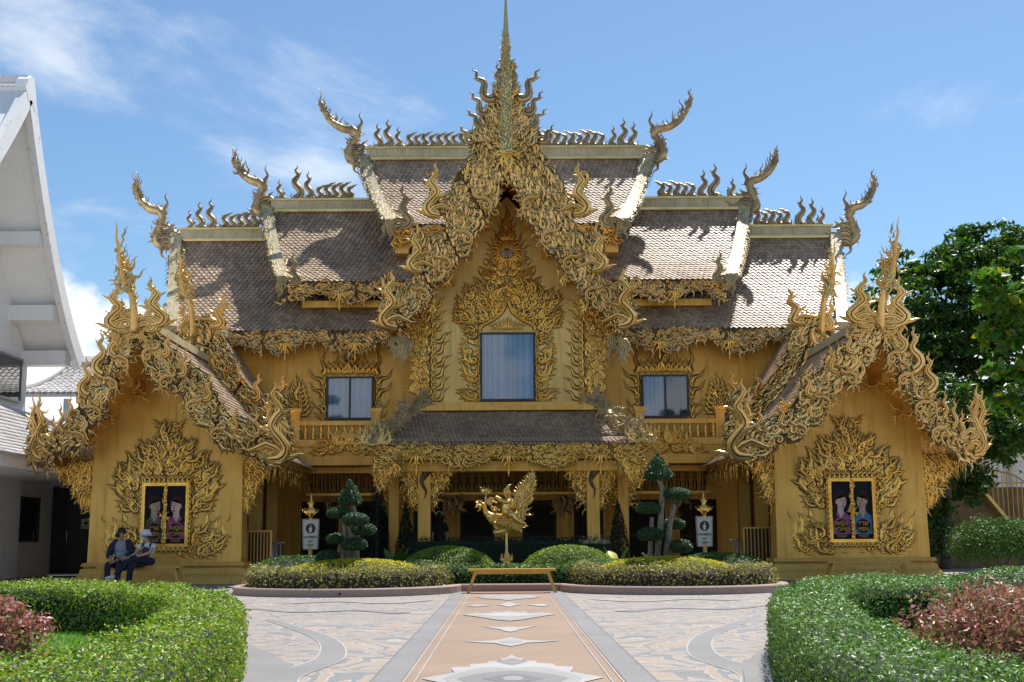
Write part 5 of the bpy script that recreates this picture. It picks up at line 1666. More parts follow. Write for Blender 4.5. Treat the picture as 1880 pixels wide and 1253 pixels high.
def hedge(name, label, path_pts, width, h, dens, leaf, mk, z0=0., inner='hedgein', group=None, cat='hedge', rough=.03, seed=1, outer=None):
    """clipped hedge along a centre line of one width, or between two edge lines (path_pts, outer)"""
    rs = np.random.RandomState(seed); K_ = 60
    c = catmull(path_pts, K_)
    if outer is not None:
        e = catmull(outer, K_); S = c - e; W = np.linalg.norm(S, axis=1); S /= W[:, None]; c = (c + e) / 2
    else:
        T = np.gradient(c, axis=0); T /= np.linalg.norm(T, axis=1)[:, None]
        S = np.stack([-T[:, 1], T[:, 0]], 1); W = np.full(K_, width)
    t_ = thing(name, label, cat, (c[30, 0], c[30, 1], z0), group)
    r_ = min(.08, h * .22)
    ring = [(-.5, 0, 0), (-.5, 0, h - r_), (-.5, r_, h), (.5, -r_, h), (.5, 0, h - r_), (.5, 0, 0)]
    k = len(ring); V = []
    for i in range(K_):
        for a, d, z in ring: V.append((*(c[i] + S[i] * (a * (W[i] - .08) + d)), z0 + max(0, z - .035)))
    Q = [[i * k + j, i * k + j + 1, (i + 1) * k + j + 1, (i + 1) * k + j] for i in range(K_ - 1) for j in range(k - 1)]
    e_ = (K_ - 1) * k
    Q += [[0, 1, 4, 5], [1, 2, 3, 4], [e_, e_ + 1, e_ + 4, e_ + 5], [e_ + 1, e_ + 2, e_ + 3, e_ + 4]]
    MB().add(V, Q).build('branches', M[inner], t_)
    s = np.concatenate([[0], np.cumsum(np.linalg.norm(np.diff(c, axis=0), axis=1))]); ln = s[-1]
    # nearer stretches carry smaller, denser leaves
    seg = np.diff(s); per = 2 * h + (W[1:] + W[:-1]) / 2
    dist = np.clip(np.hypot(c[1:, 0], c[1:, 1]), 4, None)
    dn = dens * (np.clip(9.0 / dist, .45, 1.3) if dens > 1500 else 1.0)
    cnt = (seg * per * dn).astype(int); n = cnt.sum()
    si = np.repeat(np.arange(K_ - 1), cnt)
    a = s[si] + seg[si] * rs.uniform(0, 1, n)
    ww = np.interp(a, s, W); b = rs.uniform(0, 1, n) * (2 * h + ww)
    ix2 = lambda A: np.interp(a, s, A)
    cx_, cy_, sx, sy = ix2(c[:, 0]), ix2(c[:, 1]), ix2(S[:, 0]), ix2(S[:, 1])
    lo_ = b < h; top = (b >= h) & (b < h + ww)
    off = np.where(lo_, -ww / 2, np.where(top, b - h - ww / 2, ww / 2))
    zz = np.where(lo_, b, np.where(top, h, 2 * h + ww - b))
    lat = np.where(lo_, -1., np.where(top, 0., 1.))
    nz = np.where(top, 1., .0)
    j = rs.randn(n) * rough
    wob = .022 * np.sin(a * 3.1 + off * 5) + .015 * np.sin(a * 7.3 + off * 9)
    round_ = np.where(top, -.05 * np.clip(1 - (ww / 2 - np.abs(off)) / .07, 0, 1) ** 2, 0)
    inx = np.where(top, 0, -.05 * np.clip(1 - (h - zz) / .07, 0, 1) ** 2) * lat
    P = np.stack([cx_ + sx * (off + lat * j + inx), cy_ + sy * (off + lat * j + inx), z0 + zz + nz * (j + wob) + round_], 1)
    Nn = np.stack([sx * lat, sy * lat, nz], 1)
    sz = leaf * (np.clip((dist[si] / 9.0) ** .5, .85, 1.35) if dens > 1500 else np.ones(n))
    m_ = MB(); leaf_quads(m_, P, Nn, sz, rs, .6, .55, .05)
    k2 = int(ln * 22); a2 = rs.uniform(0, ln, k2); o_ = rs.uniform(-.5, .5, k2)
    for q in range(k2):
        iw = lambda A: np.interp(a2[q], s, A)
        x = iw(c[:, 0]) + iw(S[:, 0]) * o_[q] * iw(W); y = iw(c[:, 1]) + iw(S[:, 1]) * o_[q] * iw(W)
        hh = rs.uniform(.02, .075)
        P = np.array([(x + rs.randn() * .01, y + rs.randn() * .01, z0 + h + hh * f) for f in (.4, .6, .8, 1)]); leaf_quads(m_, P, np.tile([0, 0, 1.], (4, 1)), leaf, rs, 1.)
    m_.build('foliage', M[mk], t_, kind='stuff')
    return t_


HL = [(-2.0, 2.5), (-2.06, 4.2), (-2.06, 5.4), (-2.05, 6.7), (-2.2, 8.0), (-2.45, 9.6), (-2.78, 11.0), (-3.3, 12.2), (-4.2, 13.5), (-5.4, 14.2), (-8.6, 14.5)]
HLo = [(-1.05, 2.5), (-1.24, 4.2), (-1.36, 5.4), (-1.47, 6.7), (-1.62, 8.0), (-1.90, 9.6), (-2.24, 11.2), (-2.95, 13.2), (-4.0, 15.0), (-5.4, 16.1), (-9.0, 16.5)]
hedge('clipped_hedge', 'bright green clipped hedge curving round the lawn on the left', [(x - .14, y) for x, y in HL], 0, .50, 2450, .027, 'hedge', rough=.02, seed=5, outer=[(x - .14, y) for x, y in HLo])
HR = [(2.05, 2.5), (2.02, 4.2), (2.02, 5.4), (2.12, 6.7), (2.32, 8.0), (2.62, 9.6), (2.98, 11.2), (3.35, 12.5), (4.1, 13.1), (5.3, 13.3), (8.8, 13.4)]
HRo = [(1.25, 2.5), (1.35, 4.2), (1.43, 5.4), (1.56, 6.7), (1.74, 8.0), (2.02, 9.6), (2.36, 11.3), (2.98, 13.5), (3.85, 15.4), (5.2, 16.3), (9.2, 16.6)]
hedge('clipped_hedge', 'cool green clipped hedge curving round the lawn on the right', [(x - .15, y) for x, y in HR], 0, .50, 2450, .027, 'hedgeb', rough=.02, seed=6, outer=[(x - .15, y) for x, y in HRo])
# lawns inside the hedges
for sg, H in ((-1, HL), (1, HR)):
    c = catmull(H, 30); pts = [(x, y) for x, y in c] + [(sg * 14, 14.6), (sg * 14, 1.5), (sg * 1.4, 1.5)]
    o = flatpoly(pts, .055, M['lawn'], None, 'lawn'); structure(o)
    n = 26000
    u = nrg.uniform(0, 1, n); y = nrg.uniform(3.5, 13.5, n)
    xh = np.interp(y, c[:, 1], np.abs(c[:, 0])) + .2
    x = xh + u ** 1.2 * 2.6
    keep = ~(((x - 3.9) / 1.0) ** 2 + ((y - 8.8) / 1.6) ** 2 < 1)
    x, y = x[keep], y[keep]; n = len(x)
    P = np.stack([sg * x, y, np.full(n, .06)], 1); a = nrg.uniform(0, 2 * PI, n); hh = nrg.uniform(.02, .05, n); le = nrg.randn(n, 2) * .015
    w_ = .004
    V = np.stack([P + np.stack([np.cos(a) * w_, np.sin(a) * w_, 0 * a], 1), P - np.stack([np.cos(a) * w_, np.sin(a) * w_, 0 * a], 1), P + np.stack([le[:, 0], le[:, 1], hh], 1)], 1)
    MB().add(V.reshape(-1, 3), None, np.arange(n * 3).reshape(n, 3)).build('grass', M['grass'], None, kind='stuff', label='short green grass of the %s lawn' % ('left' if sg < 0 else 'right'), cat='grass')
    # bare soil patch under the pink shrub
    t = np.linspace(0, 2 * PI, 40)[:-1]
    rr = 1 + .12 * np.sin(3 * t + sg) + .07 * np.sin(7 * t)
    o = flatpoly([(sg * 3.95 + 1.05 * q * math.cos(b), 8.8 + 1.7 * q * math.sin(b)) for b, q in zip(t, rr)], .063, M['soil'], None, 'soil_bed'); structure(o)


def bush(name, label, c, r, n, leaf, mk, z0=0., stems=0, lower=-.35, tilt=.8, cat='shrub', group=None, core=True, clumps=0, seed=1, asp=.5):
    rs = np.random.RandomState(seed)
    t_ = thing(name, label, cat, (c[0], c[1], z0), group)
    if core: MB().ell(c, (r[0] * .88, r[1] * .88, r[2] * .86), 16, 10).build('branches', M['hedgein'], t_, True)
    m_ = MB()
    if clumps:
        cp, cn = ell_points(c, (r[0] * .82, r[1] * .82, r[2] * .82), clumps, rs, lower, .25)
        for p in cp:
            q = r[0] * rs.uniform(.16, .3)
            P, nn = ell_points(p, (q, q, q * .8), max(8, int(n / clumps)), rs, -.6, .4); leaf_quads(m_, P, nn, leaf, rs, tilt, asp)
    else:
        P, nn = ell_points(c, r, n, rs, lower, .07); leaf_quads(m_, P, nn, leaf, rs, tilt, asp)
    m_.build('foliage', M[mk], t_, kind='stuff')
    for i in range(stems):
        a = i / stems * 2 * PI + rs.uniform(0, .5)
        MB().tube([(c[0] + .05 * math.cos(a), c[1] + .05 * math.sin(a), z0 - .02), (c[0] + r[0] * .25 * math.cos(a), c[1] + r[1] * .25 * math.sin(a), (z0 + c[2]) / 2), (c[0] + r[0] * .5 * math.cos(a), c[1] + r[1] * .5 * math.sin(a), c[2])], [.018, .014, .01], 6).build('stem', M['bark'], t_, True)
    return t_


bush('pink_shrub', 'pink-tipped leafy shrub on bare soil in the left lawn', (-3.92, 9.5, .32), (.50, .5, .27), 4600, .05, 'pinkl', .06, 7, -.6, clumps=70, seed=2, core=False)
bush('pink_shrub', 'broad pink-tipped leafy shrub on bare soil in the right lawn', (3.72, 9.2, .31), (.92, .8, .28), 12000, .048, 'pinkl', .06, 9, -.5, clumps=150, seed=3, core=False)
bush('round_shrub', 'rounded dark green shrub behind the pink one at the right edge', (4.42, 11.5, .36), (.72, .65, .36), 8000, .032, 'hedgeb', .06, 0, -.2, seed=4)

# ---- raised bed in front of the building
bx_, by_, bR = 3.1, 24.95, 2.12
arcL = [(-5.9, 31.0), (-5.6, 28.5)] + [(-bx_ + (bR + .06) * math.cos(a), by_ + bR * math.sin(a)) for a in np.linspace(PI * .93, PI * 2 - .12, 22)] + [(-.95, 24.82)]
outline = arcL + [(-x, y - .05) for x, y in arcL[::-1]]
OL = np.array(outline)
S_ = np.gradient(OL, axis=0); S_ /= np.linalg.norm(S_, axis=1)[:, None]
Sn = np.stack([-S_[:, 1], S_[:, 0]], 1)
kb = MB(); V = []
for p, q in zip(OL, Sn):
    for a, z in ((0, -.02), (0, .125), (.02, .145), (.2, .145), (.2, .02)): V.append((*(p + q * a), z))
n_ = len(OL)
kb.add(V, [[i * 5 + j, i * 5 + j + 1, (i + 1) * 5 + j + 1, (i + 1) * 5 + j] for i in range(n_ - 1) for j in range(4)])
kerb = kb.build('bed_kerb', M['kerb']); tag(kerb, 'pinkish granite kerb round the double-lobed garden bed', 'kerb')
for sg in (-1, 1):
    dr = MB().tube([(sg * 3.0, 22.80, .06), (sg * 3.0, 22.86, .06)], .022, 10).build('drain_hole', M['dark'], kerb)
so = flatpoly([tuple(p + q * .1) for p, q in zip(OL, Sn)], .10, M['soil'], None, 'garden_bed'); structure(so)

for sg in (-1, 1):
    side = 'left' if sg < 0 else 'right'
    arc = [(sg * bx_ + 1.70 * math.cos(a), by_ + .05 + 1.68 * math.sin(a)) for a in np.linspace(PI * .92, PI * 2.08, 14)]
    hedge('bronze_hedge', 'low bronze-brown leafed hedge round the %s lobe of the bed' % side, arc, .46, .35, 950, .058, 'brownh', .09, 'soil', None, 'hedge', .045, 30 + sg)
    bush('yellow_groundcover', 'bright yellow ground cover under the %s topiary' % side, (sg * 3.05, 25.6, .28), (1.45, .8, .35), 11000, .038, 'yellowl', .1, 0, .0, cat='plant', seed=40 + sg)
    bush('low_mound', 'low dark green mound shrub beside the %s WOMEN sign' % side, (sg * 4.55, 28.2, .25), (1.15, 1.1, .42), 9000, .045, 'shrub', .1, 0, .0, seed=42 + sg)
    bush('low_mound', 'low green mound shrub behind the %s yellow ground cover' % side, (sg * 2.0, 27.6, .20), (1.1, .8, .36), 7000, .045, 'hedgeb' if sg > 0 else 'shrub', .1, 0, .0, seed=44 + sg)
    bush('dome_shrub', 'bright green domed shrub to the %s of the golden statue' % side, (sg * 1.34 - .02, 28.8, .22), (1.08, .85, .62), 13000, .045, 'hedge', .1, 0, .0, seed=46 + sg)
hedge('low_hedge', 'low mixed green hedge behind the central golden bench', [(-1.35, 25.35), (-.5, 25.45), (.4, 25.4), (1.3, 25.3)], .5, .36, 1100, .05, 'shrub', .09, seed=50)
bush('grey_green_groundcover', 'grey-green ground cover round the statue pole', (-.05, 27.0, .18), (1.5, 1.0, .30), 9000, .05, 'hedgeb', .1, 0, .0, cat='plant', seed=51)
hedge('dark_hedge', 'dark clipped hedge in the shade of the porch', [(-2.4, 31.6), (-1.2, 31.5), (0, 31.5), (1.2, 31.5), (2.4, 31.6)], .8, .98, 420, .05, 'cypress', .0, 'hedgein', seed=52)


# ---- cloud-pruned topiary trees
def topi(name, label, Y, trunks, pads, seed):
    rs = np.random.RandomState(seed)
    base = at(*trunks[0][0][0], Y)
    t_ = thing(name, label, 'tree', (base.x, Y, .1))
    for tr, r0, r1 in trunks:
        P = [at(x, y, Y) for x, y in tr]; P[0].z = .08
        cw = catmull([tuple(p) for p in P], 14)
        MB().tube(cw, np.linspace(r0, r1, 14), 8).build('trunk', M['barkl'], t_, True)
    for (x, y, rx, rz, kind, dy) in pads:
        p = at(x, y, Y + dy); k = Y / FPX * 1.01
        ax, az = rx * k, rz * k
        n = int(21000 * ax * (az + ax))
        c = (p.x, p.y, p.z)
        if kind == 'cone':
            v = rs.uniform(0, 1, n) ** .6; a = rs.uniform(0, 2 * PI, n)
            rr = ax * (1 - (1 - v) ** 1.5) * np.where(v > .86, 1 - (v - .86) * 3.2, 1)
            P = np.stack([c[0] + rr * np.cos(a), c[1] + rr * np.sin(a), c[2] + az - 2 * az * v], 1); P += rs.randn(n, 3) * .012
            nn = np.stack([np.cos(a), np.sin(a), np.where(v > .9, -.5, .6)], 1); nn /= np.linalg.norm(nn, axis=1)[:, None]
            core = MB().lathe([(.01, c[2] + az * .9), (ax * .3, c[2] + az * .3), (ax * .75, c[2] - az * .4), (ax * .8, c[2] - az * .7), (ax * .4, c[2] - az * .85), (.01, c[2] - az * .85)], c[0], c[1], 12)
        else:
            P, nn = ell_points(c, (ax, ax, az), n, rs, -.8, .06)
            core = MB().ell(c, (ax * .9, ax * .9, az * .88), 14, 8)
        m_ = MB(); leaf_quads(m_, P, nn, .042, rs, .8)
        f = m_.build('foliage_pad', M['topi'], t_)
        core.build('branches', M['hedgein'], f, True)


topi('topiary_tree', 'dark cloud-pruned topiary on clustered trunks in the left lobe', 26.0,
     [([(632, 1048), (636, 1020), (640, 1000), (650, 985)], .06, .05), ([(640, 1048), (642, 1010), (645, 985), (640, 960)], .07, .05), ([(650, 1048), (652, 1012), (648, 985), (650, 940), (645, 915)], .075, .045),
      ([(612, 1048), (613, 1030)], .04, .04), ([(625, 1048), (624, 1005)], .06, .05), ([(645, 985), (632, 965), (626, 948)], .045, .03), ([(646, 985), (660, 970), (668, 960)], .045, .03), ([(655, 1048), (656, 1010)], .05, .045)],
     [(643, 905, 22, 23, 'cone', 0), (622, 943, 22, 11, 'pad', -.1), (653, 955, 23, 13, 'pad', -.4), (668, 973, 22, 12, 'pad', 0), (618, 990, 19, 11, 'pad', .1), (650, 1000, 23, 13, 'pad', -.4), (602, 1025, 22, 14, 'pad', -.2), (668, 1046, 19, 6, 'pad', -.4)], 61)
topi('topiary_tree', 'taller cloud-pruned topiary with separate leaning trunks in the right lobe', 26.0,
     [([(1205, 1046), (1208, 1010), (1212, 970), (1215, 920), (1217, 900), (1209, 880)], .07, .05), ([(1220, 1046), (1224, 1010), (1231, 960), (1238, 925)], .075, .045), ([(1192, 1046), (1194, 1000), (1197, 950)], .05, .04),
      ([(1231, 1046), (1240, 1020), (1248, 1010)], .045, .035), ([(1190, 1035), (1184, 1024), (1178, 1016)], .025, .015)],
     [(1208, 857, 28, 24, 'cone', 0), (1243, 908, 26, 12, 'pad', 0), (1190, 934, 23, 11, 'pad', -.1), (1237, 963, 21, 11, 'pad', .2), (1194, 982, 24, 13, 'pad', -.3), (1251, 1004, 20, 13, 'pad', -.2), (1162, 1038, 17, 9, 'pad', -.3)], 62)


# ---- cypresses and big-leafed plants in the shade
def cypress(label, x, y, h, r, seed):
    rs = np.random.RandomState(seed); t_ = thing('cypress', label, 'tree', (x, y, 0))
    n = 3500; v = rs.uniform(0, 1, n) ** .6; a = rs.uniform(0, 2 * PI, n)
    rr = r * v ** .8 * (1 + .15 * np.sin(a * 5 + v * 20))
    P = np.stack([x + rr * np.cos(a), y + rr * np.sin(a), h * (1 - v * .96)], 1)
    nn = np.stack([np.cos(a), np.sin(a), 0 * a + .3], 1)
    m_ = MB(); leaf_quads(m_, P, nn, .09, rs, .5, .3, .8); m_.build('foliage', M['cypress'], t_, kind='stuff')
    MB().tube([(x, y, 0), (x, y, h * .9)], [.05, .015], 7).build('trunk', M['bark'], t_, True)


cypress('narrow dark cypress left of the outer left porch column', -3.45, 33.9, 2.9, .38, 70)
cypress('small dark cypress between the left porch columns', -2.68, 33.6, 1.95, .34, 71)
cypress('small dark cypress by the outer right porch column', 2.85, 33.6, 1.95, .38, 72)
big_leaf = M['broadl']


def leafy_plant(label, x, y, z, n, l, seed, mt='shrub'):
    rs = np.random.RandomState(seed); t_ = thing('leafy_plant', label, 'plant', (x, y, z))
    for i in range(n):
        a = i * 2.4 + rs.uniform(-.3, .3); e = rs.uniform(.5, 1.25); ll = l * rs.uniform(.7, 1.1)
        p = []
        for s_ in np.linspace(0, 1, 8):
            r_ = ll * s_ * math.cos(e); zz = ll * s_ * math.sin(e) - .55 * ll * s_ ** 2.2 * math.cos(e)
            p.append((x + r_ * math.cos(a), y + r_ * math.sin(a), z + zz))
        wd = [.006, .008, .012, .07, .10, .09, .05, .002]
        V = []
        for q, w_ in zip(p, wd):
            w_ *= ll * 1.4
            V += [(q[0] - math.sin(a) * w_, q[1] + math.cos(a) * w_, q[2] + w_ * .3), q, (q[0] + math.sin(a) * w_, q[1] - math.cos(a) * w_, q[2] + w_ * .3)]
        Q = [[j * 3 + k, j * 3 + k + 1, j * 3 + k + 4, j * 3 + k + 3] for j in range(7) for k in range(2)]
        MB().add(V, Q).build('leaf', M['yellowl'] if (mt == 'y' and i % 6 == 0) else M['shrub'], t_, True)


leafy_plant('broad-leafed green plant left of the domed shrub', -2.65, 30.3, .1, 12, 1.0, 80)
leafy_plant('broad-leafed plant with a yellow leaf right of the domed shrub', 2.45, 29.8, .1, 14, .95, 81, 'y')
leafy_plant('broad-leafed green plant between the domed shrub and right topiary', 3.0, 29.4, .1, 12, .8, 82)
leafy_plant('bluish leafed plant behind the left topiary', -4.0, 29.6, .1, 12, .8, 83)

# ================================================================ WHITE BUILDING ON THE LEFT
WB = thing('white_building', 'large white building with a sweeping gable roof behind the left pavilion', 'building', (-14, 36, 0))
Xg = -12.5
# sweeping gable roof: profile in (Y, z), ridge at Y 32, extruded along X away from the golden building
far = [(32.0, 12.75), (33.0, 10.9), (34.0, 9.3), (35.0, 8.0), (36.0, 6.95), (36.9, 6.2)]
near = [(32.0, 12.75), (31.0, 11.5), (29.8, 10.2), (28.4, 9.0), (26.8, 8.0)]
for nm, pr_ in (('roof', far), ('roof', near)):
    c = catmull(pr_, 18)
    d = np.gradient(c, axis=0); d /= np.linalg.norm(d, axis=1)[:, None]; nn = np.stack([-d[:, 1], d[:, 0]], 1)
    nn[nn[:, 1] < 0] *= -1
    m = MB(); V = []
    for (y, z), (ny, nz) in zip(c, nn):
        for X in (Xg, -24.0):
            V += [(X, y, z), (X, y - ny * .22, z - nz * .22)]
    Q = []
    for i in range(17):
        o = i * 4; Q += [[o, o + 2, o + 6, o + 4], [o + 1, o + 5, o + 7, o + 3], [o, o + 4, o + 5, o + 1], [o + 2, o + 3, o + 7, o + 6]]
    Q += [[0, 1, 3, 2], [68, 70, 71, 69]]
    m.add(V, Q); ro = m.build(nm, M['white'], WB)
    # thick verge board along the gable edge
    m = MB(); V = []
    for (y, z), (ny, nz) in zip(c, nn):
        for X in (Xg - .02, Xg + .16): V += [(X, y + ny * .14, z + nz * .14), (X, y - ny * .34, z - nz * .34)]
    m.add(V, Q); m.build('verge', M['whitew'], ro)
m = MB(); m.box(-24, Xg + .1, 31.85, 32.15, 12.80, 12.98); m.build('ridge_cap', M['whitew'], WB)
m = MB(); plate(m, [(31.55, 12.55), (31.7, 12.82), (31.9, 12.98), (32.1, 12.98), (32.3, 12.5), (32.28, 12.1), (32.0, 12.35), (31.8, 12.25)], plane_yz(Xg + .168, 1), .3); m.build('gable_cap', M['whitew'], WB)
# purlins under the overhang
for (y, z, w_, h_) in ((33.75, 9.05, .5, .34), (35.1, 7.25, .55, .42), (36.2, 6.15, .5, .40)):
    m = MB(); m.box(-24, Xg - .03, y - w_ / 2, y + w_ / 2, z - h_ / 2, z + h_ / 2); m.build('purlin', M['white'], WB)
# gable wall, set back under the roof
m = MB(); plate(m, [(26.9, 0), (36.4, 0), (36.4, 6.1), (35.2, 7.4), (34, 8.9), (33, 10.4), (32, 12.2), (31, 11.0), (29.8, 9.7), (28.4, 8.5), (26.9, 7.5)], plane_yz(-13.75, 1), .3)
m.build('wall', M['white'], WB)


def side_window(X, y0, y1, z0, z1, parent, fm='alu', gm='glassd'):
    m_ = MB(); t = .06
    m_.box(X, X + .07, y0, y0 + t, z0, z1); m_.box(X, X + .07, y1 - t, y1, z0, z1); m_.box(X, X + .07, y0 + t, y1 - t, z0, z0 + t); m_.box(X, X + .07, y0 + t, y1 - t, z1 - t, z1); m_.box(X, X + .065, (y0 + y1) / 2 - .03, (y0 + y1) / 2 + .03, z0 + t, z1 - t)
    f = m_.build('window', M[fm], parent)
    m_ = MB(); m_.box(X + .005, X + .012, y0 + t, y1 - t, z0 + t, z1 - t); m_.build('dark_room', M['dark'], f)
    for a, b in ((y0 + t, (y0 + y1) / 2 - .03), ((y0 + y1) / 2 + .03, y1 - t)):
        m_ = MB(); m_.box(X + .03, X + .036, a, b, z0 + t, z1 - t); m_.build('pane', M[gm], f)


side_window(-13.745, 30.2, 35.9, 4.85, 6.1, WB)
# ground-floor wing: wall, tiled skirt roof, fascia, window, door
m = MB(); m.box(-20, -13.9, 33.2, 39.62, 0, 2.98); m.build('wing_wall', M['white'], WB)
m = MB(); m.box(-13.88, -11.6, 39.4, 39.6, 0, 3.4); m.build('back_wall', M['white'], WB)
tl, un = MB(), MB()
skirt = lambda v: (-13.3 + 1.75 * v, 4.55 - 1.45 * (v + .06 * math.sin(PI * v)))
roof_side(tl, un, 'y', skirt, lambda v: 27.0, lambda v: 39.6, .17, .15)
rf = un.build('skirt_roof', M['white'], WB); tl.build('roof_tiles', M['tileg'], rf, kind='stuff')
m = MB(); m.box(-11.72, -11.60, 27.0, 39.6, 2.72, 3.02); m.box(-14, -11.73, 27.0, 39.35, 2.70, 2.78); m.build('eave_fascia', M['white'], WB)
side_window(-13.895, 35.3, 38.2, 1.0, 2.28, WB, 'frame')
dd = MB(); dd.box(-13.86, -12.3, 39.30, 39.38, .05, 2.68); do = dd.build('door', M['frame'], WB)
dd = MB(); dd.box(-13.30, -12.45, 39.27, 39.299, .15, 2.1); dd.build('door_panel', mat('dark_grey_door', (.035, .04, .045), .4, 0, .1, 4), do)
dd = MB(); dd.box(-12.95, -12.65, 39.262, 39.269, 1.38, 1.68); nt_ = dd.build('notice', mat('paper', (.62, .62, .62), .8, 0, .05, 8), do)
dd = disc(-12.8, 1.55, .055, .055, 39.258, 14); dd.build('notice_print', M['dark'], do)
dd = MB(); dd.box(-12.9, -12.7, 39.256, 39.2585, 1.43, 1.45); dd.build('notice_print', M['dark'], do)
dd = MB(); dd.tube([(-13.36, 39.24, 1.0), (-13.36, 39.24, 1.3)], .015, 6); dd.build('door_handle', M['steel'], do)
# link roof between the white building and the golden one
LK = thing('covered_walkway', 'small grey tiled walkway roof joining the white building', 'walkway', (-12.5, 40, 0))
tl, un = MB(), MB()
lk = lambda v: (41.0 - 1.6 * v, 6.75 - 1.15 * (v + .12 * math.sin(PI * v)))
roof_side(tl, un, 'x', lk, lambda v: -14.15 - 1.1 * v ** 1.6, lambda v: -9.0, .19, .19)
rf = un.build('roof', M['white'], LK); tl.build('roof_tiles', M['tileg'], rf, kind='stuff')
m = MB(); m.box(-14.2, -9, 40.9, 41.15, 6.72, 6.9); m.build('ridge_cap', M['white'], LK)
c = np.array([(-14.15 - 1.1 * v ** 1.6, lk(v)[0], lk(v)[1] + .05) for v in np.linspace(0, 1, 10)]); m = MB().tube(c, .13, 6); m.build('hip_cap', M['white'], LK, True)
m = MB(); m.box(-15.1, -9, 39.36, 39.44, 5.42, 5.58); m.build('fascia', M['alu'], LK)
for x in (-13.9, -12.6):
    m = MB(); m.box(x - .08, x + .08, 40.2, 40.36, 3.6, 5.45); m.build('post', M['alu'], LK)
m = MB(); m.box(-16, -9, 41.5, 41.7, 3.5, 4.05); m.build('parapet', M['white'], LK)

# ================================================================ RIGHT BACKGROUND
RB = thing('white_pavilion', 'distant white columned building with grey roof at the right edge', 'building', (22, 56, 0))
tl, un = MB(), MB()
rbp = lambda v: (56 - 4.0 * v, 7.0 - 2.0 * v)
roof_side(tl, un, 'x', rbp, lambda v: 18.0, lambda v: 32.0, .3, .3)
rf = un.build('roof', M['white'], RB); tl.build('roof_tiles', M['tileg'], rf, kind='stuff')
m = MB(); m.box(17.9, 32, 51.7, 52.0, 4.35, 4.98); m.box(18, 32, 52.0, 60, 4.2, 4.34); m.build('fascia', M['white'], RB)
for x in (20.1, 21.0, 22.6):
    m = MB(); m.lathe([(.32, 1.3), (.32, 4.2)], x, 52.9, 16); m.build('column', M['white'], RB, True)
m = MB(); m.box(18, 32, 55, 55.2, 1.2, 4.2); m.build('wall', M['white'], RB)
TW = MB(); TW.box(11.6, 30, 44.0, 44.3, 0, 2.62)
tw = TW.build('terrace_wall', M['shadeg']); tag(tw, 'terrace wall in gold darkened by painted shade behind the right-hand shrub', 'wall')
RW = MB(); plate(RW, [(12.2, 0), (16.2, 0), (15.9, 1.2), (14.6, 2.9), (14.1, 3.1), (12.2, 3.1)], plane_xz(41.0), .3)
rw = RW.build('ramp_wall', M['shadeg']); tag(rw, 'gold stair wall, shade painted into its colour, with a sloping top below the gate', 'wall')
RWc = MB(); RWc.bar((15.95, 40.85, 1.22), (14.62, 40.85, 2.95), .42, .1); RWc.build('coping', M['walll'], rw)
GT = thing('iron_gate', 'golden iron gate with arched top behind the right-hand shrub', 'gate', (16.5, 42.5, 1.2))
gx0, gx1 = 15.0, 17.2
m = MB()
for z in (1.35, 2.7): m.bar((gx0 - 1.3, 42.5, z), (gx1, 42.5, z), .05)
m.bar((15.55, 42.5, 1.1), (15.55, 42.5, 3.5), .1); m.bar((gx1, 42.5, 1.1), (gx1, 42.5, 2.75), .1)
m.build('gate_frame', M['bench'], GT)
for x in np.arange(gx0 - 1.2, gx1, .16):
    zt = 3.15 - .12 * ((x - 15.9) / .6) ** 2 if x > 15.55 else 2.95 - .3 * abs(x - 14.9)
    b_ = MB(); b_.bar((x, 42.5, 1.35), (x, 42.5, max(2.72, zt)), .03); b_.build('gate_bar', M['bench'], GT)
tp = MB().tube(catmull([(15.55, 42.5, 3.35), (16.1, 42.5, 3.12), (16.7, 42.5, 2.98), (17.2, 42.5, 2.68)], 12), .03, 6); tp.build('gate_arch', M['bench'], GT, True)
b_ = MB(); b_.box(14.55, 15.2, 42.40, 42.43, 2.42, 2.72); b_.build('gate_sign', mat('yellow_sign', (.55, .42, .08), .6, 0, .1, 6), GT)


# ================================================================ TREES
def tree(label, base, h, trunk_r, clumps, n, leaf, mk, seed, asp=.5, limbs=7, cr=(.8, 1.3), name='leafy_tree', core=False):
    """clumps: (centre, radii) ellipsoids of the crown"""
    rs = np.random.RandomState(seed); t_ = thing(name, label, 'tree', base)
    b = Vector(base); top = Vector(clumps[0][0])
    cw = catmull([tuple(b - Vector((0, 0, .1))), tuple(b.lerp(top, .35) + Vector((.1, .1, 0))), tuple(b.lerp(top, .7)), tuple(top)], 14)
    MB().tube(cw, np.linspace(trunk_r, trunk_r * .3, 14), 10).build('trunk', M['bark'], t_, True)
    lm = MB()
    for i in range(limbs):
        c, r = clumps[rs.randint(len(clumps))]
        p = cw[rs.randint(4, 11)]; e = np.array(c) + rs.randn(3) * np.array(r) * .4
        mid = (p + e) / 2 + np.array([0, 0, .3])
        LB = MB().tube(catmull([tuple(p), tuple(mid), tuple(e)], 9), np.linspace(trunk_r * .4, trunk_r * .08, 9), 6); LB.build('limb', M['bark'], t_, True)
    m_ = MB()
    vol = sum(r[0] * r[1] + r[0] * r[2] for c, r in clumps)
    for c, r in clumps:
        k = n * (r[0] * r[1] + r[0] * r[2]) / vol
        q = rs.uniform(*cr) * .5
        ng = max(6, int(k / 55))
        gp, gn = ell_points(c, r, ng, rs, -.9, .32)
        for p in gp:
            rr = rs.uniform(.5, 1.) * q
            P, nn = ell_points(p, (rr, rr, rr * .6), 55, rs, -.7, .5); leaf_quads(m_, P, nn, leaf, rs, .8, asp, .5)
    m_.build('crown', M[mk], t_, kind='stuff')
    return t_


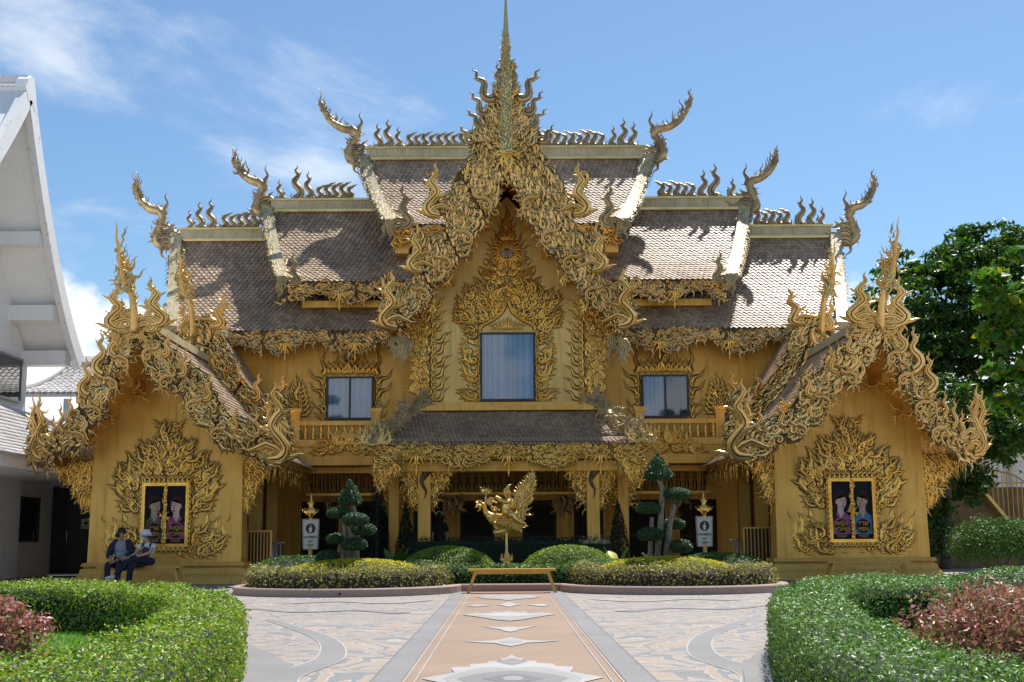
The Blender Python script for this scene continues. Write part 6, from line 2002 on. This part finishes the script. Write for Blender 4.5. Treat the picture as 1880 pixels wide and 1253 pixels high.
tree('tall dense dark green tree behind the right pavilion', (15.2, 46, 0), 11, .35,
     [((15.4, 46, 8.8), (2.6, 2.4, 2.4)), ((17.8, 46.5, 9.8), (2.4, 2.2, 2.3)), ((13.6, 45.5, 7.4), (1.9, 1.8, 2.2)), ((16.4, 45, 6.2), (2.9, 2.4, 2.2)), ((19.6, 46, 7.2), (2.6, 2.2, 3.4)), ((14.2, 45, 5.0), (1.7, 1.6, 1.7)), ((18.4, 45, 5.2), (2.4, 2., 1.6)), ((18.9, 46.5, 11.4), (1.0, 1.0, 1.3)), ((16.2, 46.5, 10.7), (1.0, 1.0, .8))],
     46000, .27, 'treel', 90)
tree('drooping dark shade tree between the right pavilion and the gate', (13.3, 39.5, 0), 5, .2,
     [((13.6, 39.5, 4.6), (1.3, 1.2, 1.3)), ((13.0, 39.2, 3.3), (.9, .9, .9)), ((14.6, 39.5, 3.7), (.9, .8, .7)), ((12.7, 39.3, 2.0), (.7, .7, .9)), ((12.8, 39.3, 1.0), (.7, .7, .7)), ((15.2, 39.8, 4.3), (1.3, 1.1, .8)), ((16.8, 40.0, 4.9), (1.4, 1.1, .8)), ((14.2, 39.6, 2.4), (.7, .6, .7))], 19000, .22, 'treel', 91, .35)
tree('broad-leafed tree with yellowing leaves at the right edge', (7.75, 17.3, 0), 4.5, .09,
     [((7.17, 17.2, 4.25), (.65, .6, .55)), ((6.82, 17.1, 3.75), (.5, .5, .35)), ((6.97, 17.1, 3.0), (.45, .4, .4)), ((6.97, 17.0, 3.4), (.55, .5, .45)), ((6.77, 17.0, 4.35), (.35, .3, .3)), ((8.02, 17.3, 3.6), (.7, .6, .8)), ((7.17, 17.1, 2.75), (.42, .4, .35)), ((6.47, 16.9, 4.05), (.22, .2, .16))], 3000, .19, 'broadl', 92, .62, 10, (.35, .6))
bush('spreading_shrub', 'spreading dark green shrub with bare stems right of the right pavilion', (12.45, 33.0, .80), (1.25, 1.1, .58), 16000, .07, 'shrub', .0, 8, -.75, clumps=200, core=False, seed=93)
# trees on the far side of the garden, seen in the window panes
for i, (x, y, h, wd_) in enumerate(((-15, -22, 13.0, 'leftmost'), (-7.5, -27, 12.0, 'second from the left'), (0.5, -30, 11.6, 'middle'), (8.5, -28, 12.2, 'second from the right'), (16, -24, 13.5, 'rightmost'))):
    tree('%s of five trees across the garden, reflected in the upper windows' % wd_, (x, y, 0), h, .3,
         [((x, y, h * .68), (3.4, 2.6, h * .30)), ((x + 2.6, y, h * .5), (2.6, 2, h * .27)), ((x - 2.6, y, h * .52), (2.6, 2, h * .27))], 3000, .7, 'treel', 200 + i, name='far_tree')['group'] = 'trees across the garden'


# ================================================================ BENCHES, SIGNS, GATES
def bench(label, x, y, w_, rz=0.):
    t_ = thing('bench', label, 'bench', (x, y, 0))
    m_ = MB(); m_.box(x - w_ / 2, x + w_ / 2, y - .19, y + .19, .405, .445); m_.build('seat', M['bench'], t_)
    m_ = MB(); m_.box(x - w_ / 2 + .12, x + w_ / 2 - .12, y - .15, y - .125, .35, .404); m_.box(x - w_ / 2 + .12, x + w_ / 2 - .12, y + .125, y + .15, .35, .404); m_.build('apron', M['bench'], t_)
    for sx in (-1, 1):
        for sy in (-1, 1):
            m_ = MB(); m_.bar((x + sx * (w_ / 2 - .14), y + sy * .14, .40), (x + sx * (w_ / 2 + .0), y + sy * .2, 0), .055, .05, (0, 1, 0)); m_.build('leg', M['bench'], t_)
    return t_


bench('empty golden bench standing on the path before the garden bed', .02, 24.2, 1.62)
bench('golden bench under the left pavilion window, with two people on it', -8.22, 29.0, 1.85)
bench('empty golden bench under the right pavilion window', 8.0, 29.0, 1.85)

M['cream2'] = mat('cream_board', (.66, .62, .50), .6, 0, .06, 5)
M['maroon'] = mat('maroon', (.06, .02, .04), .6, 0, .1, 5)
M['ink'] = mat('dark_ink', (.06, .06, .045), .7, 0, .1, 5)


def women_sign(label, px):
    Y = 30.0; b = at(px, 1000, Y); x = b.x
    t_ = thing('toilet_sign', label, 'sign', (x, Y, .05), 'WOMEN signs either side of the bed')
    m_ = MB(); m_.lathe([(.05, .0), (.05, .84)], x, Y, 10); m_.build('post', M['bench'], t_, True)
    w0, w1, z0, z1 = .155, .175, .80, 1.46
    m_ = MB(); m_.frustum(x - w0, x + w0, Y - .03, Y + .03, z0, x - w1, x + w1, Y - .03, Y + .03, z1); bd = m_.build('board', M['cream2'], t_)
    m_ = MB()
    m_.bar((x - w0 - .012, Y, z0 - .012), (x - w1 - .012, Y, z1 + .012), .024, .075, (0, 1, 0)); m_.bar((x + w0 + .012, Y, z0 - .012), (x + w1 + .012, Y, z1 + .012), .024, .075, (0, 1, 0))
    m_.bar((x - w0, Y, z0 - .012), (x + w0, Y, z0 - .012), .024, .075, (0, 1, 0)); m_.bar((x - w1, Y, z1 + .012), (x + w1, Y, z1 + .012), .024, .075, (0, 1, 0)); m_.build('board_frame', M['kerb'], t_)
    disc(x, z1 - .2, .115, .115, Y - .033, 28).build('emblem', M['maroon'], bd)
    zc = z1 - .2
    disc(x, zc + .06, .016, .02, Y - .036, 12).build('emblem_figure', M['cream2'], bd)
    flat([(x - .008, zc + .04), (x + .008, zc + .04), (x + .045, zc - .005), (x + .03, zc - .035), (x + .026, zc - .09), (x - .026, zc - .09), (x - .03, zc - .035), (x - .045, zc - .005)], Y - .0362).build('emblem_figure', M['cream2'], bd)
    text_obj('WOMEN', .082, (x, Y - .034, z1 - .40), M['ink'], bd)
    text_obj('\u0e2a\u0e38\u0e02\u0e32', .075, (x, Y - .034, z1 - .49), M['ink'], bd)
    text_obj('\u0e2b\u0e0d\u0e34\u0e07', .075, (x, Y - .034, z1 - .58), M['ink'], bd)
    m_ = MB(); m_.lathe([(.045, z1), (.045, z1 + .08), (.09, z1 + .12), (.11, z1 + .18), (.07, z1 + .26), (.04, z1 + .30), (.06, z1 + .34), (.05, z1 + .39), (.025, z1 + .45), (.018, z1 + .52), (.002, z1 + .60)], x, Y, 12)
    fin = m_.build('finial', M['gold'], t_, True)
    o = MB()
    for q in range(9): place(o, 'f0d', plane_xz(Y - .06), (x + (q - 4) * .022, z1 + .12), PI / 2 - (q - 4) * .2, .17, q < 4, 1.)
    for q in range(5): place(o, 'f0d', plane_xz(Y - .05), (x + (q - 2) * .018, z1 + .33), PI / 2 - (q - 2) * .25, .11, q < 2, 1.)
    o.build('finial_leaves', M['gold'], fin, True)


women_sign('cream WOMEN toilet sign on a golden post left of the left topiary', 570)
women_sign('cream WOMEN toilet sign on a golden post right of the right topiary', 1294)


def panel_gate(label, pa, pb, Y, sg):
    a, b = at(*pa, Y), at(*pb, Y); x0, x1 = sorted((a.x, b.x))
    t_ = thing('golden_gate', label, 'gate', ((x0 + x1) / 2, Y, 0))
    m_ = MB()
    for z in (.16, 1.22): m_.bar((x0, Y, z), (x1, Y, z), .035)
    m_.bar((x0, Y, .1), (x0, Y, 1.22), .04); m_.bar((x1, Y, .1), (x1, Y, 1.22), .04); m_.build('gate_frame', M['bench'], t_)
    m_ = MB(); m_.box(x0, x1, Y + .02, Y + .03, .16, 1.2); m_.build('gate_sheet', M['door'], t_)
    for x in np.linspace(x0 + .08, x1 - .08, 7):
        m_ = MB(); m_.bar((x, Y - .01, .17), (x, Y - .01, 1.21), .022); m_.build('gate_bar', M['bench'], t_)


panel_gate('golden barred gate beside the left pavilion', (449, 1000), (497, 1000), 31.6, -1)
panel_gate('golden barred gate beside the right pavilion', (1366, 1000), (1419, 1000), 31.6, 1)
for sg, px in ((-1, 508), (1, 1353)):
    p = at(px, 1000, 33.2); t_ = thing('steel_rail', 'short steel rail in the %s entrance' % ('left' if sg < 0 else 'right'), 'railing', (p.x, 33.2, 0))
    for k in range(3):
        m_ = MB(); m_.tube([(p.x + .1 * (k - 1), 33.2, .0), (p.x + .1 * (k - 1), 33.2, .95)], .018, 6); m_.build('post', M['steel'], t_, True)
    for z in (.25, .93):
        m_ = MB(); m_.tube([(p.x - .2, 33.2, z), (p.x + .2, 33.2, z)], .018, 6); m_.build('rail', M['steel'], t_, True)

# ================================================================ GOLDEN STATUE
SY = 27.0
ST = thing('golden_statue', 'golden statue of a child riding a mythical bird on a slender pole', 'statue', (0, SY, .1))
sp_ = lambda x, y, dy=0.: at(850 + x / 6.594, 860 + y / 6.594, SY + dy)


def s_tube(pts, rad, name, parent, n=24, seg=10, dy=0., mk='statue', squash=None):
    P = [sp_(*p, dy) for p in pts]
    cw = catmull([(p.x, p.y, p.z, r) for p, r in zip(P, rad)], n)
    return MB().tube(cw[:, :3], np.maximum(cw[:, 3], .002), seg, squash).build(name, M[mk], parent, True)


M['statue'] = mat('statue_gold', (.80, .53, .17), .27, .85, .1, 6, .0, c2=(.62, .38, .10))
GRIME_SHADE['statue_gold'] = M['back']
bird = s_tube([(240, 455), (262, 510), (320, 580), (400, 620), (480, 650), (560, 665), (630, 640), (680, 560), (700, 480), (740, 430), (800, 400), (840, 350)], [.03, .05, .09, .14, .17, .16, .12, .10, .09, .08, .07, .05], 'bird_body', ST)
o = MB(); fr = plane_xz(SY - .12)
qq = lambda x, y: (lambda p: (p.x, p.z))(sp_(x, y))
for (x, y, a, l) in ((660, 500, 80, .42), (690, 440, 75, .45), (740, 400, 70, .45), (780, 360, 65, .42), (810, 300, 70, .40), (830, 250, 80, .36), (845, 200, 88, .34), (700, 400, 100, .3), (720, 340, 105, .3), (760, 290, 100, .3), (800, 230, 95, .3)):
    place(o, 'k2d', fr, qq(x, y), math.radians(a), l, False, 1., rng.uniform(-.05, .05)); place(o, 'fld', fr, qq(x, y), math.radians(a - 6), l * .85, True, 1., 0)
for (x, y, a) in ((760, 560, 40), (770, 530, 60), (750, 600, 20)): place(o, 'k2d', fr, qq(x - 40, y + 20), math.radians(a), .28, False, 1.)
o.build('bird_tail', M['statue'], bird, True)
o = MB()
for i in range(34):
    u = rng.uniform(0, 1); x = 300 + 330 * u; y = 590 + 90 * u + rng.uniform(-50, 50)
    place(o, rng.choice(['k1d', 'k0d', 'f0d']), plane_xz(SY - .17), qq(x, y), rng.uniform(-.8, .4), rng.uniform(.12, .22), rng.random() < .5, 1., rng.uniform(-.03, .04))
for (x, y, a, l) in ((640, 710, -10, .2), (670, 720, 5, .22), (640, 740, -30, .16)): place(o, 'k2d', fr, qq(x, y), math.radians(a), l)
o.build('bird_feathers', M['statue'], bird, True)
s_tube([(590, 620), (560, 700), (480, 760), (400, 775), (365, 765)], [.05, .07, .08, .06, .02], 'bird_wing', bird, 14)
s_tube([(380, 660), (385, 700), (420, 740)], [.03, .035, .04], 'bird_leg', bird, 8)
hd = s_tube([(290, 570), (262, 500), (250, 455), (225, 435), (190, 440), (170, 415), (140, 408)], [.06, .055, .06, .05, .03, .02, .006], 'bird_head', bird, 16, dy=-.02)
o = MB()
for (x, y, a, l) in ((240, 440, 150, .16), (225, 460, 200, .16), (205, 470, 240, .12), (300, 420, 30, .2), (320, 440, 10, .2), (340, 470, -20, .2), (300, 440, 60, .18), (350, 500, -10, .18), (270, 430, 80, .14)):
    place(o, 'k2d', fr, qq(x, y), math.radians(a), l, rng.random() < .5, 1.1, .02)
o.build('bird_crest', M['statue'], hd, True)
# the child
body = s_tube([(540, 575), (535, 530), (530, 480), (540, 430), (548, 395), (545, 365), (538, 345), (533, 300), (537, 262), (545, 245)], [.09, .115, .10, .105, .09, .04, .045, .085, .075, .03], 'child_body', ST, 30, 12, -.10)
s_tube([(560, 400), (520, 410), (480, 395), (440, 370), (400, 350), (385, 345)], [.05, .046, .042, .038, .034, .02], 'child_arm', body, 16, 8, -.2)
s_tube([(585, 395), (600, 440), (575, 470), (620, 465), (660, 455)], [.05, .045, .042, .035, .015], 'child_arm', body, 16, 8, -.16)
s_tube([(550, 560), (590, 560), (625, 600), (680, 640), (730, 665), (765, 680)], [.085, .085, .065, .055, .045, .02], 'child_leg', body, 18, 9, -.24)
s_tube([(540, 560), (560, 580), (600, 610), (660, 650)], [.08, .08, .06, .04], 'child_leg', body, 14, 9, .06)
tk = s_tube([(542, 248), (548, 225), (560, 212), (582, 195)], [.04, .045, .03, .004], 'topknot', body, 10, 8, -.10)
MB().ell(tuple(sp_(492, 318, -.12)), (.014, .014, .016), 8, 6).build('child_nose', M['statue'], body, True)
MB().ell(tuple(sp_(575, 312, -.2)), (.016, .012, .024), 8, 6).build('child_ear', M['statue'], body, True)
s_tube([(268, 430), (270, 380), (280, 320), (283, 285)], [.013, .012, .012, .014], 'flower_stem', ST, 10, 6, -.12)
o = MB()
for q in range(9): place(o, 'f0d', plane_xz(SY - .14), qq(285, 300), PI / 2 + (q - 4) * .38, .16 if q % 2 else .13, q < 4, 1.3, rng.uniform(-.02, .02))
place(o, 'f0d', plane_xz(SY - .14), qq(262, 300), 2.2, .2); o.build('flower', M['statue'], ST, True)
z1 = sp_(525, 770).z; xs_ = sp_(527, 900).x
pm = MB().lathe([(.14, .1), (.13, .22), (.10, .38), (.075, .5), (.085, .56), (.055, .60), (.05, .68), (.03, .74), (.022, z1 - .02)], xs_, SY, 12); pl_ = pm.build('pole', M['statue'], ST, True)
o = MB()
for q in range(12):
    for k in range(3): place(o, 'f0d', plane_xz(SY - .09), (xs_ + (q - 5.5) * .02, .2 + .17 * k), PI / 2 + rng.uniform(-.15, .15), .16, q % 2 == 0, .8)
o.build('pole_leaves', M['statue'], pl_, True)


# ================================================================ PEOPLE
def skinned(name, verts, edges, radii, mt, parent, sub=2, root=0, kind=None):
    me = bpy.data.meshes.new(name); b = org(parent)
    me.from_pydata([(v[0] - b[0], v[1] - b[1], v[2] - b[2]) for v in verts], edges, [])
    tmp = bpy.data.objects.new('tmp', me); COL.objects.link(tmp)
    sk = tmp.modifiers.new('skin', 'SKIN'); sk.use_smooth_shade = True; sk.branch_smoothing = .6
    for i, r in enumerate(radii):
        d = me.skin_vertices[0].data[i]; d.radius = (r, r) if not hasattr(r, '__len__') else r; d.use_root = (i == root)
    ss = tmp.modifiers.new('sub', 'SUBSURF'); ss.levels = sub; ss.render_levels = sub
    dg = bpy.context.evaluated_depsgraph_get()
    out = bpy.data.meshes.new_from_object(tmp.evaluated_get(dg))
    bpy.data.objects.remove(tmp); bpy.data.meshes.remove(me)
    out.name = name; out.materials.clear(); out.materials.append(mt)
    o_ = bpy.data.objects.new(name, out); COL.objects.link(o_); o_.parent = parent; ORG[o_.name] = org(parent)
    return o_


M['skin'] = mat('skin', (.42, .24, .16), .5, 0, .05, 6)
M['skinl'] = mat('fair_skin', (.52, .32, .23), .5, 0, .05, 6)
M['navy'] = mat('navy_cloth', (.018, .026, .055), .85, 0, .2, 20, .3, 80)
M['jean'] = mat('dark_denim', (.016, .024, .045), .85, 0, .25, 30, .3, 90)
M['greyc'] = mat('grey_cloth', (.30, .31, .33), .85, 0, .1, 20, .3, 80)
M['whitec'] = mat('white_cloth', (.72, .72, .74), .85, 0, .06, 20, .3, 80)
M['blackc'] = mat('black_cloth', (.012, .012, .014), .85, 0, .1, 20)
M['hair'] = mat('black_hair', (.012, .009, .008), .5, 0, .2, 40, .5, 120)
M['shoe'] = mat('white_shoe', (.68, .69, .70), .6, 0, .05, 20)
M['redp'] = mat('red_print', (.16, .03, .035), .8, 0, .5, 14, c2=(.02, .02, .05))


def fingers(hand, pts_dirs, mt, parent):
    """five separate bent fingers rooted in the palm"""
    for (p, d1, d2, l, r) in pts_dirs:
        a = Vector(p); b = a + Vector(d1) * l * .5; c = b + Vector(d2) * l * .5
        MB().tube(catmull([tuple(a), tuple(b), tuple(c)], 7), np.linspace(r, r * .7, 7), 6).build('finger', mt, parent, True)


def add(o_, v): return (o_[0] + v[0], o_[1] + v[1], o_[2] + v[2])


def head_parts(o_, face, mt, t_, r=.085):
    """face: unit vector the person looks along; o_ = head centre"""
    f = Vector(face).normalized(); s = f.cross(Vector((0, 0, 1))).normalized(); c = Vector(o_)
    MB().ell(tuple(c + f * r * 1.0 + Vector((0, 0, -.01))), (.014, .014, .02), 8, 6).build('nose', mt, t_, True)
    for k in (-1, 1):
        MB().ell(tuple(c + f * r * .86 + s * k * .034 + Vector((0, 0, .012))), (.013, .013, .008), 8, 6).build('eye', M['blackc'], t_, True)
        MB().ell(tuple(c + s * k * r * .95 + Vector((0, 0, 0))), (.014, .02, .03), 8, 6).build('ear', mt, t_, True)
        MB().bar(tuple(c + f * r * .93 + s * k * .018 + Vector((0, 0, .032))), tuple(c + f * r * .84 + s * k * .052 + Vector((0, 0, .030))), .008, .006).build('brow', M['hair'], t_)
    MB().ell(tuple(c + f * r * .93 + Vector((0, 0, -.05))), (.022, .012, .007), 8, 6).build('mouth', M['redp'], t_, True)


# --- seated man
bx = at(222, 1000, 28.75).x; O = (bx, 28.85, 0)
PMn = thing('person', 'seated man in navy and grey raglan shirt, jeans and black mask on the bench', 'person', (bx, 28.85, .4), 'people')
J = dict(pel=(0, .02, .53), bel=(0, .0, .68), che=(0, -.03, .88), nec=(-.01, -.04, 1.03), he1=(-.02, -.06, 1.12), he2=(-.025, -.06, 1.23),
         shl=(-.17, -.03, .97), ell=(-.24, -.10, .73), wrl=(-.12, -.38, .585), hal=(-.06, -.44, .56),
         shr=(.17, -.03, .97), elr=(.25, -.08, .73), wrr=(.05, -.36, .60), har=(-.02, -.43, .575),
         hil=(-.10, -.02, .51), knl=(-.17, -.46, .50), anl=(-.16, -.45, .10), tol=(-.17, -.60, .045),
         hir=(.10, -.02, .51), knr=(.08, -.47, .50), anr=(.05, -.43, .10), tor=(.04, -.58, .045))
K = list(J); ix = {k: i for i, k in enumerate(K)}
E = [('pel', 'bel'), ('bel', 'che'), ('che', 'nec'), ('nec', 'he1'), ('he1', 'he2'), ('che', 'shl'), ('shl', 'ell'), ('ell', 'wrl'), ('wrl', 'hal'), ('che', 'shr'), ('shr', 'elr'), ('elr', 'wrr'), ('wrr', 'har'),
     ('pel', 'hil'), ('hil', 'knl'), ('knl', 'anl'), ('anl', 'tol'), ('pel', 'hir'), ('hir', 'knr'), ('knr', 'anr'), ('anr', 'tor')]
Rd = dict(pel=.13, bel=.125, che=.135, nec=.055, he1=.075, he2=.085, shl=.065, ell=.043, wrl=.03, hal=.034, shr=.065, elr=.043, wrr=.03, har=.034, hil=.09, knl=.06, anl=.04, tol=.035, hir=.09, knr=.06, anr=.04, tor=.035)


def figure(J, E, Rd, O, mt, parent, keys=None, grow=0., name='body', root='pel', sub=2):
    ks = [k for k in J if keys is None or k in keys]; ii = {k: i for i, k in enumerate(ks)}
    return skinned(name, [add(O, J[k]) for k in ks], [(ii[a], ii[b]) for a, b in E if a in ii and b in ii], [Rd[k] + grow for k in ks], mt, parent, sub, ii.get(root, 0))


figure(J, E, Rd, O, M['skin'], PMn)
J2 = dict(J); J2['ml'] = (-.21, -.26, .65); J2['mr'] = (.14, -.24, .66)
E2 = E + [('ell', 'ml'), ('elr', 'mr')]; Rd2 = dict(Rd, ml=.036, mr=.036)
figure(J2, E2, Rd2, O, M['greyc'], PMn, ('pel', 'bel', 'che', 'shl', 'shr'), .026, 'shirt', 'bel')
for sd_ in 'lr':
    figure(J2, E2, Rd2, O, M['navy'], PMn, ('sh' + sd_, 'el' + sd_, 'm' + sd_), .034, 'sleeve', 'sh' + sd_)
    k = -1 if sd_ == 'l' else 1
    MB().ell(add(O, (k * .145, .0, .90)), (.085, .15, .15), 12, 9).build('shirt_side', M['navy'], PMn, True)
figure(J, E, Rd, O, M['jean'], PMn, ('pel', 'hil', 'knl', 'anl', 'hir', 'knr', 'anr'), .018, 'trousers', 'pel')
for s_ in 'lr':
    skinned('shoe', [add(O, add(J['an' + s_], (0, .04, -.05))), add(O, add(J['to' + s_], (0, 0, 0)))], [(0, 1)], [.05, .045], M['navy'], PMn)
MB().ell(add(O, (0, -.055, .87)), (.155, .135, .165), 16, 10).build('shirt_front', M['greyc'], PMn, True)
MB().ell(add(O, (0, -.03, .70)), (.15, .14, .16), 16, 10).build('shirt_front', M['greyc'], PMn, True)
hc = add(O, (-.025, -.065, 1.175))
head_parts(hc, (-.75, -.65, 0), M['skin'], PMn, .088)
MB().ell(add(hc, (.018, .018, .045)), (.096, .10, .085), 14, 9).build('hair', M['hair'], PMn, True)
MB().ell(add(hc, (-.052, -.048, -.045)), (.062, .062, .05), 12, 8).build('face_mask', M['blackc'], PMn, True)
for k, p in ((-1, 'hal'), (1, 'har')):
    q = add(O, J[p])
    fingers(None, [(add(q, (.03 - .02 * i, -.02, .005 - .006 * i)), (-.3 * k * -1 - .5, -.6, -.3), (-.4, -.1, -.8), (.075, .085, .08, .065)[i], .0095) for i in range(4)] + [(add(q, (.03, .0, .02)), (-.2, -.6, .2), (-.4, -.6, -.3), .06, .0105)], M['skin'], PMn)
MB().tube([add(O, (.045, -.355, .60)), add(O, (.03, -.375, .595))], .037, 10).build('wrist_watch', M['blackc'], PMn, True)

# --- seated woman, legs crossed
bx = at(268, 1000, 28.75).x; O = (bx, 28.85, 0)
PWn = thing('person', 'seated woman in white bucket hat, white tee and dark dungarees with legs crossed', 'person', (bx, 28.85, .4), 'people')
J = dict(pel=(.06, .02, .53), bel=(.05, -.01, .67), che=(.03, -.04, .84), nec=(.0, -.06, .98), he1=(-.02, -.08, 1.06), he2=(-.02, -.08, 1.15),
         shl=(-.12, -.06, .93), ell=(-.19, -.20, .73), wrl=(-.30, -.40, .635), hal=(-.36, -.45, .62),
         shr=(.17, -.04, .93), elr=(.12, -.24, .74), wrr=(-.20, -.42, .64), har=(-.29, -.46, .63),
         hil=(-.03, -.02, .52), knl=(-.22, -.44, .49), anl=(-.26, -.42, .10), tol=(-.28, -.56, .045),
         hir=(.13, -.02, .53), knr=(-.20, -.42, .64), anr=(-.56, -.46, .26), tor=(-.70, -.52, .20))
Rd = dict(pel=.125, bel=.11, che=.115, nec=.045, he1=.068, he2=.078, shl=.052, ell=.037, wrl=.026, hal=.03, shr=.052, elr=.037, wrr=.026, har=.03, hil=.085, knl=.058, anl=.036, tol=.03, hir=.085, knr=.06, anr=.036, tor=.03)
figure(J, E, Rd, O, M['skinl'], PWn)
figure(J, E, Rd, O, M['whitec'], PWn, ('bel', 'che', 'shl', 'shr'), .022, 'tee_shirt', 'che')
for s_ in 'lr':
    a, b = Vector(J['sh' + s_]), Vector(J['el' + s_]); m1 = a.lerp(b, .55)
    skinned('sleeve', [add(O, a), add(O, m1)], [(0, 1)], [.07, .062], M['whitec'], PWn)
figure(J, E, Rd, O, M['jean'], PWn, ('pel', 'bel', 'hil', 'knl', 'anl', 'hir', 'knr', 'anr'), .024, 'dungarees', 'pel')
MB().ell(add(O, (.035, -.04, .82)), (.15, .125, .165), 16, 10).build('tee_shirt', M['whitec'], PWn, True)
MB().ell(add(O, (.02, -.12, .77)), (.105, .085, .12), 14, 9).build('bib', M['redp'], PWn, True)
for k in (-.075, .085): MB().tube([add(O, (k + .02, -.17, .87)), add(O, (k + .02, -.12, .95)), add(O, (k + .03, -.02, .96))], .018, 6).build('strap', M['jean'], PWn, True)
skinned('shoe', [add(O, (-.55, -.455, .25)), add(O, (-.64, -.49, .215)), add(O, (-.75, -.53, .195))], [(0, 1), (1, 2)], [.042, .05, .038], M['shoe'], PWn)
skinned('shoe', [add(O, (-.26, -.40, .06)), add(O, (-.28, -.58, .05))], [(0, 1)], [.045, .042], M['navy'], PWn)
hc = add(O, (-.02, -.085, 1.105))
head_parts(hc, (-.85, -.5, .05), M['skinl'], PWn, .08)
MB().ell(add(hc, (.02, .02, .02)), (.088, .09, .085), 14, 9).build('hair', M['hair'], PWn, True)
MB().ell(add(hc, (-.055, -.035, -.04)), (.055, .055, .045), 12, 8).build('face_mask', M['whitec'], PWn, True)
hz_ = hc[2]
MB().lathe([(.145, hz_ + .012), (.15, hz_ + .006), (.108, hz_ + .055), (.098, hz_ + .12), (.07, hz_ + .15), (.001, hz_ + .155)], hc[0] + .005, hc[1], 18).build('bucket_hat', M['whitec'], PWn, True)
for p in ('hal', 'har'):
    q = add(O, J[p])
    fingers(None, [(add(q, (-.01, -.02 + .012 * i, .012 - .012 * i)), (-.7, -.4, -.2), (-.3, -.2, -.8), (.07, .08, .075, .06)[i], .0085) for i in range(4)] + [(add(q, (.0, -.01, .022)), (-.6, -.3, .3), (-.6, -.2, -.4), .055, .0095)], M['skinl'], PWn)

# --- visitor standing in the shade of the porch
pp = at(808, 990, 34.6); O = (pp.x, 34.6, .12)
PV = thing('person', 'visitor in black clothes and white-edged black headscarf standing in the porch shade', 'person', (O[0], O[1], .12), 'people')
J = dict(pel=(0, 0, .86), bel=(0, 0, 1.0), che=(0, 0, 1.2), nec=(0, 0, 1.35), he1=(-.02, -.01, 1.44), he2=(-.02, -.01, 1.54), shl=(-.14, 0, 1.28), ell=(-.19, .0, 1.05), wrl=(-.2, -.08, .84), hal=(-.2, -.1, .76), shr=(.14, 0, 1.28), elr=(.19, .0, 1.05), wrr=(.18, -.08, .84), har=(.18, -.1, .76),
         hil=(-.09, 0, .82), knl=(-.1, -.02, .46), anl=(-.1, 0, .08), tol=(-.12, -.14, .04), hir=(.09, 0, .82), knr=(.1, -.02, .46), anr=(.1, 0, .08), tor=(.09, -.14, .04))
figure(J, E, Rd, O, M['skin'], PV)
figure(J, E, dict(Rd, anl=.09, anr=.09, knl=.09, knr=.09), O, M['blackc'], PV, [k for k in J if k not in ('he1', 'he2', 'hal', 'har', 'tol', 'tor', 'wrl', 'wrr')], .03, 'robe')
hc = add(O, (-.02, -.01, 1.49)); head_parts(hc, (-.9, -.4, 0), M['skin'], PV, .08)
MB().ell(add(hc, (.03, .02, -.02)), (.11, .11, .15), 14, 10).build('headscarf', M['blackc'], PV, True)
t = np.linspace(.2, 2.9, 12); MB().tube([add(hc, (-.06 - .02 * math.sin(a), -.075 + .0 * a, .095 * math.sin(a) + .01)) if False else add(hc, (-.10 * math.cos(a), -.085, .115 * math.sin(a) - .0)) for a in t], .012, 6).build('scarf_edge', M['whitec'], PV, True)
